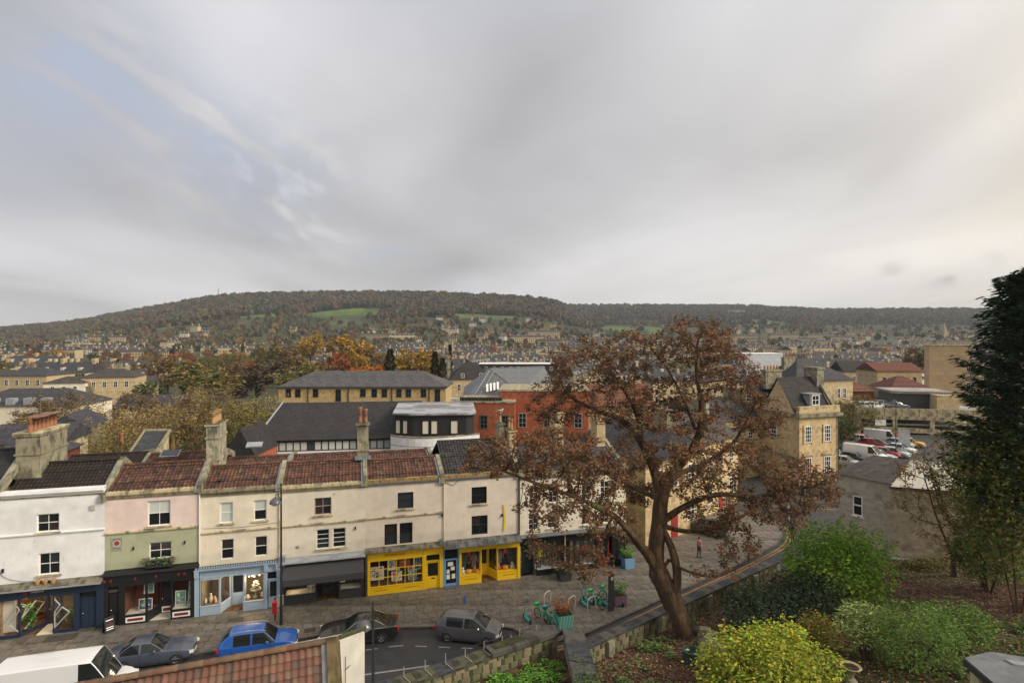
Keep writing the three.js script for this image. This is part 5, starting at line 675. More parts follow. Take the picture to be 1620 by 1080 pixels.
// ---------- leaves, used by every plant ----------
function leaves(name, parent, shape, mat, list) {   // list: [x, y, z, size, rx, ry, rz, r, g, b]; every leaf is a folded blade of two faces
  const n = list.length, P0 = new Float32Array(n * 18), C0 = new Float32Array(n * 18), v = [V3(0, 0, 0), V3(shape / 2, 0.22 * shape, 0.45), V3(0, -0.04, 1), V3(-shape / 2, 0.22 * shape, 0.45)], w = v.map(() => V3(0, 0, 0)), e = new THREE.Euler();
  for (let i = 0; i < n; i++) { const l = list[i]; e.set(l[4], l[5], l[6]); for (let k = 0; k < 4; k++) w[k].copy(v[k]).multiplyScalar(l[3]).applyEuler(e); let o = i * 18; for (const k of [0, 1, 2, 0, 2, 3]) { P0[o] = l[0] + w[k].x; P0[o + 1] = l[1] + w[k].y; P0[o + 2] = l[2] + w[k].z; C0[o] = l[7]; C0[o + 1] = l[8]; C0[o + 2] = l[9]; o += 3; } }
  const g = new THREE.BufferGeometry(); g.setAttribute('position', new THREE.BufferAttribute(P0, 3)); g.setAttribute('color', new THREE.BufferAttribute(C0, 3)); g.computeVertexNormals();
  const m = new THREE.Mesh(g, mat); m.name = parent ? name : numbered(name); m.castShadow = m.receiveShadow = true; (parent || scene).add(m); return m;
}
const pick = (r, pal, v = 0.35) => { const c = pal[Math.floor(r() * pal.length)], l = 1 - v / 2 + v * r(); return [c[0] * l, c[1] * l, c[2] * l]; };
const LEAF1 = 0.55, LEAF2 = 0.3;
function planter(label, a, w, h, box, flowers, seed, n = 260) {
  const o = thing('planter', label, 'planter', G3(a), TH); mesh('tub', [extr([[-w / 2 * 0.85, 0], [w / 2 * 0.85, 0], [w / 2, h], [-w / 2, h]], w).translate(0, 0, -w / 2)], box, o); mesh('soil', [bx(w * 0.94, 0.04, w * 0.94, 0, h, 0)], MT.darkroom, o);
  const r = rng(seed), L = []; for (let i = 0; i < n; i++) { const a = r() * 6.28, e = r() * 1.4, R = w * 0.62 * Math.cbrt(r()); L.push([Math.cos(a) * R * Math.cos(e * 0.4), h + 0.08 + R * Math.sin(e) * 1.2, Math.sin(a) * R, 0.13 + 0.1 * r(), -0.6 + r(), r() * 6.28, r() - 0.5, ...pick(r, flowers)]); }
  leaves('foliage', o, LEAF1, MT.leaf, L); return o;
}
planter('teal striped planter with orange flowers beside the garden wall', [3.33, -37.01], 1.05, 0.85, M(0.12, 0.42, 0.36, 0.6), [[0.55, 0.12, 0.02], [0.45, 0.08, 0.03], [0.10, 0.22, 0.05], [0.07, 0.15, 0.04]], 5);
{ const o = scene.children[scene.children.length - 1]; for (let i = 0; i < 5; i++) mesh('painted_stripe', [bar([-0.42 + i * 0.2, 0.08, 0.535], [-0.3 + i * 0.2, 0.8, 0.535], 0.03, 0.03, 4)], M(0.45, 0.65, 0.6, 0.6), o); }
planter('painted pink and blue planter with a green bush by the notice pillar', [7.48, -40.05], 0.95, 0.7, M(0.22, 0.12, 0.17, 0.6), [[0.10, 0.25, 0.04], [0.16, 0.32, 0.05], [0.08, 0.16, 0.04]], 9);
planter('blue planter with a leafy plant behind the tree', [9.42, -46.34], 0.9, 0.85, M(0.15, 0.30, 0.48, 0.6), [[0.14, 0.30, 0.04], [0.20, 0.36, 0.05], [0.08, 0.18, 0.04]], 13); planter('dark planter with a bush against the boutique wall', [4.02, -44.07], 1.0, 0.5, MT.charcoal, [[0.04, 0.07, 0.025], [0.06, 0.09, 0.03], [0.10, 0.03, 0.03]], 17, 420);
planter('window box of green and purple plants under the sage window', [0, 0], 0.01, 0.01, MT.black, [[0.06, 0.13, 0.03]], 21, 1);
{ // the window box: longer than the tubs, so rebuilt here at its own place
  const o = scene.children[scene.children.length - 1]; o.name = 'window_box'; o.clear(); o.position.set(...at((-24.22), 3.78, 0.28)); o.userData.category = 'window box'; mesh('trough', [bb(-0.75, 0, -0.14, 0.75, 0.26, 0.14)], MT.charcoal, o);
  const r = rng(4), L = []; for (let i = 0; i < 420; i++) L.push([(r() - 0.5) * 1.8, 0.22 + r() * 0.34, (r() - 0.4) * 0.5, 0.12 + 0.1 * r(), r() - 0.5, r() * 6.28, r() - 0.5, ...pick(r, [[0.05, 0.13, 0.03], [0.08, 0.19, 0.04], [0.14, 0.24, 0.06], [0.2, 0.1, 0.14]])]); leaves('foliage', o, LEAF1, MT.leaf, L);
}
for (const [s, lab, n] of [[(-31.76), 'leafy plant in a dark pot inside the navy shop left window', 200], [(-29.33), 'small plant in a dark pot inside the navy shop right window', 110]]) { const o = thing('potted_plant', lab, 'plant', at(s, 0.15, -0.55), TH); mesh('pot', [lathe([[0.14, 0], [0.2, 0.36], [0.16, 0.36], [0.14, 0.3], [0, 0.3]], 12)], MT.charcoal, o); mesh('stem', [bar([0, 0.3, 0], [0.05, 1.0, 0], 0.02)], MT.twig, o); const r = rng(n), L = []; for (let i = 0; i < n; i++) { const a = r() * 6.28, R = 0.42 * Math.sqrt(r()); L.push([Math.cos(a) * R, 0.4 + 1.3 * r() * (n > 150 ? 1 : 0.6), Math.sin(a) * R * 0.8, 0.16 + 0.1 * r(), r() - 0.5, r() * 6.28, r() - 0.5, ...pick(r, [[0.05, 0.14, 0.03], [0.1, 0.22, 0.04]])]); } leaves('foliage', o, LEAF1, MT.leaf, L); }

// ---------- people ----------
function person(label, pos, turn, { coat, legs, hair, skin = [0.45, 0.27, 0.18], step = 0.18, bag, lean = 0.05 }) {
  const o = thing('person', label, 'person', pos, turn, 'people in the street'), B = [], j = (n, a, b, ra, rb, c) => B.push([V3(...a), V3(...b), ra, rb, c]);
  const hx = lean * 0.3;
  j('', [0, 0.95, 0], [hx, 1.12, 0], 0.15, 0.14, legs); j('', [hx, 1.05, 0.02], [hx + 0.02, 1.38, 0.03], 0.145, 0.16, coat); j('', [hx + 0.02, 1.38, 0.17], [hx + 0.02, 1.38, -0.17], 0.075, 0.075, coat); j('', [hx + 0.02, 1.42, 0], [hx + 0.04, 1.53, 0], 0.06, 0.055, skin);
  for (const s of [1, -1]) {
    const f = s * step; j('', [0, 0.93, s * 0.09], [f * 0.7 + 0.03, 0.5, s * 0.09], 0.095, 0.065, legs); j('', [f * 0.7 + 0.03, 0.5, s * 0.09], [f * 1.4 - 0.03, 0.09, s * 0.09], 0.065, 0.045, legs); j('', [f * 1.4 - 0.04, 0.05, s * 0.09], [f * 1.4 + 0.15, 0.035, s * 0.1], 0.045, 0.035, [0.02, 0.02, 0.02]);
    j('', [hx + 0.02, 1.38, s * 0.2], [hx - f * 0.4, 1.1, s * 0.25], 0.062, 0.05, coat); j('', [hx - f * 0.4, 1.1, s * 0.25], [hx - f * 0.9 + 0.06, 0.88, s * 0.24], 0.048, 0.036, coat); j('', [hx - f * 0.9 + 0.06, 0.87, s * 0.24], [hx - f * 0.9 + 0.08, 0.78, s * 0.24], 0.035, 0.028, skin);
    for (let k = 0; k < 4; k++) j('', [hx - f * 0.9 + 0.055 + k * 0.017, 0.79, s * 0.24], [hx - f * 0.9 + 0.06 + k * 0.02, 0.70 + Math.abs(k - 1.4) * 0.008, s * 0.235], 0.011, 0.009, skin); j('', [hx - f * 0.9 + 0.105, 0.83, s * 0.235], [hx - f * 0.9 + 0.135, 0.77, s * 0.23], 0.012, 0.009, skin);
  }
  j('', [hx + 0.05, 1.60, 0], [hx + 0.06, 1.66, 0], 0.085, 0.095, skin); j('', [hx + 0.13, 1.62, 0], [hx + 0.155, 1.6, 0], 0.016, 0.018, skin); j('', [hx + 0.02, 1.66, 0], [hx + 0.04, 1.70, 0], 0.1, 0.09, hair);
  const R = 76, mc = new MarchingCubes(R, MT.black, false, false, 60000); mc.isolation = 0;
  const dist = (p, [a, b, ra, rb]) => { const ab = b.clone().sub(a), t = clamp(p.clone().sub(a).dot(ab) / ab.lengthSq()); return p.distanceTo(a.clone().addScaledVector(ab, t)) - lerp(ra, rb, t); };
  const p = V3(0, 0, 0);
  for (let z = 0; z < R; z++) for (let y = 0; y < R; y++) for (let x = 0; x < R; x++) { p.set((x / R * 2 - 1) * 0.96, (y / R * 2 - 1) * 0.96 + 0.9, (z / R * 2 - 1) * 0.96); let s = 9; if (Math.abs(p.x) < 0.5 && Math.abs(p.z) < 0.4) for (const b of B) { const d = dist(p, b), k = 0.025, hh = Math.max(k - Math.abs(s - d), 0) / k; s = Math.min(s, d) - hh * hh * k / 4; } mc.field[x + y * R + z * R * R] = -s; }
  mc.update();
  const n = mc.count, P0 = new Float32Array(n * 3), N0 = new Float32Array(n * 3), C0 = new Float32Array(n * 3);
  for (let i = 0; i < n; i++) { P0[i * 3] = mc.positionArray[i * 3] * 0.96; P0[i * 3 + 1] = mc.positionArray[i * 3 + 1] * 0.96 + 0.9; P0[i * 3 + 2] = mc.positionArray[i * 3 + 2] * 0.96; for (let k = 0; k < 3; k++) N0[i * 3 + k] = mc.normalArray[i * 3 + k]; p.fromArray(P0, i * 3); let best = 9, c = coat; for (const b of B) { const d = dist(p, b); if (d < best) { best = d; c = b[4]; } } C0.set(c, i * 3); }
  const g = new THREE.BufferGeometry(); g.setAttribute('position', new THREE.BufferAttribute(P0, 3)); g.setAttribute('normal', new THREE.BufferAttribute(N0, 3)); g.setAttribute('color', new THREE.BufferAttribute(C0, 3)); boxUV(g);
  same('body', g, M(1, 1, 1, 0.8, { vertexColors: true }), o);
  if (bag) mesh('bag', [bb(-0.1, 0.45, 0.2, 0.18, 0.72, 0.32), tube([[-0.05, 0.72, 0.26], [0.05, 0.8, 0.26], [0.13, 0.72, 0.26]], 0.012)], MT.blackmatt, o);
  return o;
}
person('person in dark clothes with a backpack walking by the kerb corner', [25.72, -52.13].flatMap((v, i) => i ? [0.0, v] : [v]), 1.2, { coat: [0.012, 0.013, 0.018], legs: [0.012, 0.013, 0.018], hair: [0.02, 0.014, 0.01], lean: 0.25 });
person('person in pale jacket and light trousers crossing the far road', [28.18, -58.16].flatMap((v, i) => i ? [0.0, v] : [v]), -0.9, { coat: [0.16, 0.22, 0.30], legs: [0.42, 0.46, 0.52], hair: [0.06, 0.04, 0.02], bag: true });
person('person in a pink top on the plaza behind the tree', [15.89, -48.31].flatMap((v, i) => i ? [0.12, v] : [v]), 0.4, { coat: [0.5, 0.2, 0.24], legs: [0.05, 0.05, 0.07], hair: [0.05, 0.03, 0.02], step: 0.06 });


// ---------- the garden on the near side of the street ----------
const wallD = (x) => (x < 3.4 ? 29.4 + 0.6 * (x - 0.0) : 29.1 + 0.735 * (x - 3.4));
function gardenY(x, z) { const w = Math.max(0, wallD(x) + z) * 0.8, n = (fbm(x * 0.35 + 4, z * 0.35, 3) - 0.5) * 0.5; return x < 3.2 ? 1.85 + 0.12 * w : 1.9 + 0.2 * w + n * sstep(0, 3, w); }
{
  const pos = [], col = [], idx = [], nx = 110, nz = 90;
  for (let j = 0; j <= nz; j++) for (let i = 0; i <= nx; i++) { const x = lerp(-7, 52, i / nx), d0 = Math.min(wallD(x) - 0.15, 46), z = -lerp(6, d0, j / nz); pos.push(x, gardenY(x, z), z);
    const grass = sstep(0.5, 0.62, fbm(x * 0.22 + 8, z * 0.22 + 2, 3) + (x > 17 && z > -28 ? 0.2 : -0.04)) , n = fbm(x * 1.3, z * 1.3, 3); col.push(lerp(0.19 + 0.12 * n, 0.14, grass), lerp(0.145 + 0.08 * n, 0.21, grass), lerp(0.10 + 0.03 * n, 0.06, grass)); }
  for (let j = 0; j < nz; j++) for (let i = 0; i < nx; i++) { const a = j * (nx + 1) + i; idx.push(a, a + 1, a + nx + 1, a + 1, a + nx + 2, a + nx + 1); }
  const g = new THREE.BufferGeometry(); g.setAttribute('position', new THREE.Float32BufferAttribute(pos, 3)); g.setAttribute('color', new THREE.Float32BufferAttribute(col, 3)); g.setIndex(idx); g.computeVertexNormals();
  const uv = []; for (let i = 0; i < pos.length; i += 3) uv.push(pos[i], pos[i + 2]); g.setAttribute('uv', new THREE.Float32BufferAttribute(uv, 2));
  const m = new THREE.Mesh(g, M(1, 1, 1, 0.95, { vertexColors: true, map: TX.soil, bumpMap: TX.bumpwide, bumpScale: 0.05 })); m.name = 'garden_ground'; m.receiveShadow = true; struct(m); scene.add(m);
}
// stone walls: courses of separate blocks, coping, piers
function stoneWall(label, x0, x1, yb, yt, th, seed, mat2) {
  const z0 = -wallD(x0), z1 = -wallD(x1), L = Math.hypot(x1 - x0, z1 - z0), an = Math.atan2(-(z1 - z0), x1 - x0), o = thing('garden_wall', label, 'wall', [x0, 0, z0], an), r = rng(seed);
  mesh('wall_core', [bb(0, -0.1, -th + 0.04, L, yt - 0.1, -0.05)], MT.stonedark, o);
  const mats = [M(0.27, 0.235, 0.16, 0.92, { tx: 'weathered', ...bumpy }), M(0.33, 0.275, 0.19, 0.92, { tx: 'weathered', ...bumpy }), M(0.21, 0.20, 0.12, 0.95, { tx: 'weathered', ...bumpy }), M(0.16, 0.165, 0.09, 0.95, { tx: 'weathered', ...bumpy })], vars = [0.42, 0.55, 0.7].map((w) => merge([bx(w - 0.03, 0.29, 0.1)]));
  for (let y = yb; y < yt - 0.15; y += 0.31) for (let x = -0.2 * r(); x < L - 0.1;) { const k = Math.floor(r() * 3), w = [0.42, 0.55, 0.7][k], b = same('stone_block', vars[k], mats[Math.floor(r() * 4)], o); b.position.set(Math.min(x + w / 2, L - w / 2), y + 0.15, -0.05 + 0.02 * r()); x += w; }
  const cg = merge([bx(0.98, 0.12, th + 0.16)]), n = Math.round(L / 1.0); for (let i = 0; i < n; i++) { const c = same('coping_stone', cg, i % 3 ? mat2 : MT.slate, o); c.position.set((i + 0.5) * L / n, yt + 0.015 * r(), -th / 2 - 0.02); c.rotation.y = (r() - 0.5) * 0.01; c.scale.x = L / n * 1.005; }
  return [o, L];
}
const copeGrey = M(0.10, 0.095, 0.09, 0.7, { tx: 'weathered' });
{
  const [w1, L1] = stoneWall('low stone wall with grey coping behind the tree trunk', 3.9, 19.2, 1.5, 2.78, 0.5, 3, copeGrey);
  for (const s of [1.4, 5.6, 10.2, 15.4]) mesh('pier', [bb(s, 1.2, -0.02, s + 0.42, 2.72, 0.22)], MT.stonedark, w1);
  const [w2, L2] = stoneWall('low stone wall with mossy top and rail brackets at the road', -6.2, 2.5, 1.5, 2.68, 0.75, 7, M(0.10, 0.10, 0.06, 0.9, { tx: 'weathered' }));
  mesh('raised_coping', [bb(6.0, 2.74, -0.7, L2 + 0.2, 2.95, 0.16)], copeGrey, w2); mesh('moss', [bb(6.3, 2.951, -0.6, 8.2, 2.99, -0.15)], M(0.10, 0.15, 0.02, 0.95, { tx: 'soil' }), w2);
  for (let i = 0; i < 8; i++) { const x = 1.6 + i * 1.08; mesh('rail_bracket', [bar([x, 2.7, -0.62], [x, 3.25, -0.62], 0.022), bar([x, 2.78, -0.6], [x + 0.1, 2.77, 0.0], 0.022)], MT.galv, w2); }
  mesh('rail', [bar([1.6, 3.2, -0.62], [1.6 + 7 * 1.08, 3.2, -0.62], 0.016)], MT.blackmatt, w2);
  const o = thing('party_wall', 'broad grey-capped garden wall running towards the viewer', 'wall', [0, 0, 0]); const ph = [[2.75, -30.9], [3.85, -30.5], [4.3, -24], [4.3, -18], [2.9, -18], [2.95, -24]];
  const ex = (pts, y0, y1) => { const g = new THREE.ExtrudeGeometry(new THREE.Shape(pts.map(([x, z]) => new THREE.Vector2(x, -z))), { depth: y1 - y0, bevelEnabled: false }); rot(g, -Math.PI / 2); return tr(g, 0, y0, 0); };
  mesh('wall_face', [ex(ph.map(([x, z]) => [x + (x < 3.2 ? 0.06 : -0.06), z + (z < -30 ? 0.06 : 0)]), 0.5, 3.0)], MT.stonedark, o);
  for (let i = 0; i < 7; i++) { const a = i / 7, b = (i + 0.985) / 7, e = (s, t) => s ? [lerp(3.85, 4.3, t), lerp(-30.5, -20, t)] : [lerp(2.75, 2.93, t), lerp(-30.9, -20, t)]; mesh('cap_slab', [ex([e(0, a), e(1, a), e(1, b), e(0, b)], 3.0, 3.1 + 0.012 * (i % 2))], i % 2 ? MT.slate : M(0.10, 0.10, 0.105, 0.6, { tx: 'weathered' }), o); }
}
// ---------- growing trees ----------
function grow(seedNodes, att, { step = 0.45, infl = 4, kill = 0.7, iters = 90 } = {}) {   // branches reach towards points of the crown
  const nd = seedNodes.map((n) => ({ ...n })), near = att.map(() => -1), nd2 = att.map(() => 1e9), alive = att.map(() => true);
  const upd = (k) => { const p = nd[k].p; att.forEach((a, i) => { if (!alive[i]) return; const d = a.distanceToSquared(p); if (d < nd2[i]) { nd2[i] = d; near[i] = k; } }); };
  nd.forEach((_, k) => upd(k));
  for (let it = 0; it < iters; it++) {
    const dir = new Map(); let any = false;
    att.forEach((a, i) => { if (!alive[i] || nd2[i] > infl * infl * (it < 12 ? 9 : 1)) return; const k = near[i], v = a.clone().sub(nd[k].p).normalize(); dir.has(k) ? dir.get(k).add(v) : dir.set(k, v); any = true; });
    if (!any) break;
    const fresh = []; for (const [k, v] of dir) { const q = nd[k].p.clone().addScaledVector(v.add(V3(hash2(k, it) - 0.5, hash2(it, k) - 0.45, hash2(k + 7, it) - 0.5).multiplyScalar(0.35)).normalize(), step); if (nd[k].last && nd[k].last.distanceTo(q) < step * 0.2) continue; nd[k].last = q; nd.push({ p: q, par: k }); fresh.push(nd.length - 1); }
    fresh.forEach(upd); att.forEach((a, i) => { if (alive[i] && nd2[i] < kill * kill) alive[i] = false; }); if (!fresh.length) break;
  }
  return nd;
}
function wood(nd, { tip = 0.012, pow = 2.35, minR = 0.0, sides = 5, cap = 9 } = {}) {   // pipe-model radii, then tapering tubes along chains
  const n = nd.length, kids = nd.map(() => []), r = new Float32Array(n); nd.forEach((q, i) => q.par >= 0 && kids[q.par].push(i));
  for (let i = n - 1; i >= 0; i--) { r[i] = kids[i].length ? Math.pow(kids[i].reduce((s, k) => s + Math.pow(r[k], pow), 0), 1 / pow) : tip; if (nd[i].r) r[i] = Math.max(r[i], nd[i].r); r[i] = Math.min(r[i], cap); }
  nd.forEach((q, i) => (q.rad = r[i]));
  const pos = [], nor = [], chains = [], start = [[0, -1]];
  while (start.length) { let [i, from] = start.pop(); const c = from >= 0 ? [from, i] : [i]; for (;;) { const k = kids[i].slice().sort((a, b) => r[b] - r[a]); if (!k.length) break; for (let m = 1; m < k.length; m++) start.push([k[m], i]); i = k[0]; c.push(i); } chains.push(c); }
  for (const c of chains) {
    if (c.length < 2) continue; const rad = c.map((i, k) => (k === 0 && nd[c[0]].par !== undefined && c.length > 1 && r[c[0]] > r[c[1]] * 1.3 && c[0] !== 0 ? r[c[1]] : r[i])); if (rad[0] < minR) continue;
    const S = rad[0] > 0.1 ? 12 : rad[0] > 0.04 ? 6 : Math.min(sides, 4), pts = c.map((i) => nd[i].p); let N = V3(1, 0, 0.3); const rings = [];
    pts.forEach((p, k) => { const T = pts[Math.min(k + 1, pts.length - 1)].clone().sub(pts[Math.max(k - 1, 0)]).normalize(); N = N.clone().addScaledVector(T, -N.dot(T)).normalize(); const Bn = T.clone().cross(N), ring = []; for (let s = 0; s < S; s++) { const a = s / S * 2 * Math.PI, v = N.clone().multiplyScalar(Math.cos(a)).addScaledVector(Bn, Math.sin(a)), k2 = rad[k] > 0.12 ? 1 + 0.12 * Math.sin(a * 3 + k * 0.4) + 0.06 * Math.sin(a * 7 + k) : 1; ring.push([p.clone().addScaledVector(v, rad[k] * k2), v]); } rings.push(ring); });
    for (let k = 0; k < rings.length - 1; k++) for (let s = 0; s < S; s++) { const a = rings[k][s], b = rings[k][(s + 1) % S], d = rings[k + 1][s], e = rings[k + 1][(s + 1) % S]; for (const [q, v] of [a, b, e, a, e, d]) { pos.push(q.x, q.y, q.z); nor.push(v.x, v.y, v.z); } }
  }
  const g = new THREE.BufferGeometry(); g.setAttribute('position', new THREE.Float32BufferAttribute(pos, 3)); g.setAttribute('normal', new THREE.Float32BufferAttribute(nor, 3)); boxUV(g); return g;
}
function polyNodes(list) { const nd = []; const ids = {}; for (const [pts, from] of list) { let par = from === undefined ? -1 : ids[from]; const c = new THREE.CatmullRomCurve3(pts.map((p) => V3(p[0], p[1], p[2]))), n = Math.max(2, Math.round(c.getLength() / 0.4)); const rr = pts.map((p) => p[3]); for (let k = par < 0 ? 0 : 1; k <= n; k++) { const t = k / n, f = t * (pts.length - 1), i = Math.min(Math.floor(f), pts.length - 2), p = c.getPoint(t); nd.push({ p, par, r: rr[0] ? lerp(rr[i], rr[i + 1], f - i) : 0 }); par = nd.length - 1; const key = pts.map((q) => q[4]).findIndex((q, w) => q && Math.abs(w / (pts.length - 1) - t) < 0.5 / n + 1e-6); if (key >= 0) ids[pts[key][4]] = par; } } return nd; }
function crownLeaves(nd, r, per, size, pal, { maxR = 0.03, jit = 0.3, keep = 1, droop = 0.4 } = {}) { const L = []; nd.forEach((q) => { if (q.rad > maxR || r() > keep) return; const n = Math.floor(per * (0.4 + 1.2 * r())), c0 = pal[Math.floor(r() * pal.length)]; for (let i = 0; i < n; i++) { const c = r() < 0.6 ? c0 : pal[Math.floor(r() * pal.length)], l = 0.7 + 0.6 * r(); L.push([q.p.x + (r() + r() - 1) * jit, q.p.y + (r() + r() - 1) * jit * 0.8, q.p.z + (r() + r() - 1) * jit, size * (0.6 + 0.8 * r()), droop + (r() - 0.5) * 1.6, r() * 6.28, (r() - 0.5) * 1.6, c[0] * l, c[1] * l, c[2] * l]); } }); return L; }
const ball = (r, c, R, n, out) => { for (let i = 0; i < n; i++) { let x, y, z; do { x = r() * 2 - 1; y = r() * 2 - 1; z = r() * 2 - 1; } while (x * x + y * y + z * z > 1); out.push(V3(c[0] + x * R[0], c[1] + y * R[1], c[2] + z * R[2])); } };
// the great brown-leaved tree by the wall
{
  const r = rng(1234), D = 31.7;
  const T = (px, py, dd, rad, key) => [(px - 810) / 900 * (D + dd), 19 - (py - 530) / 900 * (D + dd), -(D + dd), rad, key];
  const limbs = [
    [[9.86, 1.81, -31.7, 0.54], [9.4, 2.97, -31.7, 0.44], [8.81, 4.56, -31.7, 0.40], [8.21, 5.79, -31.7, 0.38, 'fork'], [8.06, 6.99, -31.8, 0.36], [8.22, 8.37, -31.9, 0.36, 'mid'], [8.39, 9.76, -32, 0.34, 'crotch'], [9.09, 11.06, -32.2, 0.27, 'upA'], [9.94, 12.09, -32.4, 0.22], [10.58, 13.24, -32.4, 0.19, 'upB'], [10.73, 15.06, -32.2, 0.14], [10.38, 16.87, -32, 0.09], [10.45, 18.64, -32, 0.05]],
    [[8.78, 3.9, -31.6, 0.3], [9.11, 5.57, -31.4, 0.24], [8.86, 7.14, -31.4, 0.2], [8.36, 8.37, -31.9, 0.18]],
    'fork', [[8.21, 5.79, -31.7, 0.3], [7.21, 7.28, -31.2, 0.24, 'low'], [6.27, 8.49, -30.5, 0.18], [5.26, 9.63, -29.6, 0.14, 'lowB'], [3.52, 10.68, -28.8, 0.1], [1.25, 11.64, -28.2, 0.07], [-1.24, 12.67, -27.8, 0.035]],
    'crotch', [[8.39, 9.76, -32, 0.26], [8.11, 11.21, -32.6, 0.23], [7.56, 12.73, -33.2, 0.2, 'lA'], [6.57, 13.93, -33.8, 0.16], [5.13, 14.44, -34.2, 0.12, 'lB'], [3.44, 15.37, -34.4, 0.08], [2.87, 16.32, -34.4, 0.04]],
    'lA', [[7.56, 12.73, -33.2, 0.15], [7.15, 14.6, -33, 0.12], [5.98, 16.46, -32.6, 0.08], [4.68, 17.92, -32.4, 0.045]],
    'upA', [[9.09, 11.06, -32.2, 0.17], [11.13, 11.39, -33.4, 0.13], [13.3, 12.54, -34.2, 0.09], [14.61, 14.39, -34.6, 0.05]],
    'mid', [[8.22, 8.37, -31.9, 0.2], [9.53, 9.64, -31.2, 0.16], [10.98, 10.49, -30.4, 0.13, 'rA'], [12.83, 10.5, -30, 0.1], [14.4, 10.89, -29.8, 0.075], [15.79, 11.11, -29.6, 0.035]],
    'mid', [[8.22, 8.37, -31.9, 0.15], [10.14, 7.77, -32.6, 0.12], [12.66, 7.83, -33.5, 0.09], [14.95, 8.65, -34.5, 0.06]],
    'fork', [[8.5, 6.71, -31.6, 0.1], [9.3, 6.26, -31, 0.075], [10.88, 6.01, -30.6, 0.05], [12.67, 6.84, -30.4, 0.02]],
    'lowB', [[5.26, 9.63, -29.6, 0.09], [4.7, 8.62, -29.2, 0.06], [4.35, 7.4, -29, 0.04], [4, 6.52, -28.8, 0.015]],
    'upB', [[10.58, 13.24, -32.4, 0.12], [10.02, 14.99, -32.8, 0.08], [9.17, 16.8, -33, 0.05], [8.07, 18.27, -33, 0.03]],
    'crotch', [[8.39, 9.76, -32, 0.16], [7.18, 9.93, -34, 0.12], [5.52, 10.72, -35.5, 0.09], [3.65, 11.29, -36.5, 0.05]],
  ];
  const list = []; let from; for (const q of limbs) { if (typeof q === 'string') { from = q; continue; } list.push([q, from]); from = list.length === 1 ? 'fork' : undefined; if (list.length === 2) from = undefined; }
  list[1][1] = 'fork'; list[1][0][0] = list[1][0][0];
  const att = [];
  for (const [x, y, z, a, b, c, n] of [[4.33, 17.38, -32.5, 2.3, 1.6, 2.4, 70], [6.97, 18.08, -33, 1.9, 1.4, 2.2, 50], [10.31, 18.64, -32, 2.2, 1.5, 2.4, 100], [12.28, 17.01, -32.5, 2.1, 1.6, 2.4, 85], [2.64, 15.03, -34, 2.0, 1.6, 2.2, 55], [6.42, 15.15, -33, 2.6, 1.8, 2.6, 70], [9.93, 15.03, -32.5, 2.7, 1.9, 2.6, 70], [14.54, 14.28, -34, 1.9, 1.6, 2.4, 50], [-1.08, 12.98, -27.8, 1.5, 1.0, 1.6, 70], [1.26, 13.16, -28.4, 2.0, 1.4, 2.0, 85], [4.26, 12.28, -29.5, 2.3, 1.6, 2.2, 65], [1.88, 10.54, -28.2, 1.7, 1.2, 1.8, 65], [4.51, 9.82, -29, 1.9, 1.3, 2.0, 50], [9.3, 11.94, -31, 2.2, 1.6, 2.2, 50], [12.78, 11.82, -31.5, 2.4, 1.6, 2.4, 60], [15.07, 11.22, -29.8, 1.9, 1.5, 2.0, 95], [11.37, 9.7, -31, 2.2, 1.3, 2.2, 50], [14, 9.83, -30, 1.8, 0.9, 1.8, 60], [12.06, 7.81, -31, 1.7, 1.0, 1.6, 32], [4.03, 7.24, -29, 1.2, 1.2, 1.3, 26], [8, 9.8, -36, 2.6, 1.8, 2.2, 50], [3.88, 11.44, -36.8, 2.0, 1.6, 2.0, 40], [10.84, 6.29, -30.5, 1.6, 0.5, 1.0, 16], [7.72, 13.63, -30.2, 2.2, 1.6, 1.8, 45], [1.28, 8.12, -28.8, 0.9, 0.7, 1.0, 10], [16.28, 10.94, -29.6, 0.8, 1.1, 1.2, 36]]) ball(r, [x, y, z], [a, b, c], Math.round(n * 2.5), att);
  const nd = grow(polyNodes(list), att, { step: 0.36, infl: 3.4, kill: 0.45, iters: 120 });
  const o = thing('brown_leaved_tree', 'large spreading tree with brown autumn leaves rising from the garden', 'tree', [0, 0, 0]);
  mesh('trunk', [wood(nd, { tip: 0.014, pow: 2.45, cap: 0.54 })], MT.bark, o);
  const L = crownLeaves(nd, r, 25, 0.15, [[0.18, 0.094, 0.052], [0.14, 0.076, 0.045], [0.21, 0.098, 0.052], [0.12, 0.08, 0.044], [0.17, 0.118, 0.057], [0.23, 0.092, 0.045], [0.10, 0.066, 0.041], [0.15, 0.102, 0.052]], { maxR: 0.035, jit: 0.34, keep: 0.92 });
  leaves('crown', o, 0.62, MT.leaf, L);
  const moss = M(0.07, 0.10, 0.02, 0.95); for (const [a, b] of [[[10.23, 12.7, -32.2], [10.68, 13.34, -32.25]], [[4.9, 9.89, -29.4], [4.01, 10.43, -28.9]]]) mesh('moss_patch', [bar(a, b, 0.17, 0.14, 10)], moss, o);

}
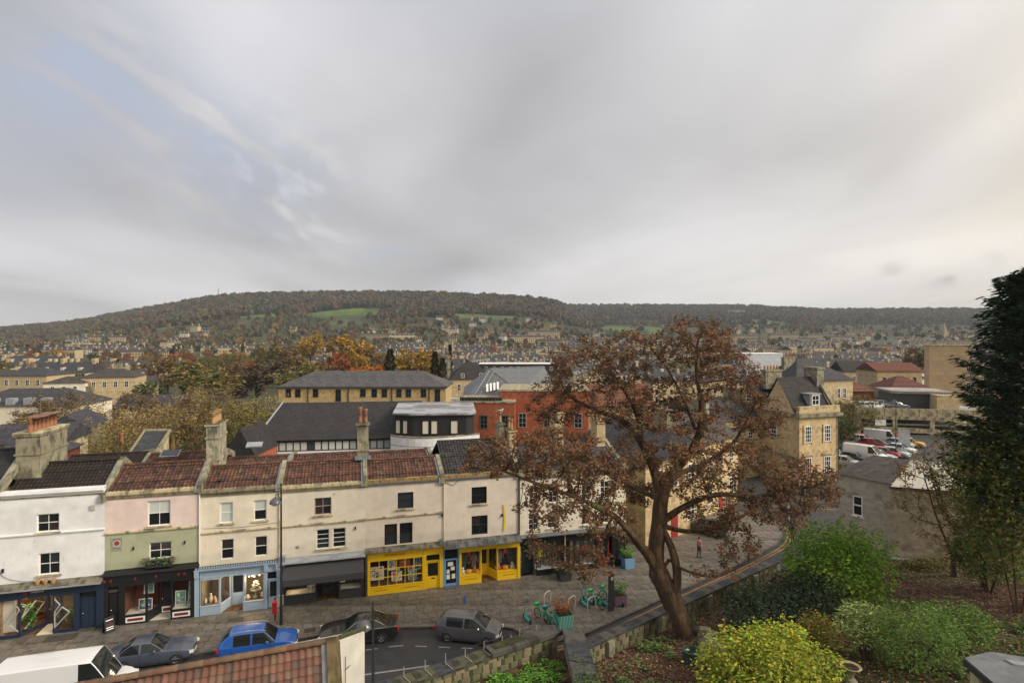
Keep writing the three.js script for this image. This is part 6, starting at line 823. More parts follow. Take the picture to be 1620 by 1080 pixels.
// ---------- shrubs ----------
function shrub(name, label, c, R, n, size, pal, seed, { shape = 0.55, stems = 5, lobes = 2.2, base, cat = 'shrub', trunk, droop = -0.5 } = {}) {
  const o = thing(name, label, cat, [c[0], base ?? gardenY(c[0], c[2]), c[2]]), r = rng(seed), L = [], y0 = c[1] - o.position.y;
  const lobesN = Math.round(14 + 9 * lobes), LB = []; for (let i = 0; i < lobesN; i++) { const a = i * 2.399 + r(), u = 1 - 1.75 * (i + 0.5) / lobesN, s = Math.sqrt(1 - u * u), k = 0.52 + 0.3 * r(); LB.push([Math.cos(a) * s * k, u * k, Math.sin(a) * s * k, 0.24 + 0.24 * r(), 0.8 + 0.4 * r()]); }
  for (let i = 0; i < n; i++) { const b = LB[Math.floor(r() * lobesN)], a = r() * 6.283, u = r() * 2 - 1, s = Math.sqrt(1 - u * u), f = b[3] * (r() < 0.05 ? 1.05 + 0.35 * r() : 0.5 + 0.55 * Math.pow(r(), 0.6)), dx = Math.cos(a) * s, dz = Math.sin(a) * s, q = pick(r, pal, 0.5); L.push([(b[0] + dx * f) * R[0], y0 + (b[1] + u * f) * R[1], (b[2] + dz * f) * R[2], size * (0.4 + 0.85 * r()), droop * u + (r() - 0.5) * 1.5, Math.atan2(dx, dz) + (r() - 0.5) * 1.8, (r() - 0.5) * 1.4, q[0] * b[4], q[1] * b[4], q[2] * b[4]]); }
  leaves('foliage', o, shape, MT.leaf, L);
  const st = []; for (let i = 0; i < stems; i++) { const a = i / stems * 6.28; st.push(bar([0.15 * Math.cos(a), 0, 0.15 * Math.sin(a)], [R[0] * 0.45 * Math.cos(a), y0 + R[1] * 0.2, R[2] * 0.45 * Math.sin(a)], trunk || 0.05, 0.02)); } if (trunk) st.push(bar([0, -0.1, 0], [0.05, y0, 0], trunk * 2.2, trunk * 1.6, 10)); mesh('stem', [merge(st)], MT.bark, o);
  return o;
}
const PL = { bright: [[0.15, 0.28, 0.035], [0.20, 0.34, 0.04], [0.10, 0.20, 0.03], [0.27, 0.38, 0.05]], dark: [[0.035, 0.06, 0.033], [0.045, 0.075, 0.038], [0.075, 0.10, 0.06], [0.028, 0.045, 0.027]], lime: [[0.36, 0.42, 0.05], [0.44, 0.46, 0.055], [0.27, 0.37, 0.045], [0.48, 0.38, 0.05], [0.20, 0.29, 0.04]], rust: [[0.19, 0.24, 0.045], [0.30, 0.22, 0.045], [0.13, 0.19, 0.045], [0.35, 0.19, 0.045]], varieg: [[0.24, 0.33, 0.08], [0.38, 0.43, 0.17], [0.14, 0.22, 0.06], [0.30, 0.30, 0.11]], green: [[0.10, 0.19, 0.04], [0.14, 0.25, 0.045], [0.08, 0.15, 0.035], [0.20, 0.25, 0.055]], olive: [[0.14, 0.135, 0.045], [0.18, 0.165, 0.05], [0.10, 0.105, 0.04], [0.25, 0.20, 0.05]] };
shrub('evergreen_shrub', 'tall rounded bright green shrub beside the kerb corner', [19.03, 5.54, -33], [2.95, 2.45, 2.8], 15000, 0.2, PL.bright, 31, { lobes: 3 });
shrub('evergreen_shrub', 'very dark green shrub under the bright green one', [16.28, 4.47, -31.5], [2.0, 1.6, 2.0], 6000, 0.17, PL.dark, 32); shrub('evergreen_shrub', 'dark glossy shrub between the tree trunk and the yellow shrub', [13.35, 4.01, -30.8], [2.2, 1.5, 1.9], 8000, 0.16, PL.dark, 33, { lobes: 3 });
shrub('rust_shrub', 'small rust tinged shrub between the dark and the pale shrubs', [15.33, 4.02, -28.5], [1.05, 1.15, 1.0], 2600, 0.15, PL.rust, 34); shrub('golden_shrub', 'large yellow-green shrub at the bottom of the picture', [11.28, 4.33, -25], [3.0, 2.0, 2.3], 14000, 0.19, PL.lime, 35, { lobes: 3 });
shrub('variegated_shrub', 'pale variegated shrub on a bare trunk behind the bird bath', [16.55, 5.51, -26.5], [1.35, 1.0, 1.2], 3800, 0.17, PL.varieg, 36, { trunk: 0.09, shape: 0.4 }); shrub('feathery_shrub', 'feathery mid green shrub left of the lawn', [17.83, 5.67, -25], [2.0, 1.6, 1.7], 9000, 0.15, PL.green, 37, { shape: 0.3, lobes: 2.8 });
shrub('low_shrub', 'low green shrub on the slope above the lawn', [20.91, 5.6, -26.5], [1.6, 0.9, 1.4], 3500, 0.15, PL.green, 38); shrub('low_shrub', 'small olive shrub at the foot of the stone building', [27.87, 3.17, -38], [2.2, 1.0, 1.3], 3800, 0.18, PL.olive, 39);
shrub('ivy_thicket', 'dense olive thicket at the foot of the conifer', [26.29, 10.15, -29.5], [3.2, 4.3, 2.6], 15000, 0.22, [...PL.olive, ...PL.olive, ...PL.green, [0.24, 0.20, 0.04]], 40, { lobes: 3.5, cat: 'thicket' }); shrub('ivy_thicket', 'dark green thicket beside the leaf-strewn slope', [27.68, 6.17, -33], [1.8, 1.8, 1.8], 5500, 0.2, [...PL.green, ...PL.olive], 41, { lobes: 3, cat: 'thicket' });
// the conifer at the right edge
{
  const r = rng(55), x0 = (27.87), z0 = -30, y0 = gardenY(x0, z0), top = 22.4, o = thing('conifer', 'tall dark green conifer filling the right edge', 'conifer', [x0, y0, z0]), L = [], br = [], PN = [[0.030, 0.062, 0.036], [0.040, 0.082, 0.044], [0.024, 0.048, 0.032], [0.055, 0.10, 0.05], [0.075, 0.11, 0.045]];
  const Hh = top - y0; br.push(bar([0, -0.2, 0], [0.1, Hh * 0.96, 0], 0.38, 0.03, 10));
  for (let i = 0; i < 560; i++) { const f = Math.pow(i / 560, 0.9), y = Hh * (0.27 + 0.72 * f), R = (3.7 * Math.sqrt(Math.max(0, 1 - Math.pow(f, 1.5))) + 0.2) * (0.72 + 0.36 * r()), a = i * 2.399 + r(), up = 0.28 + 0.3 * f, tip = V3(Math.cos(a) * R, y + R * up * (0.6 + 0.6 * r()), Math.sin(a) * R), b0 = V3(0, y, 0); br.push(bar(b0.toArray(), tip.toArray(), 0.04, 0.008, 4)); const m = Math.round(24 + R * 17); for (let k = 0; k < m; k++) { const t = 0.25 + 0.8 * Math.pow(r(), 0.7), w = 0.45 * (1.15 - t) + 0.12, c = pick(r, PN, 0.5); L.push([b0.x + (tip.x - b0.x) * t + (r() - 0.5) * w * 2, lerp(b0.y, tip.y, t) - r() * 0.25, (tip.z - b0.z) * t + (r() - 0.5) * w * 2, 0.22 + 0.26 * r(), -0.5 + 0.9 * (r() - 0.3), Math.atan2(tip.x, tip.z) + (r() - 0.5) * 1.7, (r() - 0.5), ...c]); } }
  mesh('trunk', [merge(br)], MT.bark, o); leaves('foliage', o, 0.28, MT.leaf, L);
}
// thin-leaved young trees in front of the pale roof
for (const [x, y, z, h, w, n, lab, seed, pal] of [[28.08, 4, -36, 9.0, 3.6, 150, 'nearly bare young tree in front of the pale slate roof', 3, [[0.24, 0.15, 0.07], [0.28, 0.19, 0.08], [0.17, 0.14, 0.06]]], [28.33, 5.21, -34, 10.5, 3.0, 170, 'olive-leaved tree in front of the conifer', 8, [[0.10, 0.095, 0.035], [0.14, 0.12, 0.04], [0.22, 0.18, 0.04], [0.08, 0.08, 0.03]]]]) {
  const r = rng(seed * 91), gy = gardenY(x, z), o = thing('young_tree', lab, 'tree', [0, 0, 0]), att = []; ball(r, [x - 0.3, gy + h * 0.62, z], [w, h * 0.36, w * 0.8], n * 3, att); ball(r, [x, gy + h * 0.3, z], [w * 0.7, h * 0.14, w * 0.5], n, att);
  const nd = grow(polyNodes([[[[x, gy - 0.1, z, 0.2], [x - 0.1, gy + 1.2, z, 0.15, 'a'], [x, gy + 2.2, z, 0.1]]], [[[x - 0.1, gy + 1.2, z, 0.1], [x - 0.9, gy + 3, z, 0.06]], 'a'], [[[x - 0.1, gy + 1.2, z, 0.1], [x + 0.8, gy + 3.2, z - 0.3, 0.06]], 'a']].map((q) => [q[0], q[1]])), att, { step: 0.34, infl: 3, kill: 0.42, iters: 80 });
  mesh('trunk', [wood(nd, { tip: 0.012, pow: 2.4 })], M(0.11, 0.07, 0.05, 0.95), o); leaves('crown', o, 0.6, MT.leaf, crownLeaves(nd, r, seed === 3 ? 6 : 12, 0.17, pal, { maxR: 0.03, jit: 0.25 }));
}
// ground plants, fallen leaves and grass
{
  const r = rng(99), L = [], Gs = [], Fl = [];
  for (let i = 0; i < 760; i++) { const x = i < 240 ? -3.5 + 6.1 * r() : -2 + 27 * r(), z = -lerp(22, wallD(x) - 0.6, r()); if (x > 2.4 && x < 4.6) continue; const dense = x < 2.5 ? 1 : x < 12 ? 0.8 : 0.55; if (i >= 240 && fbm(x * 0.5 + 3, z * 0.5, 3) < 0.62 - dense * 0.25) continue; const y = gardenY(x, z), n = 26, lime = x < 2.5 ? [[0.15, 0.33, 0.045], [0.20, 0.40, 0.055], [0.11, 0.24, 0.045]] : [[0.10, 0.20, 0.045], [0.15, 0.27, 0.06], [0.22, 0.32, 0.09], [0.08, 0.15, 0.045]]; for (let k = 0; k < n; k++) { const a = r() * 6.28, R = 0.32 * Math.sqrt(r()); L.push([x + Math.cos(a) * R, y + 0.05 + 0.2 * r(), z + Math.sin(a) * R, 0.13 + 0.12 * r(), -0.5 + 0.5 * r(), a, 0.5 * (r() - 0.5), ...pick(r, lime, 0.5)]); } }
  stuff(tag(leaves('ground_plants', null, 0.5, MT.leaf, L), 'low green plants growing between fallen leaves in the garden', 'ground plants', null, 'stuff'));
  for (let i = 0; i < 26000; i++) { const x = 4.4 + 28 * r(), z = -lerp(20, wallD(x) - 0.4, r()); Fl.push([x, gardenY(x, z) + 0.015 + 0.05 * r(), z, 0.09 + 0.09 * r(), (r() - 0.5) * 0.9, r() * 6.28, (r() - 0.5) * 0.9, ...pick(r, [[0.18, 0.09, 0.05], [0.14, 0.075, 0.045], [0.24, 0.12, 0.06], [0.28, 0.18, 0.10], [0.11, 0.065, 0.042], [0.36, 0.27, 0.17]], 0.5)]); }
  tag(leaves('fallen_leaves', null, 0.6, MT.leaf, Fl), 'brown fallen leaves lying over the garden soil', 'fallen leaves', null, 'stuff');
  for (let i = 0; i < 24000; i++) { const x = 16 + 14 * r(), z = -(20 + 9 * r()); if (fbm(x * 0.4, z * 0.4 + 6, 3) < 0.3 + 0.012 * Math.abs(x - 21)) continue; Gs.push([x, gardenY(x, z), z, 0.10 + 0.12 * r(), -1.3 + 0.6 * r(), r() * 6.28, 0, ...pick(r, [[0.15, 0.28, 0.045], [0.19, 0.32, 0.055], [0.12, 0.20, 0.045]], 0.5)]); }
  tag(leaves('grass', null, 0.16, MT.leaf, Gs), 'rough green grass on the garden slope', 'grass', null, 'stuff');
  const iv = []; for (let i = 0; i < 1500; i++) { const t = r(), x = lerp(2.9, 4.25, r()), z = -lerp(21, 28.2, t) + 0.0; if (r() < (z < -26.8 ? 0.8 : 0.3)) continue; iv.push([x, 3.12 + 0.1 * r(), z, 0.1 + 0.1 * r(), -0.3, r() * 6.28, 0, ...pick(r, PL.green, 0.5)]); }
  tag(leaves('creeper', null, 0.55, MT.leaf, iv), 'green creeper over the near end of the broad grey wall', 'creeper', null, 'stuff');
}
// garden things
{
  const P0 = [8.9, 2.33, -28.3], o = thing('water_butt', 'dark green open-topped water butt with a side spout below the tree', 'water butt', [P0[0], P0[1] - 0.15, P0[2]]);
  const green = M(0.035, 0.055, 0.05, 0.5); mesh('tub', [lathe([[0.38, 0], [0.44, 0.25], [0.45, 0.3], [0.40, 1.1], [0.44, 1.12], [0.44, 1.2], [0.37, 1.2], [0.36, 0.7], [0, 0.7]], 24)], green, o); mesh('spout', [tube([[0.38, 0.75, 0], [0.75, 0.8, 0], [0.95, 0.72, 0]], 0.12, 10, 10)], green, o); mesh('stand', [bb(-0.4, -0.8, -0.4, 0.4, 0, 0.4)], MT.wood, o);
  const b = [14.65, 4.57, -24.6], q = thing('bird_bath', 'weathered stone bird bath beside the yellow-green shrub', 'bird bath', [b[0], gardenY(b[0], b[2]), b[2]]), hh = b[1] - q.position.y + 0.05; mesh('pedestal', [lathe([[0.3, -0.1], [0.28, 0.1], [0.16, 0.2], [0.13, hh * 0.5], [0.2, hh - 0.15], [0.14, hh - 0.1]], 16)], MT.stonegrey, q); mesh('bowl', [lathe([[0.12, hh - 0.12], [0.35, hh - 0.02], [0.45, hh + 0.08], [0.40, hh + 0.1], [0.3, hh + 0.02], [0, hh]], 20)], MT.stone, q); mesh('leaf_litter', [cyl(0.33, 0.33, 0.01, 0, hh + 0.03, 0, 16)], M(0.09, 0.07, 0.03, 0.9, { tx: 'soil' }), q);
  const rk = MT.stonegrey; for (const [a, s, lab] of [[[10.82, 3.47, -31.2], 0.55, 'flat grey rock beside the trunk, nearest the wall'], [[10.74, 3.5, -32], 0.4, 'small grey rock against the wall by the trunk'], [[10.47, 3.4, -30], 0.6, 'grey rock step below the flat rock'], [[10.74, 3.36, -29.2], 0.5, 'lowest grey rock step beside the yellow shrub']]) { const g = new THREE.IcosahedronGeometry(s, 2), p = g.attributes.position; for (let i = 0; i < p.count; i++) { const f = 0.8 + 0.4 * vnoise(p.getX(i) * 3 + s * 50, p.getZ(i) * 3 + p.getY(i) * 2); p.setXYZ(i, p.getX(i) * f, p.getY(i) * f * 0.4, p.getZ(i) * f * 0.8); } g.computeVertexNormals(); const m = mesh('rock', [g], rk); m.position.set(a[0], gardenY(a[0], a[2]) + 0.1, a[2]); tag(m, lab, 'rock', 'rocks beside the trunk'); }
  // flat-roofed store at the bottom right corner
  const st = thing('garden_store', 'flat grey-roofed garden store cut off by the bottom right corner', 'shed', [0, 0, 0]), pts = [[15.95, -20.1], [17.2, -20.5], [22, -18.8], [20, -14.5], [15.7, -18.2]]; const ex = (p, y0, y1) => { const g = new THREE.ExtrudeGeometry(new THREE.Shape(p.map(([x, z]) => new THREE.Vector2(x, -z))), { depth: y1 - y0, bevelEnabled: false }); rot(g, -Math.PI / 2); return tr(g, 0, y0, 0); };
  const sh = (k) => pts.map(([x, z]) => [lerp(18.2, x, k), lerp(-18.4, z, k)]); mesh('wall', [ex(sh(0.93), 3.5, 7.35)], MT.trimcream, st); mesh('fascia', [ex(sh(1), 7.35, 7.58)], MT.charcoal, st); mesh('roof', [ex(sh(0.985), 7.58, 7.62)], M(0.22, 0.23, 0.24, 0.6, { tx: 'metal' }), st); mesh('roof_edge', [ex([[17.25, -19.9], [21, -18.6], [21, -18.3], [17.3, -19.6]], 7.62, 7.68)], MT.leadpale, st);
}
// stone outbuilding with the pale roof beyond the garden
{
  const o = thing('stone_outbuilding', 'grey stone outbuilding with pale slate roof and one white window', 'outbuilding', [(27.42), 0, -41], -0.32), yb = 1.5, yt = 8.9, m = MT.stonegrey;
  // local: corner at the origin; left face runs back along -x/-z, right face along +x
  const LW = 4.6, RW = 7.2, an = 1.25;   // left face turned away
  const lf = (g) => { g.rotateY(Math.PI - an); return g; };
  mesh('wall', [bb(0, yb, -6, RW, 8.1, 0)], M(0.48, 0.42, 0.33, 0.92, { tx: 'stone', ...bumpy }), o); 
  const c = Math.cos(an), s = Math.sin(an), ex = (u, y, off = 0) => [-u * Math.sin(0.9) - off * Math.cos(0.9), y, -u * Math.cos(0.9) + off * Math.sin(0.9)];
  const sideGeo = (u0, u1, y0, y1, th, holes) => { const g = tr(extr(rect(u0, y0, u1, y1), th, holes), 0, 0, -th); const mm = new THREE.Matrix4().makeBasis(V3(-Math.sin(0.9), 0, -Math.cos(0.9)), V3(0, 1, 0), V3(-Math.cos(0.9), 0, Math.sin(0.9))); g.applyMatrix4(mm); return g; };
  const flip = (g) => { const q = g.toNonIndexed ? (g.index ? g.toNonIndexed() : g) : g; const p = q.attributes.position; for (let i = 0; i < p.count; i += 3) for (let k = 0; k < 3; k++) { const a = p.getComponent(i + 1, k); p.setComponent(i + 1, k, p.getComponent(i + 2, k)); p.setComponent(i + 2, k, a); } q.computeVertexNormals(); return q; };
  mesh('side_wall', [flip(sideGeo(0, 3.9, yb, 8.3, 0.35, [rect(2.0, 5.35, 2.7, 6.85)]))], M(0.55, 0.51, 0.43, 0.92, { tx: 'stone', ...bumpy }), o);
  const win = mesh('window', [sideGeo(2.0, 2.7, 5.35, 6.85, 0.1, [rect(2.08, 5.45, 2.62, 6.1), rect(2.08, 6.2, 2.62, 6.77)])].map((g) => tr(flip(g), 0, 0, 0)), MT.whitepaint, o); mesh('pane', [flip(sideGeo(2.01, 2.69, 5.36, 6.84, 0.02)).translate(Math.cos(0.9) * 0.05, 0, -Math.sin(0.9) * 0.05)], MT.glass, win); mesh('sill', [flip(sideGeo(1.9, 2.8, 5.25, 5.35, 0.12)).translate(-Math.cos(0.9) * 0.08, 0, Math.sin(0.9) * 0.08)], MT.whitepaint, win);
  const A = ex(0, 8.3, 0.2), B = ex(4.1, 8.3, 0.2), apex = [3.2, 10.0, -5.2];
  mesh('roof', [quad([-0.15, 8.12, 0.15], [RW + 0.2, 8.12, 0.15], [RW - 2.6, 9.4, -3.6], [2.2, 9.4, -3.6])], M(0.60, 0.55, 0.47, 0.6, { tx: 'wetroof' }), o); mesh('side_roof', [quad(B, A, [2.2, 9.42, -3.6], [0.2, 9.3, -5.4])], MT.slatebrown, o); mesh('rear_roof', [quad([2.2, 9.4, -3.6], [RW - 2.6, 9.4, -3.6], [RW, 8.2, -7], [0, 8.2, -6.5])], MT.slatebrown, o);
  mesh('eave_board', [bb(-0.2, 8.02, 0.02, RW + 0.1, 8.12, 0.2)], MT.slatedark, o); mesh('plinth', [bb(-0.05, yb, 0, RW, 2.9, 0.12)], MT.stonedark, o); mesh('base_flashing', [bb(-0.1, 2.9, 0, RW * 0.7, 3.0, 0.3)], M(0.25, 0.26, 0.32, 0.5), o);
}
// ---------- tiled roof in the foreground ----------
{
  const dir = V3(0.936, 0, -0.35), nrm = V3(0.35, 0, 0.936), o = thing('foreground_house', 'house with red pantiled roof and white gable at the bottom edge', 'house', [-7.25, 0, -23.95], Math.atan2(0.35, 0.936)), yr = 6.15, pitch = 0.62, r = rng(808);
  // one pantile: a curved sheet with thickness
  const tile = (w, l) => { const pos = [], N = 7, h = (u) => 0.035 * Math.cos(2 * Math.PI * u); for (let k = 0; k < N; k++) { const a = k / N, b = (k + 1) / N, xa = (a - 0.5) * w * 1.04, xb = (b - 0.5) * w * 1.04; const A = [xa, h(a) + 0.03, l], B = [xb, h(b) + 0.03, l], C = [xb, h(b), 0], D = [xa, h(a), 0], A2 = [xa, h(a) + 0.008, l], B2 = [xb, h(b) + 0.008, l]; pos.push(...A, ...B, ...C, ...A, ...C, ...D, ...A2, ...B2, ...B, ...A2, ...B, ...A); } const g = new THREE.BufferGeometry(); g.setAttribute('position', new THREE.Float32BufferAttribute(pos, 3)); g.computeVertexNormals(); return boxUV(g); };
  const tw = 0.27, tl = 0.34, tg = tile(tw, tl + 0.05), mats = [[0.23, 0.11, 0.078], [0.20, 0.095, 0.07], [0.26, 0.13, 0.09], [0.17, 0.09, 0.07], [0.22, 0.14, 0.10], [0.14, 0.095, 0.078]].map((c) => M(...c, 0.9, { tx: 'clay' }));
  const rf = mesh('roof', [tr(rot(bx(12.4, 0.06, 3.4, -6.2, -0.08, 1.7), pitch), 0, yr, 0), tr(rot(bx(12.4, 0.06, 3.2, -6.2, -0.06, -1.6), -0.6), 0, yr, 0)], MT.redtile, o);
  for (let j = 0; j < 6; j++) for (let i = 0; i < 44; i++) { const t = same('roof_tile', tg, mats[Math.floor(r() * 6)], rf); t.rotation.x = pitch; const s = 0.12 + j * tl; t.position.set(-0.75 - (i + 0.5) * tw, yr - s * Math.sin(pitch) + 0.03, s * Math.cos(pitch)); t.rotation.z = (r() - 0.5) * 0.02; }
  const rg = (() => { const g = new THREE.CylinderGeometry(0.15, 0.165, 0.44, 10, 1, false, 0, Math.PI); g.rotateZ(Math.PI / 2); return merge([g]); })(), rm = [[0.21, 0.11, 0.075], [0.25, 0.16, 0.10], [0.18, 0.12, 0.085]].map((c) => M(...c, 0.92, { tx: 'clay' }));
  for (let i = 0; i < 28; i++) { const t = same('ridge_tile', rg, rm[Math.floor(r() * 3)], rf); t.position.set(-0.6 - i * 0.43, yr + 0.04, 0); t.rotation.y = Math.PI * 0; }
  // gable with its mossy raking coping; the far half is seen as the white wall
  const moss = M(0.17, 0.12, 0.06, 0.95, { tx: 'weathered', ...bumpy }); mesh('raking_coping', [quadBox(-0.55, 0.5, 0.05, yr + 0.02, 3.2, yr - 3.15 * Math.tan(pitch) + 0.02, 0.22)], moss, o); mesh('lead_flashing', [quadBox(-0.75, 0.2, 0.05, yr - 0.02, 3.2, yr - 3.15 * Math.tan(pitch) - 0.02, 0.12)], MT.lead, o);
  mesh('gable_wall', [(() => { const p = [[-0.05, 0, 3.0], [-0.05, 0, -0.02], [1.22, 0, -2.0], [-0.05, yr - 1.9, 3.0], [-0.05, yr + 0.12, -0.02], [1.22, yr - 0.72, -2.0]]; const g = new THREE.BufferGeometry(), q = []; const f = (a, b, c) => q.push(...p[a], ...p[b], ...p[c]); f(0, 1, 4); f(0, 4, 3); f(1, 2, 5); f(1, 5, 4); g.setAttribute('position', new THREE.Float32BufferAttribute(q, 3)); g.computeVertexNormals(); return g; })(), (() => { const p = [[1.22, 0, -2.0], [-8, 0, -2.0], [-8, yr - 0.9, -2.0], [1.22, yr - 0.72, -2.0]]; return quad(...p); })()], M(0.66, 0.63, 0.57, 0.85, { tx: 'stucco' }), o);
  mesh('far_coping', [bar([-0.05, yr + 0.12, -0.02], [1.24, yr - 0.68, -2.02], 0.09, 0.09, 6)], M(0.08, 0.09, 0.04, 0.95, { tx: 'weathered' }), o); mesh('vent_pipe', [bar([0.25, yr - 2.6, -0.35], [0.25, yr - 0.9, -0.35], 0.02), bar([0.25, yr - 1.5, -0.35], [0.5, yr - 1.5, -0.7], 0.015)], MT.lead, o);
}


// ---------- town behind the terrace ----------
sheet('car_park', [[37, -76.5], [62, -73], [90, -106], [58, -112], [42, -104]], 0.004, MT.asphalt);
function hipRoof(w, d, rise, over = 0.4, kind = 'hip') {   // eaves at y = 0, centred
  const W = w / 2 + over, D = d / 2 + over, k = kind === 'hip' ? Math.min(W, D) * 0.98 : 0, along = W >= D, R = along ? [[-(W - k), rise, 0], [W - k, rise, 0]] : [[0, rise, -(D - k)], [0, rise, D - k]];
  const c = [[-W, 0, D], [W, 0, D], [W, 0, -D], [-W, 0, -D]], T = (a, b, e) => { const g = new THREE.BufferGeometry(); g.setAttribute('position', new THREE.Float32BufferAttribute([...a, ...b, ...e], 3)); g.computeVertexNormals(); return g; };
  return along ? [quad(c[0], c[1], R[1], R[0]), quad(c[2], c[3], R[0], R[1]), T(c[1], c[2], R[1]), T(c[3], c[0], R[0]), quad(c[3], c[2], c[1], c[0])] : [quad(c[1], c[2], R[0], R[1]), quad(c[3], c[0], R[1], R[0]), T(c[0], c[1], R[1]), T(c[2], c[3], R[0]), quad(c[3], c[2], c[1], c[0])];
}
const wfGeo = new Map();
function smallWindow(parent, x, y, z, w, h, { turn = 0, frame = MT.whitepaint, nx = 2, ny = 2, glass = MT.glass, name = 'window' } = {}) {
  const key = [w, h, nx, ny].join(); if (!wfGeo.has(key)) { const f = 0.09, b = 0.05, gs = [bb(-w / 2, 0, -0.02, -w / 2 + f, h, 0.06), bb(w / 2 - f, 0, -0.02, w / 2, h, 0.06), bb(-w / 2 + f, 0, -0.02, w / 2 - f, f, 0.06), bb(-w / 2 + f, h - f, -0.02, w / 2 - f, h, 0.06)]; for (let i = 1; i < nx; i++) gs.push(bb(-w / 2 + w * i / nx - b / 2, f, -0.01, -w / 2 + w * i / nx + b / 2, h - f, 0.05)); for (let j = 1; j < ny; j++) gs.push(bb(-w / 2 + f, h * j / ny - b / 2, -0.012, w / 2 - f, h * j / ny + b / 2, 0.052)); wfGeo.set(key, [merge(gs), merge([bb(-w / 2 + 0.02, 0.02, -0.015, w / 2 - 0.02, h - 0.02, 0.02)])]); }
  const [a, g] = wfGeo.get(key), m = same(name, a, frame, parent); m.position.set(x, y, z); m.rotation.y = turn; same('pane', g, glass, m); return m;
}
function building({ name = 'building', label, category = 'building', x, z, w, d, y0 = -3, h, turn = 0, wallMat = MT.stone, roofMat = MT.slate, rise = 3, kind = 'hip', wins = [], win = {}, chimneys = [], group, over = 0.4, cornice }) {
  const o = thing(name, label, category, [x, 0, z], turn, group); mesh('wall', [bb(-w / 2, y0, -d / 2, w / 2, h, d / 2)], wallMat, o);
  if (kind === 'flat') mesh('roof', [bb(-w / 2 - 0.1, h, -d / 2 - 0.1, w / 2 + 0.1, h + 0.25, d / 2 + 0.1)], roofMat, o); else mesh('roof', hipRoof(w, d, rise, over, kind).map((g) => tr(g, 0, h + 0.02, 0)), roofMat, o);
  if (kind === 'gable') { const W = w / 2, D = d / 2; if (w >= d) for (const s of [1, -1]) mesh('gable', [tr(extr([[-D, 0], [D, 0], [0, rise * D / (D + over)]], 0.1).rotateY(Math.PI / 2), s * W - (s > 0 ? 0.1 : 0), h, 0)], wallMat, o); else for (const s of [1, -1]) mesh('gable', [tr(extr([[-W, 0], [W, 0], [0, rise * W / (W + over)]], 0.1), 0, h, s * D - (s > 0 ? 0.1 : 0))], wallMat, o); }
  for (const q of wins) smallWindow(o, q[0], q[1], d / 2 + 0.01, q[2], q[3], { ...win, ...(q[4] || {}) });
  for (const [cx, cz, cw, cd, cy, n] of chimneys) { const c = mesh('chimney', [bb(cx - cw / 2, h - 0.5, cz - cd / 2, cx + cw / 2, cy, cz + cd / 2), bb(cx - cw / 2 - 0.1, cy, cz - cd / 2 - 0.1, cx + cw / 2 + 0.1, cy + 0.2, cz + cd / 2 + 0.1)], MT.stonedark, o); for (let i = 0; i < (n || 0); i++) mesh('chimney_pot', [cyl(0.16, 0.13, 0.7, cx + (cw > cd ? lerp(-cw / 2, cw / 2, (i + 0.5) / n) : 0), cy + 0.2, cz + (cw > cd ? 0 : lerp(-cd / 2, cd / 2, (i + 0.5) / n)), 8)], MT.pot, c); }
  if (cornice) mesh('cornice', [bb(-w / 2 - 0.2, h - 0.3, -d / 2 - 0.2, w / 2 + 0.2, h + 0.01, d / 2 + 0.2)], cornice, o);
  return o;
}
// hall with the great dark slate roof
{
  const x0 = (-32.19), o = thing('slate_hall', 'long hall with steep dark slate roof and a strip of windows', 'building', [x0, 0, -71], 0.14), w = 20.5;
  mesh('roof', [quad([0, 5.85, 0.3], [w, 5.85, 0.3], [w, 9.35, -10], [0.9, 9.35, -10]), quad([0.9, 9.35, -10], [w, 9.35, -10], [w, 5.8, -19], [0, 5.8, -19])], MT.slatedark, o); mesh('verge', [bar([0, 5.9, 0.3], [0.9, 9.42, -10], 0.14, 0.14, 4)], MT.leadpale, o);
  mesh('gable', [(() => { const g = new THREE.BufferGeometry(); g.setAttribute('position', new THREE.Float32BufferAttribute([0.3, -2, -19, 0.3, -2, 0, 0.3, 5.8, 0, 0.3, -2, -19, 0.3, 5.8, 0, 0.3, 5.8, -19, 0.3, 5.8, -19, 0.3, 5.8, 0, 0.85, 9.2, -10], 3)); g.computeVertexNormals(); return g; })()], MT.brick, o);
  mesh('upper_wall', [bb(0.35, 4.35, -18, w, 5.82, 0)], MT.charcoal, o); mesh('lower_wall', [bb(0.3, -2, -18, w, 4.34, 0.05)], MT.white, o);
  for (let i = 0; i < 22; i++) { if (i === 6 || i === 13 || i > 18) continue; const x = 1.3 + i * 0.86; mesh('window', [bb(x, 4.5, 0.01, x + 0.68, 5.5, 0.05)], i < 12 ? MT.blind : MT.paleglass, o); }
  mesh('gutter', [bb(0, 5.72, 0.25, w, 5.85, 0.4)], MT.black, o);
  const f = mesh('flue', [cyl(0.1, 0.1, 1.3, 17.9, 4.4, 1.2, 8)], MT.black, o);
}
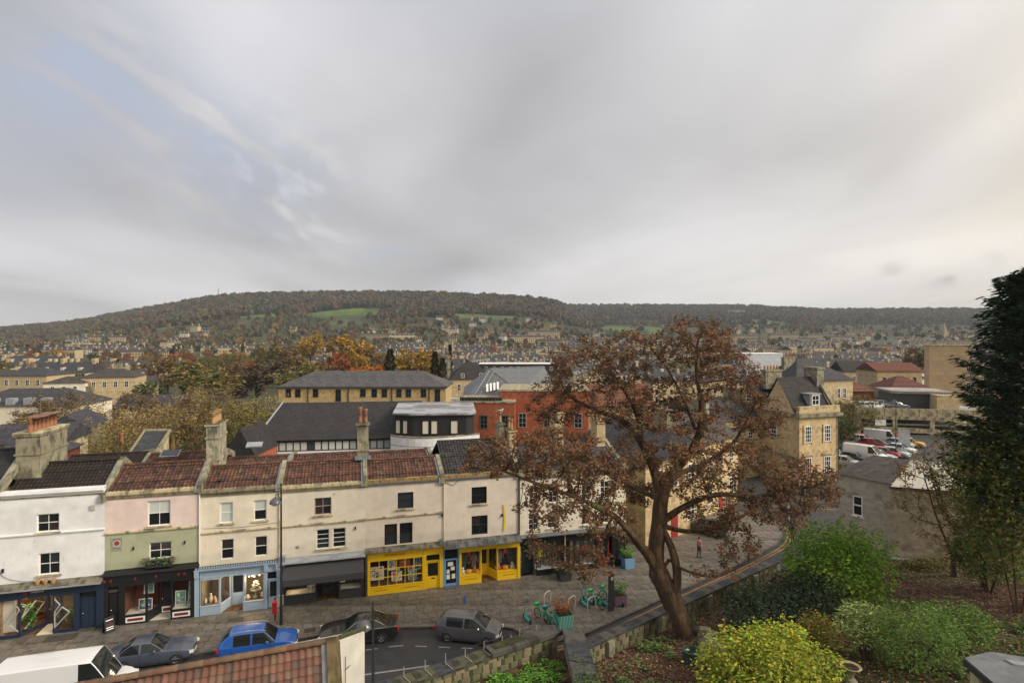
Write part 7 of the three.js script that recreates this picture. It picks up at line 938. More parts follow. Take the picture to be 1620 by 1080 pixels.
// black flat-roofed penthouse over a white curved wall
{
  const o = thing('penthouse', 'black flat-roofed penthouse with pale blinds above a curved white wall', 'building', [(-15.04), 0, -72], 0.1), ex = (p, y0, y1) => { const g = new THREE.ExtrudeGeometry(new THREE.Shape(p.map(([x, z]) => new THREE.Vector2(x, -z))), { depth: y1 - y0, bevelEnabled: false, curveSegments: 20 }); rot(g, -Math.PI / 2); return tr(g, 0, y0, 0); };
  const plan = [[0.2, 0], [2.6, 1.0], [9.2, 1.2], [10.2, 0.6], [10.2, -11], [-0.2, -11]], grow1 = plan.map(([x, z]) => [x + (x > 5 ? 0.25 : -0.25), z + (z > -2 ? 0.3 : 0)]);
  mesh('wall', [ex(plan, 5.0, 9.0)], M(0.018, 0.018, 0.02, 0.6), o); mesh('roof', [ex(grow1, 9.0, 9.2)], M(0.5, 0.5, 0.51, 0.3, { tx: 'wetroof' }), o); mesh('roof_edge', [ex(grow1.map(([x, z]) => [x + (x > 5 ? 0.03 : -0.03), z + (z > -2 ? 0.03 : 0)]), 8.9, 9.0)], MT.charcoal, o);
  mesh('roof_puddle', [new THREE.CircleGeometry(1, 24).scale(2.6, 1.6, 1).rotateX(-Math.PI / 2).translate(4.6, 9.215, -6.5)], M(0.16, 0.14, 0.13, 0.35), o);
  for (const [x, z, t, w] of [[0.62, 0.2, -0.4, 0.75], [1.55, 0.6, -0.4, 0.75], [4.1, 1.08, -0.03, 0.9], [5.2, 1.1, -0.03, 0.9], [7.7, 1.18, -0.03, 1.0]]) smallWindow(o, x, 6.55, z, w, 1.75, { turn: t, frame: MT.black, nx: 1, ny: 1, glass: MT.palewall });
  const curve = []; for (let i = 0; i <= 14; i++) { const t = i / 14; curve.push([lerp(-0.3, 10.9, t), 0.4 + 2.4 * Math.sin(Math.PI * Math.pow(t, 0.8)) * 0.9]); } const back = curve.map(([x, z]) => [x, z - 0.3]).reverse();
  mesh('curved_wall', [ex([...curve, ...back], 1.0, 6.35)], MT.white, o); mesh('wall_cap', [ex([...curve.map(([x, z]) => [x, z + 0.06]), ...curve.map(([x, z]) => [x, z - 0.36]).reverse()], 6.35, 6.47)], MT.trimdirty, o);
  mesh('terrace_floor', [ex([...curve, [10.5, 0], [0, 0]], 5.2, 5.3)], MT.concrete, o);
}
// long yellow stone block
{
  const wx = [456, 471, 499, 535, 574, 592, 608, 631, 646, 670, 692].map((p) => (p - 572.5) / 900 * 120);
  const o = building({ name: 'stone_block', label: 'long yellow stone block with grey hipped roof and eleven small windows', x: (-31.67), z: -126, w: 35.3, d: 12, y0: -4, h: 8.1, rise: 3.0, wallMat: MT.block, roofMat: M(0.15, 0.145, 0.145, 0.8, { tx: 'slate' }), wins: wx.map((x, i) => [x, i === 3 || i === 10 ? 5.0 : 5.9, 1.15, i === 3 || i === 10 ? 2.6 : 1.75]), win: { frame: MT.charcoal, glass: MT.glass } });
  for (const p of [487, 551, 620, 679]) mesh('downpipe', [cyl(0.12, 0.12, 11, (p - 572.5) / 900 * 120, -3, 6.1, 6)], MT.slatebrown, o); mesh('eave', [bb(-18, 7.85, -6.3, 18, 8.09, 6.38)], MT.charcoal, o);
  mesh('canopy', [bb(-17.8, 4.7, 6.01, -11.5, 4.9, 6.8)], MT.stonedark, o);
}
// red brick works
{
  const o = building({ name: 'brick_building', label: 'red brick building with flat parapet and green-edged roof terrace', x: (-3.63), z: -88, w: 8.5, d: 8, y0: -4, h: 9.0, kind: 'flat', wallMat: MT.brick, roofMat: MT.concrete, turn: -0.06, wins: [[-3.9, 5.6, 0.5, 1.7], [-2.3, 5.2, 1.15, 2.0], [-0.3, 5.2, 1.15, 2.0], [2.9, 5.2, 1.15, 2.0]], win: { frame: M(0.10, 0.13, 0.13, 0.6), ny: 3 } });
  mesh('roof_hedge', [bb(-3.9, 9.26, 3.3, 2.4, 9.75, 3.8)], M(0.07, 0.10, 0.03, 0.95, { tx: 'soil' }), o); for (let i = 0; i < 14; i++) mesh('railing_post', [bar([-4.1 + i * 0.5, 9.2, 4.0], [-4.1 + i * 0.5, 10.4, 4.0], 0.02, 0.02, 4)], MT.lead, o); mesh('railing', [bar([-4.1, 10.4, 4.0], [2.4, 10.4, 4.0], 0.03, 0.03, 4), bar([-4.1, 9.9, 4.0], [2.4, 9.9, 4.0], 0.015, 0.015, 4)], MT.lead, o);
  const o2 = building({ name: 'brick_building', label: 'taller red brick building behind the top left boughs of the tree', x: (5.08), z: -91, w: 13.5, d: 10, y0: -4, h: 10.5, kind: 'flat', wallMat: MT.brick, roofMat: MT.concrete, turn: -0.06, wins: [[-5.6, 5.0, 1.2, 2.2], [-3.2, 5.0, 1.2, 2.2], [0.6, 5.0, 1.2, 2.2], [2.5, 5.0, 1.2, 2.2], [5.2, 5.0, 1.2, 2.2]], win: { frame: M(0.35, 0.38, 0.38, 0.6), ny: 3 } });
  building({ name: 'brick_building', label: 'red tiled building seen through the middle of the tree', x: (16.89), z: -98, w: 12, d: 10, y0: -4, h: 7.4, rise: 3.2, kind: 'gable', wallMat: MT.stone, roofMat: MT.redtile });
}
// leaden roof with access ladders
{
  const o = thing('lead_roofed_building', 'building with large folded grey roof and access ladders', 'building', [(-0.45), 0, -102], 0.05);
  mesh('wall', [bb(-8, -4, -8, 9, 7.2, 6)], MT.stonedark, o); const A = [-8.4, 7.2, 6.3], B = [9.4, 7.2, 6.3], C = [9.4, 9, -8.3], Dd = [-8.4, 9, -8.3], E = [-3.6, 12.9, -2], Fp = [6.5, 13.2, -3], Gp = [1.5, 9.4, 6.5]; const tri = (a, b, c) => { const g = new THREE.BufferGeometry(); g.setAttribute('position', new THREE.Float32BufferAttribute([...a, ...b, ...c], 3)); g.computeVertexNormals(); return g; };
  mesh('roof', [tri(A, Gp, E), tri(Gp, Fp, E), tri(Gp, B, Fp), tri(A, B, Gp), quad(Dd, A, E, E), quad(B, C, Fp, Fp), quad(C, Dd, E, Fp)].map((g) => g), M(0.20, 0.205, 0.215, 0.5, { tx: 'metal' }), o);
  for (const [p, q] of [[[-6.4, 8.6, 5.0], [-3.6, 12.6, -0.6]], [[-5.4, 8.6, 5.0], [-2.7, 12.6, -0.6]]]) mesh('ladder_rail', [bar(p, q, 0.07, 0.07, 4)], MT.leadpale, o); for (let i = 0; i < 12; i++) { const t = i / 11; mesh('ladder_rung', [bar([lerp(-6.4, -3.6, t), lerp(8.6, 12.6, t), lerp(5, -0.6, t)], [lerp(-5.4, -2.7, t), lerp(8.6, 12.6, t), lerp(5, -0.6, t)], 0.045, 0.045, 4)], MT.leadpale, o); }
  for (let i = 0; i < 4; i++) mesh('rooflight', [tr(rot(bx(0.35, 0.08, 2.0), 0.62, 0, 0), -4.0 + i * 0.6, 9.95 + i * 0.12, 4.2)], MT.whitepaint, o);
  mesh('parapet_edge', [bar(A, B, 0.12, 0.12, 4), bar(E, Fp, 0.1, 0.1, 4), bar(E, Gp, 0.1, 0.1, 4)], MT.lead, o); mesh('plant_box', [bb(-10.2, 7.0, 3, -7.6, 8.2, 5)], MT.dirtywhite, o);
}
// gabled stone house at the street corner
{
  const o = thing('gabled_stone_house', 'tall cream stone house with twin gables and pedimented windows', 'house', [(36.4), 0, -72], 0.33), w = 6.6, d = 15, st = MT.ashlar;
  const wins1 = [[1.4, 5.3, 1.05, 2.1], [4.6, 5.3, 1.05, 2.1], [1.4, 0.9, 1.1, 2.5], [4.6, 0.9, 1.1, 2.5]];
  mesh('wall', [bb(0, -1.5, -d, w, 9.0, 0)], st, o); for (const q of wins1) smallWindow(o, q[0], q[1], 0.02, q[2], q[3], { ny: 4, nx: 3 });
  for (const x of [1.4, 4.6]) { mesh('pediment', [tr(extr([[-0.95, 0], [0.95, 0], [0.95, 0.12], [0, 0.5], [-0.95, 0.12]], 0.25), x, 3.65, 0.02)], MT.stone, o); mesh('architrave', [bb(x - 0.8, 5.15, 0.02, x - 0.56, 7.5, 0.1), bb(x + 0.56, 5.15, 0.02, x + 0.8, 7.5, 0.1)], MT.stone, o); }
  mesh('cornice', [bb(-0.4, 8.55, -d, w + 0.35, 8.95, 0.4)], MT.stonedark, o); mesh('parapet', [bb(-0.1, 9.0, -0.4, w + 0.1, 9.9, 0.1)], MT.stone, o);
  // two gables on the left face, ridges running along the street front
  const gb = (z0, z1, top, nm) => { mesh('gable', [(() => { const g = extr([[z0, 8.9], [z1, 8.9], [(z0 + z1) / 2, top]], 0.35); g.rotateY(-Math.PI / 2); return tr(g, 0.15, 0, 0); })()].map((g) => { g.scale(1, 1, 1); return g; }), st, o); };
  const slope = (za, ya, zb, yb) => quad([-0.25, ya, za], [w - 0.6, ya, za], [w - 0.6, yb, zb], [-0.25, yb, zb]);
  mesh('roof', [slope(-0.4, 9.1, -3.4, 13.4), slope(-6.4, 9.1, -3.4, 13.4), slope(-6.4, 9.1, -8.9, 13.2), slope(-11.4, 9.1, -8.9, 13.2)].map((g) => g), MT.slatedark, o);
  for (const [z0, z1, top] of [[-6.2, -0.6, 13.2], [-11.2, -6.6, 13.0]]) mesh('gable', [(() => { const g = extr([[-z0, 8.9], [-z1, 8.9], [-(z0 + z1) / 2, top]], 0.3); g.rotateY(Math.PI / 2); return tr(g, -0.12, 0, 0); })()], st, o);
  const dm = mesh('dormer', [bb(2.4, 9.8, -1.9, 4.0, 11.3, -0.55), bb(2.25, 11.3, -2.1, 4.15, 11.45, -0.45)], MT.leadpale, o); smallWindow(o, 3.2, 9.95, -0.53, 1.2, 1.3, { nx: 2, ny: 2 });
  mesh('end_parapet', [quadBox(w - 0.6, 0.45, -0.4, 9.6, -3.4, 13.6, 0.3), quadBox(w - 0.6, 0.45, -3.4, 13.6, -6.4, 9.6, 0.3)], MT.stonedark, o);
  const ch = mesh('chimney', [bb(w - 1.1, 9, -4.6, w + 0.1, 14.4, -2.4), bb(w - 1.2, 14.4, -4.7, w + 0.2, 14.7, -2.3)], MT.stonedark, o); const ch2 = mesh('chimney', [bb(1.4, 11.5, -8.1, 4.2, 13.9, -7.2), bb(1.3, 13.9, -8.2, 4.3, 14.15, -7.1)], MT.stonedark, o); for (let i = 0; i < 5; i++) mesh('chimney_pot', [cyl(0.16, 0.13, 0.6, 1.65 + i * 0.55, 14.15, -7.65, 8)], MT.potpale, ch2);
  // windows of the left face
  for (const [u, y, w2, h2] of [[4.2, 5.4, 1.0, 2.0], [8.7, 9.6, 1.0, 2.0], [10.5, 5.4, 1.0, 2.0], [12.8, 1.4, 1.0, 2.0]]) smallWindow(o, -0.02 - (y > 9 ? 0.1 : 0), y, -u, w2, h2, { turn: -Math.PI / 2, ny: 4 });
  mesh('string_course', [bb(-0.15, 3.2, -d, 0, 3.5, 0)], MT.stonedark, o); mesh('downpipe', [cyl(0.07, 0.07, 10.5, w - 0.25, -1.5, 0.12, 6), cyl(0.07, 0.07, 2.6, -0.2, 8.9, -6.4, 6)], MT.black, o);
}
// stone houses behind the tree, along the bend
for (const [x, z, t, w, lab, rm] of [[12.6, -52.9, 0.62, 8, 'cream stone house with a red door behind the trunk', MT.slateblue], [19.4, -60.8, 0.8, 9, 'cream stone house behind the right boughs of the tree', MT.slatebrown], [27.5, -76, 0.5, 11, 'low stone house with grey roof behind the right side of the tree', MT.slate]]) {
  const o = building({ name: 'street_house', label: lab, category: 'house', x, z: z - 4, w, d: 9, y0: -1, h: 7.6, turn: t, rise: 2.6, kind: 'gable', wallMat: MT.ashlar, roofMat: rm, wins: [[-w * 0.3, 4.9, 1.0, 1.8], [0, 4.9, 1.0, 1.8], [w * 0.3, 4.9, 1.0, 1.8], [-w * 0.3, 1.3, 1.2, 1.9], [w * 0.3, 1.3, 1.2, 1.9]], win: { ny: 4 }, chimneys: [[w / 2 - 0.6, 0, 0.8, 2.4, 11.2, 3]] }); mesh('door', [bb(-0.45, 0, 4.5, 0.45, 2.1, 4.56)], M(0.26, 0.02, 0.02, 0.6), o);
}
// multi-storey car park
{
  const o = thing('parking_deck', 'concrete multi-storey car park with open decks and white banners', 'car park', [(68.2), 0, -112], -0.22), W = 26, c = MT.concrete;
  mesh('parapet', [bb(0, 2.6, -0.3, W, 4.8, 0)], c, o); mesh('top_deck', [bb(0, 3.6, -22, W, 3.9, -0.3)], MT.concretepale, o); mesh('deck_edge', [tr(rot(bb(0, 0.2, -0.3, W, 1.1, 0), 0, 0, -0.03), 0, 0.2, 0)], c, o); mesh('middle_deck', [bb(0, 0.2, -22, W, 0.5, -0.3)], c, o); mesh('back_wall', [bb(0, -3, -22.3, W, 3.6, -22)], MT.darkroom, o); mesh('base_wall', [bb(0, -3, -0.2, W, -1.9, 0)], c, o); mesh('side_wall', [bb(-0.3, -3, -22, 0, 4.8, 0)], c, o);
  for (let i = 0; i <= 4; i++) mesh('column', [bb(i * 6.4 - (i ? 0.3 : 0), -3, -0.5, i * 6.4 + 0.5, 2.6, -0.02)], c, o); for (const [x, y] of [[3.0, 1.35], [1.9, -0.95]]) mesh('banner', [bb(x, y, 0.02, x + 1.9, y + 1.15, 0.06)], MT.whitepaint, o);
  for (const y of [1.5, -0.9]) mesh('guard_rail', [bb(0.5, y, -0.25, W, y + 0.35, -0.2)], MT.lead, o);
  const t = thing('stair_block', 'dark flat-roofed stair block on top of the car park', 'building', [(82.93), 0, -121], -0.22); mesh('wall', [bb(-3, 3.9, -4, 7, 7.0, 4)], MT.charcoal, t); mesh('roof', [bb(-3.6, 7.0, -4.6, 7.6, 7.5, 4.6)], MT.concretepale, t); mesh('side_block', [bb(3.5, 3.9, 4.01, 7.4, 7.0, 7)], MT.stone, t);
  const vans = [['white van on the top deck of the car park', 0.7, 0.7, 0.7, 1370], ['silver car on the top deck of the car park', 0.4, 0.42, 0.45, 1398], ['dark car on the top deck by the stair block', 0.05, 0.06, 0.08, 1420], ['bright blue car on the top deck', 0.02, 0.09, 0.42, 1450], ['pale car on the top deck near the edge', 0.55, 0.55, 0.55, 1385]];
  vans.forEach(([lab, r, g, b, px], i) => car({ name: 'parked_car', label: lab, group: 'vehicles on the car park roof', pos: [(px - 810) / 900 * (116 + i % 2 * 3), 3.92, -(116 + i % 2 * 3)], turn: -0.3 + i * 0.2, L: 4.3, col: paint(r, g, b), small: true }));
}
for (let i = 0; i < 7; i++) { const o = thing('barrier', 'red plastic barrier in a row at the back of the car park', 'barrier', [(59.05) + i * 1.95, 0, -103.5 - i * 0.2], 0.1, 'red barriers'); mesh('panel', [bb(-0.85, 0.15, -0.03, 0.85, 1.1, 0.03)], M(0.5, 0.05, 0.03, 0.6), o); mesh('foot', [bb(-0.7, 0, -0.25, -0.55, 0.15, 0.25)], MT.rubber, o); mesh('foot', [bb(0.55, 0, -0.25, 0.7, 0.15, 0.25)], MT.rubber, o); }
{ const o = thing('low_hedge', 'clipped hedge along the near side of the car park', 'hedge', [(45.73), 0, -76.5], -0.35), r = rng(6), L = []; for (let i = 0; i < 3500; i++) L.push([(r() - 0.5) * 10, 1.25 * Math.pow(r(), 0.5), (r() - 0.5) * 1.2, 0.22 + 0.14 * r(), (r() - 0.5) * 2, r() * 6.28, (r() - 0.5) * 2, ...pick(r, PL.olive, 0.4)]); leaves('foliage', o, 0.6, MT.leaf, L); mesh('core', [bb(-4.9, 0, -0.5, 4.9, 1.05, 0.5)], M(0.04, 0.04, 0.02, 0.95), o); }
{ const o = thing('info_board', 'pale free-standing sign board in the car park', 'sign', [(63.48), 0, -92], -0.1); mesh('board', [bb(-0.9, 0.5, -0.05, 0.9, 3.6, 0.05)], MT.leadpale, o); mesh('post', [bb(-0.8, 0, -0.04, -0.65, 0.5, 0.04)], MT.lead, o); mesh('post', [bb(0.65, 0, -0.04, 0.8, 0.5, 0.04)], MT.lead, o); }
// middle-distance buildings on the right
building({ name: 'arched_block', label: 'cream block with red tiled roof and small arched windows', x: (112.57), z: -170, w: 13, d: 10, y0: -6, h: 8.6, rise: 2.2, kind: 'gable', wallMat: MT.stone, roofMat: M(0.20, 0.055, 0.035, 0.8, { tx: 'clay' }), wins: [[-4.4, 5.0, 0.9, 1.8], [-2, 5.0, 0.9, 1.8], [2, 5.0, 0.9, 1.8], [4.4, 5.0, 0.9, 1.8], [-4.4, 1.8, 0.9, 1.6]], win: { frame: MT.stonedark } });
building({ name: 'pavilion', label: 'low pavilion with red hipped roof before the arched block', x: (102.28), z: -150, w: 10, d: 9, y0: -5, h: 5.4, rise: 2.9, wallMat: MT.stone, roofMat: M(0.17, 0.06, 0.04, 0.85, { tx: 'clay' }), wins: [[-2, 2.8, 1, 1.5], [0, 2.8, 1, 1.5], [2, 2.8, 1, 1.5]] });
building({ name: 'tan_tower_block', label: 'blank tan tower block beside the conifer', x: (117.72), z: -154, w: 9.0, d: 4, turn: -0.35, y0: -5, h: 16.1, kind: 'flat', wallMat: M(0.56, 0.40, 0.24, 0.9, { tx: 'stucco' }), roofMat: MT.concrete, wins: [[4.2, 9.5, 0.9, 2], [4.2, 4.5, 0.9, 2]] });
building({ name: 'white_shed', label: 'long white flat-roofed building above the gabled house', x: (106.67), z: -246, w: 17, d: 12, y0: -6, h: 11.0, kind: 'flat', wallMat: M(0.62, 0.65, 0.70, 0.7, { tx: 'stucco' }), roofMat: MT.white });
building({ name: 'white_house', label: 'low white house between the arched block and the tan tower', x: (138.91), z: -196, w: 9, d: 8, y0: -6, h: 6.2, kind: 'flat', wallMat: MT.white, roofMat: MT.slatedark, wins: [[-2.6, 4, 1, 1.2], [0, 4, 1, 1.2], [2.6, 4, 1, 1.2]] });
building({ name: 'stone_house', label: 'stone house with hipped slate roof behind the twin gables', category: 'house', x: (64.51), z: -126, w: 15, d: 12, y0: -4, h: 9.4, rise: 4.4, turn: 0.3, wallMat: MT.stone, roofMat: MT.slate, wins: [[3.6, 5.5, 0.9, 2.2], [5.2, 5.5, 0.9, 2.2], [-3, 6.6, 1, 1.6]], chimneys: [[-4, 0, 3.0, 0.9, 14.0, 5]] });
building({ name: 'stone_house', label: 'small stone house with dark roof left of the arched block', category: 'house', x: (114.08), z: -190, w: 11, d: 8, y0: -6, h: 7.2, rise: 3.2, kind: 'gable', wallMat: MT.stone, roofMat: MT.slatedark, wins: [[-2, 4, 1, 1.6], [2, 4, 1, 1.6]] });
building({ name: 'red_roofed_house', label: 'low house with brown-red roof behind the car park', category: 'house', x: (89.17), z: -154, w: 12, d: 9, y0: -5, h: 4.2, rise: 3.4, wallMat: MT.brickdark, roofMat: MT.redtile });
// middle-distance buildings on the left
building({ name: 'villa', label: 'stone villa with pale blue side wall and hipped slate roof', category: 'house', x: (-130), z: -186, w: 15, d: 11, y0: -7, h: 5.6, rise: 2.6, turn: 0.3, wallMat: MT.stone, roofMat: MT.slatebrown, wins: [[-4, 2.4, 1.1, 1.9], [-1, 2.4, 1.1, 1.9], [2, 2.4, 1.1, 1.9], [5, 2.4, 1.1, 1.9]], chimneys: [[1, 0, 2.4, 1, 9.4, 4]] });
building({ name: 'villa', label: 'cream villa with grey hipped roof near the left edge', category: 'house', x: (-158.69), z: -190, w: 16, d: 12, y0: -7, h: 5.9, rise: 2.4, wallMat: MT.stone, roofMat: MT.slate, wins: [[-5, 2.6, 1.2, 2], [-1.6, 2.6, 1.2, 2], [1.8, 2.6, 1.2, 2], [5.2, 2.6, 1.2, 2]], chimneys: [[-2, 0, 2.6, 1, 9.2, 4]] });
building({ name: 'villa', label: 'cream villa with low roof between the two grey-roofed villas', category: 'house', x: (-139.61), z: -180, w: 11, d: 9, y0: -7, h: 4.2, rise: 1.8, turn: 0.25, wallMat: MT.cream2, roofMat: MT.slatebrown, wins: [[-3, 1.4, 1.1, 1.8], [0, 1.4, 1.1, 1.8], [3, 1.4, 1.1, 1.8]] });
{ const o = building({ name: 'mansard_block', label: 'dark mansard-roofed block with dormers at the left edge', x: (-98.06), z: -118, w: 22, d: 11, y0: -5, h: 5.0, rise: 3.0, turn: 0.12, wallMat: MT.cream, roofMat: MT.slate, wins: [[-8, 2.2, 1.1, 1.5], [2, 2.2, 1.1, 1.5]] }); for (let i = 0; i < 5; i++) { mesh('dormer', [bb(-9 + i * 3.2, 5.2, 4.2, -7.6 + i * 3.2, 6.5, 5.6)], MT.leadpale, o); } }
building({ name: 'brown_roofed_house', label: 'stone house with long brown roof left of the bare trees', category: 'house', x: (-95.45), z: -124, w: 12, d: 10, y0: -5, h: 2.6, rise: 3.6, turn: 0.2, wallMat: MT.stone, roofMat: MT.slatebrown, wins: [[-3.5, 0.6, 1, 1.4], [0, 0.6, 1, 1.4]], chimneys: [[3, 0, 1.2, 1.2, 7.6, 2]] });
building({ name: 'rear_cottage', label: 'cottage with cream gable and red wall at the left edge', category: 'house', x: (-54.7), z: -66, w: 7, d: 6, y0: -2, h: 7.0, rise: 1.8, kind: 'gable', turn: 0.25, wallMat: MT.trimcream, roofMat: MT.slateblue, wins: [[1.6, 4.2, 0.9, 1.2]] }); building({ name: 'rear_cottage', label: 'red painted lean-to with slate roof behind the left chimney', category: 'house', x: (-48.77), z: -58, w: 6, d: 5, y0: -1, h: 7.2, rise: 1.4, turn: 0.25, wallMat: MT.brickdark, roofMat: MT.slateblue });
building({ name: 'gabled_cottage', label: 'stone cottage with slate gable roof behind the left chimney stack', category: 'house', x: (-58.18), z: -76, w: 4.5, d: 7, y0: -2, h: 7.0, rise: 1.8, kind: 'gable', turn: 0.35, wallMat: MT.stonedark, roofMat: MT.slateblue });
building({ name: 'mews_building', label: 'long low stone mews with purple slate roof among bare trees', x: (-83.2), z: -134, w: 15, d: 8, y0: -5, h: 2.6, rise: 2.4, kind: 'gable', turn: 0.2, wallMat: MT.stone, roofMat: MT.slateblue });
building({ name: 'brick_annexe', label: 'small red brick gabled annexe left of the slate hall', category: 'building', x: (-30.17), z: -66, w: 3.4, d: 6, y0: -1, h: 5.6, rise: 3.0, kind: 'gable', over: 0.1, wallMat: MT.brick, roofMat: MT.slatedark });
building({ name: 'dormer_house', label: 'stone house with dark mansard and dormers right of the cypresses', category: 'house', x: (-12.47), z: -171, w: 13, d: 11, y0: -6, h: 6.2, rise: 4.6, turn: 0.2, wallMat: MT.stone, roofMat: MT.slatedark, wins: [[-4, 2.8, 1, 2], [0, 2.8, 1, 2], [4, 2.8, 1, 2], [-3, 6.6, 1.0, 1.3], [2.4, 6.6, 1.0, 1.3]], chimneys: [[-6.6, 0, 0.9, 3, 12.6, 4]] });
building({ name: 'white_terrace_block', label: 'pale flat-roofed block with white dormers behind the leaden roof', x: (2.56), z: -236, w: 32, d: 10, y0: -7, h: 7.2, kind: 'flat', wallMat: MT.slatedark, roofMat: MT.white, wins: Array.from({ length: 9 }, (_, i) => [-13 + i * 3.3, 4.6, 1.2, 1.6]) });

// ---------- trees of the town ----------
const TREES = {};
function treeKind(key, { seed, pal, h = 12, w = 4.4, n = 260, per = 11, size = 0.55, bark = MT.barkgrey, cone, keep = 1, low = 0.3, jit = 0.55, fine }) {
  const r = rng(seed), o = new THREE.Group(), L = []; o.name = 'tree';
  if (cone) { mesh('trunk', [bar([0, 0, 0], [0, h * 0.95, 0], 0.25, 0.04)], bark, o); for (let i = 0; i < 2600; i++) { const f = Math.pow(r(), 0.8), R = w * Math.pow(1 - f, 0.8) * (0.5 + 0.5 * Math.sqrt(r())) * (0.8 + 0.3 * Math.sin(f * 40)), a = r() * 6.28, c = pick(r, pal, 0.5); L.push([Math.cos(a) * R, h * (0.04 + 0.96 * f), Math.sin(a) * R, size * (0.7 + 0.6 * r()), 0.5 * (r() - 0.3), a, (r() - 0.5), ...c]); } leaves('crown', o, 0.4, MT.leaf, L); }
  else {
    const att = [], lob = 7; ball(r, [0, h * 0.62, 0], [w * 0.8, h * 0.3, w * 0.8], n * 0.4, att); for (let i = 0; i < lob; i++) { const a = i / lob * 6.28 + r(), e = r(); ball(r, [Math.cos(a) * w * 0.62, h * (0.42 + 0.42 * e), Math.sin(a) * w * 0.62], [w * 0.42, h * 0.15, w * 0.42], n * 0.12, att); }
    const nd = grow(polyNodes([[[[0, -0.3, 0, 0.26], [0.1, h * 0.16, 0, 0.2], [0, h * low, 0.1, 0.15]]]].map((q) => [q[0], undefined])), att, { step: 0.55, infl: 4, kill: 0.75, iters: 60 });
    mesh('trunk', [wood(nd, { tip: 0.03, pow: 2.3, minR: 0.055 })], bark, o); leaves('crown', o, 0.7, MT.leaf, crownLeaves(nd, r, per, size, pal, { maxR: 0.07, jit, keep, droop: 0.1 }));
    if (fine) { const f = new THREE.Group(); f.name = 'tree'; mesh('trunk', [wood(nd, { tip: 0.018, pow: 2.25 })], bark, f); leaves('crown', f, 0.6, MT.leaf, crownLeaves(nd, r, per * (per < 6 ? 1.7 : 2.6), size * 0.48, pal, { maxR: 0.07, jit: jit * 1.05, keep, droop: 0.2 })); TREES[key + '_fine'] = { o: f, h }; }
  }
  TREES[key] = { o, h };
}
treeKind('brown', { fine: true, seed: 11, pal: [[0.175, 0.112, 0.054], [0.228, 0.136, 0.061], [0.140, 0.096, 0.047], [0.245, 0.176, 0.068]], per: 11 });
treeKind('olive', { fine: true, seed: 12, pal: [[0.149, 0.136, 0.047], [0.193, 0.160, 0.047], [0.245, 0.192, 0.054], [0.123, 0.120, 0.047]], per: 9 });
treeKind('gold', { seed: 13, pal: [[0.399, 0.237, 0.037], [0.319, 0.212, 0.042], [0.452, 0.250, 0.049], [0.266, 0.187, 0.049]], per: 9 });
treeKind('orange', { seed: 14, pal: [[0.595, 0.192, 0.034], [0.490, 0.160, 0.034], [0.700, 0.256, 0.041], [0.420, 0.160, 0.041]], per: 10 });
treeKind('rust', { seed: 15, pal: [[0.262, 0.082, 0.031], [0.210, 0.068, 0.031], [0.315, 0.109, 0.037]], per: 10 });
treeKind('bare', { fine: true, seed: 16, pal: [[0.193, 0.128, 0.061], [0.263, 0.192, 0.068]], per: 4, n: 380, bark: M(0.095, 0.07, 0.05, 0.95) });
treeKind('sparse', { fine: true, seed: 17, pal: [[0.34, 0.245, 0.07], [0.28, 0.195, 0.06], [0.21, 0.155, 0.06], [0.40, 0.31, 0.11]], per: 5.5, n: 340, bark: M(0.085, 0.065, 0.045, 0.95), size: 0.42 });
treeKind('green', { seed: 18, pal: [[0.061, 0.096, 0.034], [0.088, 0.120, 0.041], [0.052, 0.072, 0.027]], per: 11 });
treeKind('cypress', { seed: 19, pal: [[0.035, 0.056, 0.027], [0.052, 0.072, 0.032], [0.028, 0.045, 0.024]], cone: true, h: 14, w: 2.6, size: 0.7 });
treeKind('darkbush', { seed: 20, pal: [[0.079, 0.056, 0.041], [0.105, 0.067, 0.046], [0.061, 0.048, 0.035]], per: 9, h: 11, w: 5 });
const KINDNAME = { brown: 'brown autumn tree', olive: 'olive green tree', gold: 'golden tree', orange: 'orange autumn tree', rust: 'rust red tree', bare: 'nearly bare tree', sparse: 'sparse tree with yellow leaves', green: 'dark green tree', cypress: 'dark pointed conifer', darkbush: 'dark purple-brown tree' };
function plant(kind, px, top, D, h, label, sx = 1, group) { const { o, h: h0 } = TREES[D < 135 && TREES[kind + '_fine'] ? kind + '_fine' : kind], c = o.clone(), x = (px - 810) / 900 * D, yt = 19 - (top - 530) / 900 * D, k = h / h0; c.name = numbered({ cypress: 'conifer' }[kind] || 'tree'); c.position.set(x, yt - h, -D); c.scale.set(k * sx, k, k * sx); c.rotation.y = hash2(Math.round(px), Math.round(D)) * 6.28; tag(c, label, 'tree', group); scene.add(c); return c; }

{ const o = thing('gull', 'white gull perched on the chimney behind the grey tiled roof', 'bird', at((0.61) - 0.5, 12.42, -4.0), -0.6); const body = [sph(0.11, 0, 0.2, 0, 0.85).scale(2.0, 1, 1), sph(0.065, 0.22, 0.33, 0), bar([0.18, 0.24, 0], [0.23, 0.33, 0], 0.06, 0.05), extr([[-0.2, 0.16], [-0.45, 0.12], [-0.45, 0.17], [-0.2, 0.26]], 0.1).translate(0, 0, -0.05)]; mesh('body', [merge(body)], MT.whitepaint, o); mesh('wing', [sph(0.1, -0.04, 0.23, 0.075, 0.6).scale(1.9, 1, 0.9)], M(0.35, 0.36, 0.38, 0.7), o); mesh('wing', [sph(0.1, -0.04, 0.23, -0.075, 0.6).scale(1.9, 1, 0.9)], M(0.35, 0.36, 0.38, 0.7), o); mesh('beak', [bar([0.27, 0.33, 0], [0.36, 0.31, 0], 0.02, 0.006)], MT.amber, o); for (const z of [0.04, -0.04]) mesh('leg', [bar([0, 0, z], [0, 0.12, z], 0.01)], MT.amber, o); }

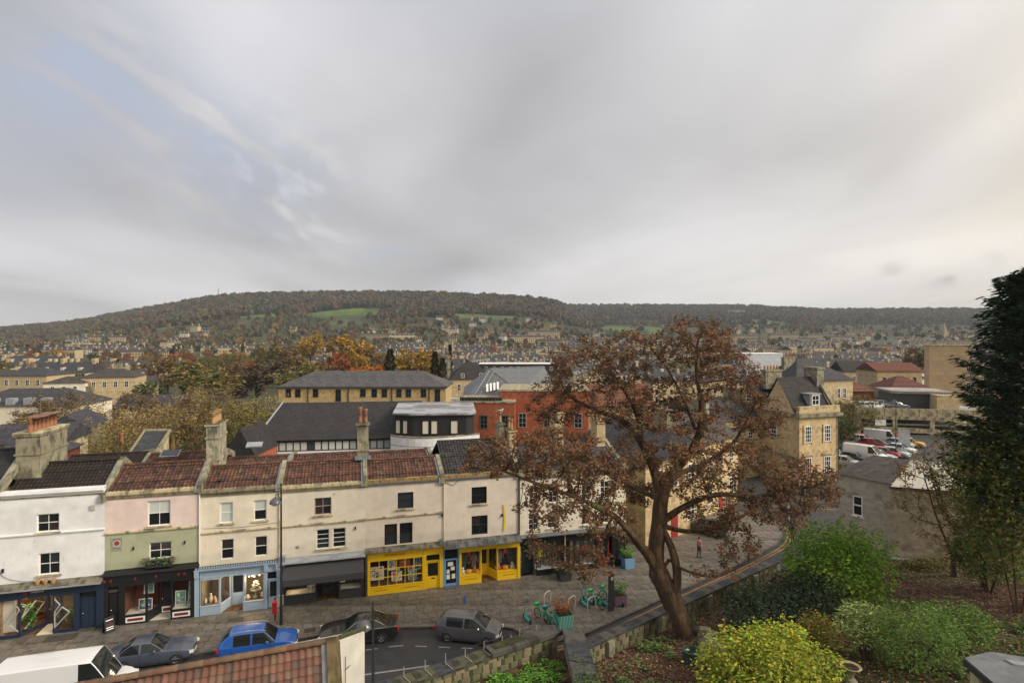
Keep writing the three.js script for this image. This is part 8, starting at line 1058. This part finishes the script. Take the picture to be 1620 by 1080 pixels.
// [kind, bearing and height of the crown, metres away, tree height, what singles it out]
for (const [k, px, top, D, h, lab, sx] of [
  ['brown', 95, 606, 105, 17, 'tall brown tree above the left chimney stack', 1.2], ['sparse', 150, 622, 90, 14, 'golden half-bare tree right of the tall brown tree', 1.2], ['brown', 215, 606, 112, 17, 'tall brown tree above the slate lean-to', 1.2], ['sparse', 300, 600, 108, 16, 'golden half-bare tree above the chimney with pale pots', 1.2], ['bare', 355, 596, 125, 17, 'tall half-bare tree left of the slate hall', 1.15], ['bare', 262, 612, 100, 15, 'half-bare brown tree between the golden ones', 1.15], ['bare', 110, 632, 88, 15, 'nearly bare brown tree behind the left chimney stack', 1.2], ['sparse', 182, 640, 74, 12, 'sparse yellow-leaved tree behind the dark brown roof', 1.1], ['bare', 150, 615, 110, 16, 'nearly bare tree before the blue-walled villa', 1.2], ['sparse', 280, 630, 82, 13, 'sparse golden tree behind the rear wing', 1.2], ['bare', 235, 645, 92, 13, 'bare twiggy tree between the two sparse golden trees', 1.1], ['olive', 385, 618, 84, 14, 'yellow-olive tree behind the chimney with pale pots', 1.0], ['sparse', 415, 608, 96, 15, 'yellow-olive tree left of the slate hall gable', 1.0], ['sparse', 130, 655, 70, 10, 'low sparse yellowish tree just right of the left chimney stack', 1.2], ['bare', 205, 628, 80, 13, 'bare twiggy tree above the orange vent pot', 1.2], ['brown', 310, 612, 98, 14, 'brown tree behind the chimney with pale pots', 1.1], ['brown', 60, 628, 100, 12, 'brown tree behind the left cottages', 1.2], ['bare', 345, 605, 120, 15, 'twiggy brown tree right of the rear wing', 1.2],
  ['olive', 325, 562, 165, 22, 'broad olive tree left of the dark purple tree', 1.25], ['darkbush', 405, 562, 180, 19, 'dark purple-brown tree left of the stone block', 1.1], ['olive', 470, 568, 170, 17, 'olive tree touching the left end of the stone block', 1.2], ['green', 235, 596, 150, 12, 'green tree with dark leaves behind the mews', 1.0], ['green', 118, 587, 200, 9, 'dark evergreen tree between the villas', 1.1], ['green', 62, 582, 230, 8, 'small dark evergreen at the left villas', 1.0], ['brown', 265, 560, 240, 20, 'brown tree behind the blue-walled villa', 1.2], ['brown', 150, 565, 260, 16, 'brown tree left of the cream terrace end', 1.2],
  ['gold', 555, 524, 260, 26, 'great golden-olive tree above the stone block', 1.25], ['rust', 535, 552, 215, 17, 'rust red tree in front of the great golden tree', 1.1], ['gold', 568, 553, 205, 14, 'bright yellow tree among the orange trees', 0.8], ['orange', 592, 570, 190, 13, 'bright orange tree above the middle of the stone block', 1.1], ['orange', 560, 575, 185, 12, 'orange tree just left of the brightest orange one', 1.0], ['brown', 590, 545, 250, 20, 'copper brown tree behind the orange trees', 1.1], ['cypress', 617, 552, 190, 17, 'dark conifer right of the orange trees', 1.1], ['gold', 655, 545, 215, 20, 'golden brown tree between the conifers', 1.15], ['brown', 678, 550, 230, 18, 'brown tree behind the paired conifers', 1.0], ['cypress', 688, 556, 180, 16, 'dark conifer left of the tall cypress', 0.9], ['cypress', 712, 545, 178, 19, 'tall dark cypress beside the stone chimney wall', 0.75], ['cypress', 700, 566, 182, 14, 'short dark conifer between the two tall ones', 1.0], ['brown', 510, 565, 200, 15, 'brown tree left of the rust red tree', 1.2], ['olive', 430, 535, 320, 24, 'tall yellow-olive tree left of the great golden tree', 1.1], ['gold', 490, 525, 340, 24, 'golden tree left of the great golden-olive tree', 1.1], ['brown', 460, 545, 280, 20, 'brown tree behind the dark purple tree', 1.2],
  ['olive', 1348, 612, 100, 12, 'olive tree beside the multi-storey car park', 1.1], ['brown', 1400, 622, 135, 9, 'brown tree behind the car park roof', 1.5], ['green', 1326, 655, 96, 7, 'dark ivy tree at the car park corner', 1.0], ['brown', 1452, 545, 300, 18, 'brown tree left of the tan tower block', 1.2], ['green', 1470, 548, 280, 14, 'dark tree touching the tan tower block', 1.0], ['bare', 1345, 640, 108, 9, 'bare tree in the corner of the car park', 1.0]]) plant(k, px, top, D, h, lab, sx);


// ---------- far town and hill ----------
{
  const r = rng(4242), tones = [M(0.58, 0.46, 0.30, 0.9, { tx: 'stone' }), M(0.48, 0.39, 0.27, 0.9, { tx: 'stone' }), M(0.62, 0.52, 0.38, 0.9, { tx: 'stone' }), M(0.62, 0.58, 0.50, 0.9, { tx: 'stucco' })], roofs = [MT.slate, MT.slatebrown, M(0.13, 0.10, 0.09, 0.85, { tx: 'slate' }), M(0.16, 0.085, 0.06, 0.85, { tx: 'clay' })];
  const proto = [];
  const make = (n, w, d, h, rise, kind, tone, roof, dorm) => {   // a row of n houses: walls, roof, party-wall chimneys, windows
    const o = new THREE.Group(), W = n * w; mesh('wall', [bb(-W / 2, -6, -d / 2, W / 2, h, d / 2)], tones[tone], o); mesh('roof', [...hipRoof(W, d, rise, 0.3, kind).map((g) => tr(g, 0, h + 0.02, 0))], roofs[roof], o);
    if (kind === 'gable') mesh('gable', [1, -1].map((s) => tr(extr([[-d / 2, 0], [d / 2, 0], [0, rise * 0.96]], 0.1).rotateY(Math.PI / 2), s * W / 2 - (s > 0 ? 0.1 : 0), h, 0)).slice(0, 1), tones[tone], o);
    for (let i = 0; i <= n; i++) if (i % 2 === 0 || n < 3) mesh('chimney', [bb(-W / 2 + i * w - (i === n ? 1 : 0), h, -0.9, -W / 2 + i * w + (i === n ? 0 : 1), h + rise + 1.5, 0.9)], tones[(tone + 1) % 3], o);
    const ws = [], pn = Math.max(2, Math.round(w / 2.6)); for (let i = 0; i < n; i++) for (let k = 0; k < pn; k++) for (let f = 0; f < Math.floor(h / 3); f++) ws.push(bb(-W / 2 + i * w + (k + 0.5) * w / pn - 0.5, 0.9 + f * 3, d / 2 + 0.01, -W / 2 + i * w + (k + 0.5) * w / pn + 0.5, 2.6 + f * 3, d / 2 + 0.06)); const wm = mesh('window', ws, MT.glass, o); wm.userData.kind = 'stuff';
    if (dorm) { const ds = []; for (let i = 0; i < n; i++) ds.push(bb(-W / 2 + (i + 0.5) * w - 0.6, h + 0.5, d / 2 - 2.6, -W / 2 + (i + 0.5) * w + 0.6, h + 1.8, d / 2 - 1.0)); const dm = mesh('dormer', ds, tones[3], o); dm.userData.kind = 'stuff'; }
    o.userData.n = n; o.userData.w = W; return o;
  };
  proto.push(['terrace', make(6, 6, 10, 8.5, 3.2, 'gable', 0, 0, 1)], ['terrace', make(9, 5.5, 9, 7, 3, 'gable', 1, 1, 0)], ['terrace', make(4, 6.5, 10, 9, 3.4, 'gable', 2, 0, 1)], ['house', make(1, 10, 9, 6.5, 3, 'hip', 0, 1, 0)], ['house', make(2, 7, 9, 6, 3.2, 'hip', 3, 2, 0)], ['house', make(1, 12, 10, 7, 3, 'hip', 2, 0, 0)], ['house', make(1, 8, 8, 6, 2.8, 'gable', 3, 3, 0)], ['house', make(2, 6, 8, 6, 3, 'gable', 1, 2, 0)]);
  const placed = [];
  const MARKS = [[20, 'the left edge'], [90, 'the left chimney stack'], [160, 'the blue-walled villa'], [240, 'the slate lean-to'], [335, 'the chimney with pale pots'], [405, 'the dark purple tree'], [480, 'the stone block end'], [555, 'the great golden tree'], [620, 'the near conifer'], [700, 'the tall cypress'], [770, 'the leaden roof'], [850, 'the brick building'], [930, 'the left boughs'], [1010, 'the tree centre'], [1100, 'the brown treetop'], [1170, 'the right boughs'], [1215, 'the white shed'], [1290, 'the twin-gabled house'], [1360, 'the car park tree'], [1425, 'the red-roofed block'], [1500, 'the tan tower block'], [1580, 'the right conifer']];
  const used = new Map();
  const zone = (x, D) => { const px = 810 + 900 * x / D; let b = MARKS[0]; for (const q of MARKS) if (Math.abs(q[0] - px) < Math.abs(b[0] - px)) b = q; const side = px < b[0] - 14 ? 'left of ' : px > b[0] + 14 ? 'right of ' : 'above '; return (D < 330 ? 'just ' : D < 460 ? 'behind and ' : D < 620 ? 'in the town ' : D < 800 ? 'at the hill foot ' : D < 960 ? 'low on the hill ' : 'high on the hill ') + side + b[1]; };
  const LOOK = ['row of six dormered houses', 'long plain brown-roofed row', 'short tall dormered row', 'square brown-roofed house', 'pale pair of houses', 'broad slate-roofed villa', 'pale red-roofed house', 'pair of dull stone houses'];
  const put = (i, x, D, turn, s = 1) => { const [nm, o] = proto[i], c = o.clone(), y = landY(x, -D); c.name = numbered(nm === 'terrace' ? 'far_terrace' : 'far_house'); c.position.set(x, y, -D); c.rotation.y = turn; c.scale.setScalar(s); const z = zone(x, D); c.userData = { label: LOOK[i] + ' ' + z, category: nm === 'terrace' ? 'terrace' : 'house', group: (nm === 'terrace' ? 'distant terraces ' : 'distant houses ') + z }; scene.add(c); placed.push([x, D, c.children.length ? o.userData.w * 0.5 * s + 6 : 12]); };
  const free = (x, D, w) => placed.every(([a, b, q]) => Math.hypot((a - x), (b - D)) > (q + w) * 0.8);
  let nT = 0, nH = 0;
  for (let D = 215; D < 1230; D *= 1.042) {
    for (let k = 0; k < 40; k++) {
      const t = lerp(-0.98, 0.98, r()), x = t * D + (r() - 0.5) * 10, d = D * (1 + (r() - 0.5) * 0.03), px = 810 + 900 * t;
      if (inField(x, -d, 1.6)) continue;
      if (px > 250 && px < 735 && d < 430) continue; if (d < 300 && px > 1150 && px < 1330) { if (r() < 0.5) continue; }
      const dens = (px > 690 ? 0.95 : px < 200 && d < 600 ? 0.75 : d > 600 && d < 1050 ? 0.4 : 0.22) * (d > 1000 ? 0.5 : 1) * (d > 1100 && px < 600 ? 0.35 : 1); if (r() > dens || fbm(x / 130 + 20, d / 130, 2) < (px > 690 ? 0.3 : 0.42)) continue;
      const terr = r() < (d < 700 ? 0.62 : 0.42), i = terr ? Math.floor(r() * 3) : 3 + Math.floor(r() * 5), w = proto[i][1].userData.w / 2; if (!free(x, d, w * 0.75)) continue; if ((terr && nT >= 140) || (!terr && nH >= 230)) continue; terr ? nT++ : nH++;
      put(i, x, d, (r() - 0.5) * 0.5 + (r() < 0.2 ? 1.3 : 0) + 0.15, 0.9 + 0.25 * r());
    }
  }
  // long terraces that read as lines
  for (const [px, D, i, turn] of [[60, 335, 1, 0.1], [120, 340, 1, 0.1], [160, 700, 1, 0.05], [880, 820, 1, -0.1], [930, 900, 0, 0.05], [860, 960, 1, 0.1], [1180, 1080, 1, 0], [1240, 1090, 1, 0.02], [1300, 1085, 1, -0.02], [1360, 1080, 1, 0], [1200, 1000, 1, 0], [1270, 1010, 1, 0], [1330, 1000, 1, 0], [1290, 340, 1, 0.1], [1350, 345, 1, 0.05], [1410, 350, 1, 0], [930, 520, 1, 0.1], [1020, 540, 1, 0.15], [1140, 420, 0, 0.1], [850, 430, 0, 0.2], [790, 470, 1, 0.3]]) put(i, (px - 810) / 900 * D, D, turn, 1.1);
  { const c = thing('church_tower', 'far church tower with a pale spire at the right foot of the hill', 'church', [(761.11), landY((761.11), -1000), -1000]); mesh('tower', [bb(-5, -3, -5, 5, 20, 5)], tones[1], c); mesh('spire', [new THREE.ConeGeometry(4, 22, 8).translate(0, 31, 0)], tones[1], c); c.scale.setScalar(0.75); }
  { const c = thing('church_tower', 'square stone church tower in the middle distance left of the tree', 'church', [(-61.6), landY((-61.6), -560), -560]); mesh('tower', [bb(-5, -3, -5, 5, 24, 5)], tones[1], c); for (const [a, b] of [[-4.4, -4.4], [4.4, -4.4], [-4.4, 4.4], [4.4, 4.4]]) mesh('pinnacle', [new THREE.ConeGeometry(0.8, 4, 4).translate(a, 26, b)], tones[1], c); c.scale.setScalar(0.7); }
  { const c = thing('mansion', 'pale mansion in the woods high on the right hill', 'mansion', [(808.61), landY((808.61), -2050) + 6, -2050]); mesh('wall', [bb(-30, -8, -8, 30, 12, 8)], tones[3], c); mesh('roof', hipRoof(60, 16, 6, 1).map((g) => tr(g, 0, 12, 0)), roofs[0], c); }
  { const c = thing('radio_mast', 'lattice radio mast on the hilltop at the left', 'mast', [(-847.33), hillTop(-0.517)[1] - 6, -1640]); mesh('mast', [bar([-1.6, 0, 0], [-0.3, 36, 0], 0.35, 0.3, 4), bar([1.6, 0, 0], [0.3, 36, 0], 0.35, 0.3, 4), bar([0, 36, 0], [0, 46, 0], 0.25, 0.15, 4)], MT.lead, c); for (let i = 0; i < 6; i++) mesh('cross_brace', [bar([-1.4 + i * 0.2, 3 + i * 5.5, 0], [1.2 - i * 0.16, 8 + i * 5.5, 0], 0.22, 0.22, 4)], MT.lead, c); mesh('dish', [cyl(1.6, 1.6, 1.2, -1.2, 20, 0.5, 10)], MT.leadpale, c); mesh('dish', [cyl(1.4, 1.4, 1.2, 1.0, 26, 0.5, 10)], MT.leadpale, c); }
  // nearer suburban trees as trees of their own
  const kinds = ['brown', 'olive', 'brown', 'green', 'rust', 'gold', 'darkbush', 'brown', 'olive', 'gold', 'orange', 'brown', 'cypress']; let nt = 0; const tp = [];
  for (let k = 0; k < 9000 && nt < 190; k++) {
    const D = lerp(215, 640, Math.pow(r(), 0.8)), t = lerp(-0.95, 0.95, r()), x = t * D, px = 810 + 900 * t; const dens = px > 230 && px < 740 ? 1 : px < 230 ? 0.6 : 0.25; if (r() > dens || (px > 410 && px < 735 && D < 320)) continue; if (placed.some(([a, b, q]) => Math.hypot(a - x, b - D) < q * 0.8) || tp.some(([a, b]) => Math.hypot(a - x, b - D) < 9)) continue;
    tp.push([x, D]); nt++; const kd = kinds[Math.floor(r() * kinds.length)], y = landY(x, -D), h = lerp(9, 17, r()), z = zone(x, D), c = TREES[kd].o.clone(), s = h / TREES[kd].h; c.name = numbered(kd === 'cypress' ? 'far_conifer' : 'far_tree'); c.position.set(x, y - 0.5, -D); c.scale.set(s * 1.1, s, s * 1.1); c.rotation.y = r() * 6.28; c.userData = { label: KINDNAME[kd] + ' ' + z, category: 'tree', group: 'distant trees ' + z }; scene.add(c);
  }
  // woods and garden trees too far to count
  const clump = (seed) => { const q = rng(seed), g = [], P0 = []; const v = V3(0, 0, 0), e = new THREE.Euler(); for (let i = 0; i < 150; i++) { const a = q() * 6.28, u = q() * 1.7 - 0.7, s = Math.sqrt(Math.max(0, 1 - u * u)), lob = 0.75 + 0.35 * Math.sin(a * 3 + seed) * Math.cos(u * 4), R = lob * (0.7 + 0.3 * q()), c = [Math.cos(a) * s * R, 0.95 + u * R * 0.9, Math.sin(a) * s * R], z = 0.34 + 0.22 * q(); e.set(q() * 3, a, q() * 3); for (const p of [[-z, 0, 0], [z, 0, -z * 0.3], [0, z * 0.9, z * 0.4]]) { v.set(...p).applyEuler(e); P0.push(c[0] + v.x, c[1] + v.y, c[2] + v.z); } } const b = new THREE.BufferGeometry(); b.setAttribute('position', new THREE.Float32BufferAttribute(P0, 3)); b.computeVertexNormals(); return b; };
  const cl = [clump(2), clump(7), clump(12)], lists = [[], [], []], wm = new THREE.MeshStandardMaterial({ color: 0xffffff, roughness: 0.9, side: THREE.DoubleSide });
  const WP = [[0.080, 0.062, 0.042], [0.095, 0.070, 0.044], [0.068, 0.060, 0.040], [0.085, 0.078, 0.038], [0.055, 0.062, 0.036], [0.105, 0.072, 0.040], [0.125, 0.062, 0.034], [0.040, 0.048, 0.030], [0.11, 0.090, 0.040]], GP = [[0.13, 0.092, 0.04], [0.11, 0.098, 0.04], [0.055, 0.072, 0.034], [0.19, 0.125, 0.036], [0.15, 0.072, 0.034], [0.10, 0.075, 0.045], [0.08, 0.085, 0.034], [0.12, 0.10, 0.045], [0.07, 0.06, 0.04]];
  let tries = 0, cnt = 0;
  while (tries++ < 90000 && cnt < 14000) {
    const t = lerp(-1.0, 1.0, r()), [dc] = hillTop(t), D = lerp(640, dc + 60, Math.pow(r(), 0.62)), x = t * D; if (inField(x, -D, 1.5) || (r() < 0.85 && (inField(x * (1 + 35 / D), -D - 35, 0.9) || inField(x * (1 + 70 / D), -D - 70, 0.8)))) continue;
    const up = (D - 650) / (dc - 650), wooded = up > 0.56 + 0.1 * (fbm(x / 200, D / 200 + 5, 2) - 0.5) * 3; const p = wooded ? 1 : (t < -0.12 ? 0.36 : 0.2); if (r() > p) continue; if (!wooded && placed.some(([a, b, q]) => Math.abs(a - x) < q * 0.8 && Math.abs(b - D) < 12)) continue;
    cnt++; const patch = fbm(x / 90 + 50, D / 90, 3), pal = wooded ? WP : GP, c = wooded ? pal[Math.min(8, Math.floor(clamp((patch - 0.25) * 2 + (r() - 0.5) * 0.55) * 9))] : pal[Math.floor(r() * pal.length)], l = 0.75 + 0.5 * r(), h = wooded ? lerp(6.5, 13, r()) : lerp(3.5, 7.5, r()), w = h * lerp(0.75, 1.15, r()) * 0.8;
    lists[cnt % 3].push([x, landY(x, -D) - h * 0.25, -D, w, h * 0.9, r() * 6.28, c[0] * l, c[1] * l, c[2] * l]);
  }
  lists.forEach((L, k) => { const im = new THREE.InstancedMesh(cl[k], wm, L.length), q = new THREE.Quaternion(), m = new THREE.Matrix4(); L.forEach((a, i) => { m.compose(V3(a[0], a[1], a[2]), q.setFromEuler(new THREE.Euler(0, a[5], 0)), V3(a[3], a[4], a[3])); im.setMatrixAt(i, m); im.setColorAt(i, new THREE.Color().setRGB(a[6], a[7], a[8])); }); im.name = numbered('woodland'); im.castShadow = im.receiveShadow = true; tag(im, 'autumn woods covering the far hill and its suburbs', 'woodland', 'woods on the far hill', 'stuff'); scene.add(im); });
}

renderer.render(scene, camera);
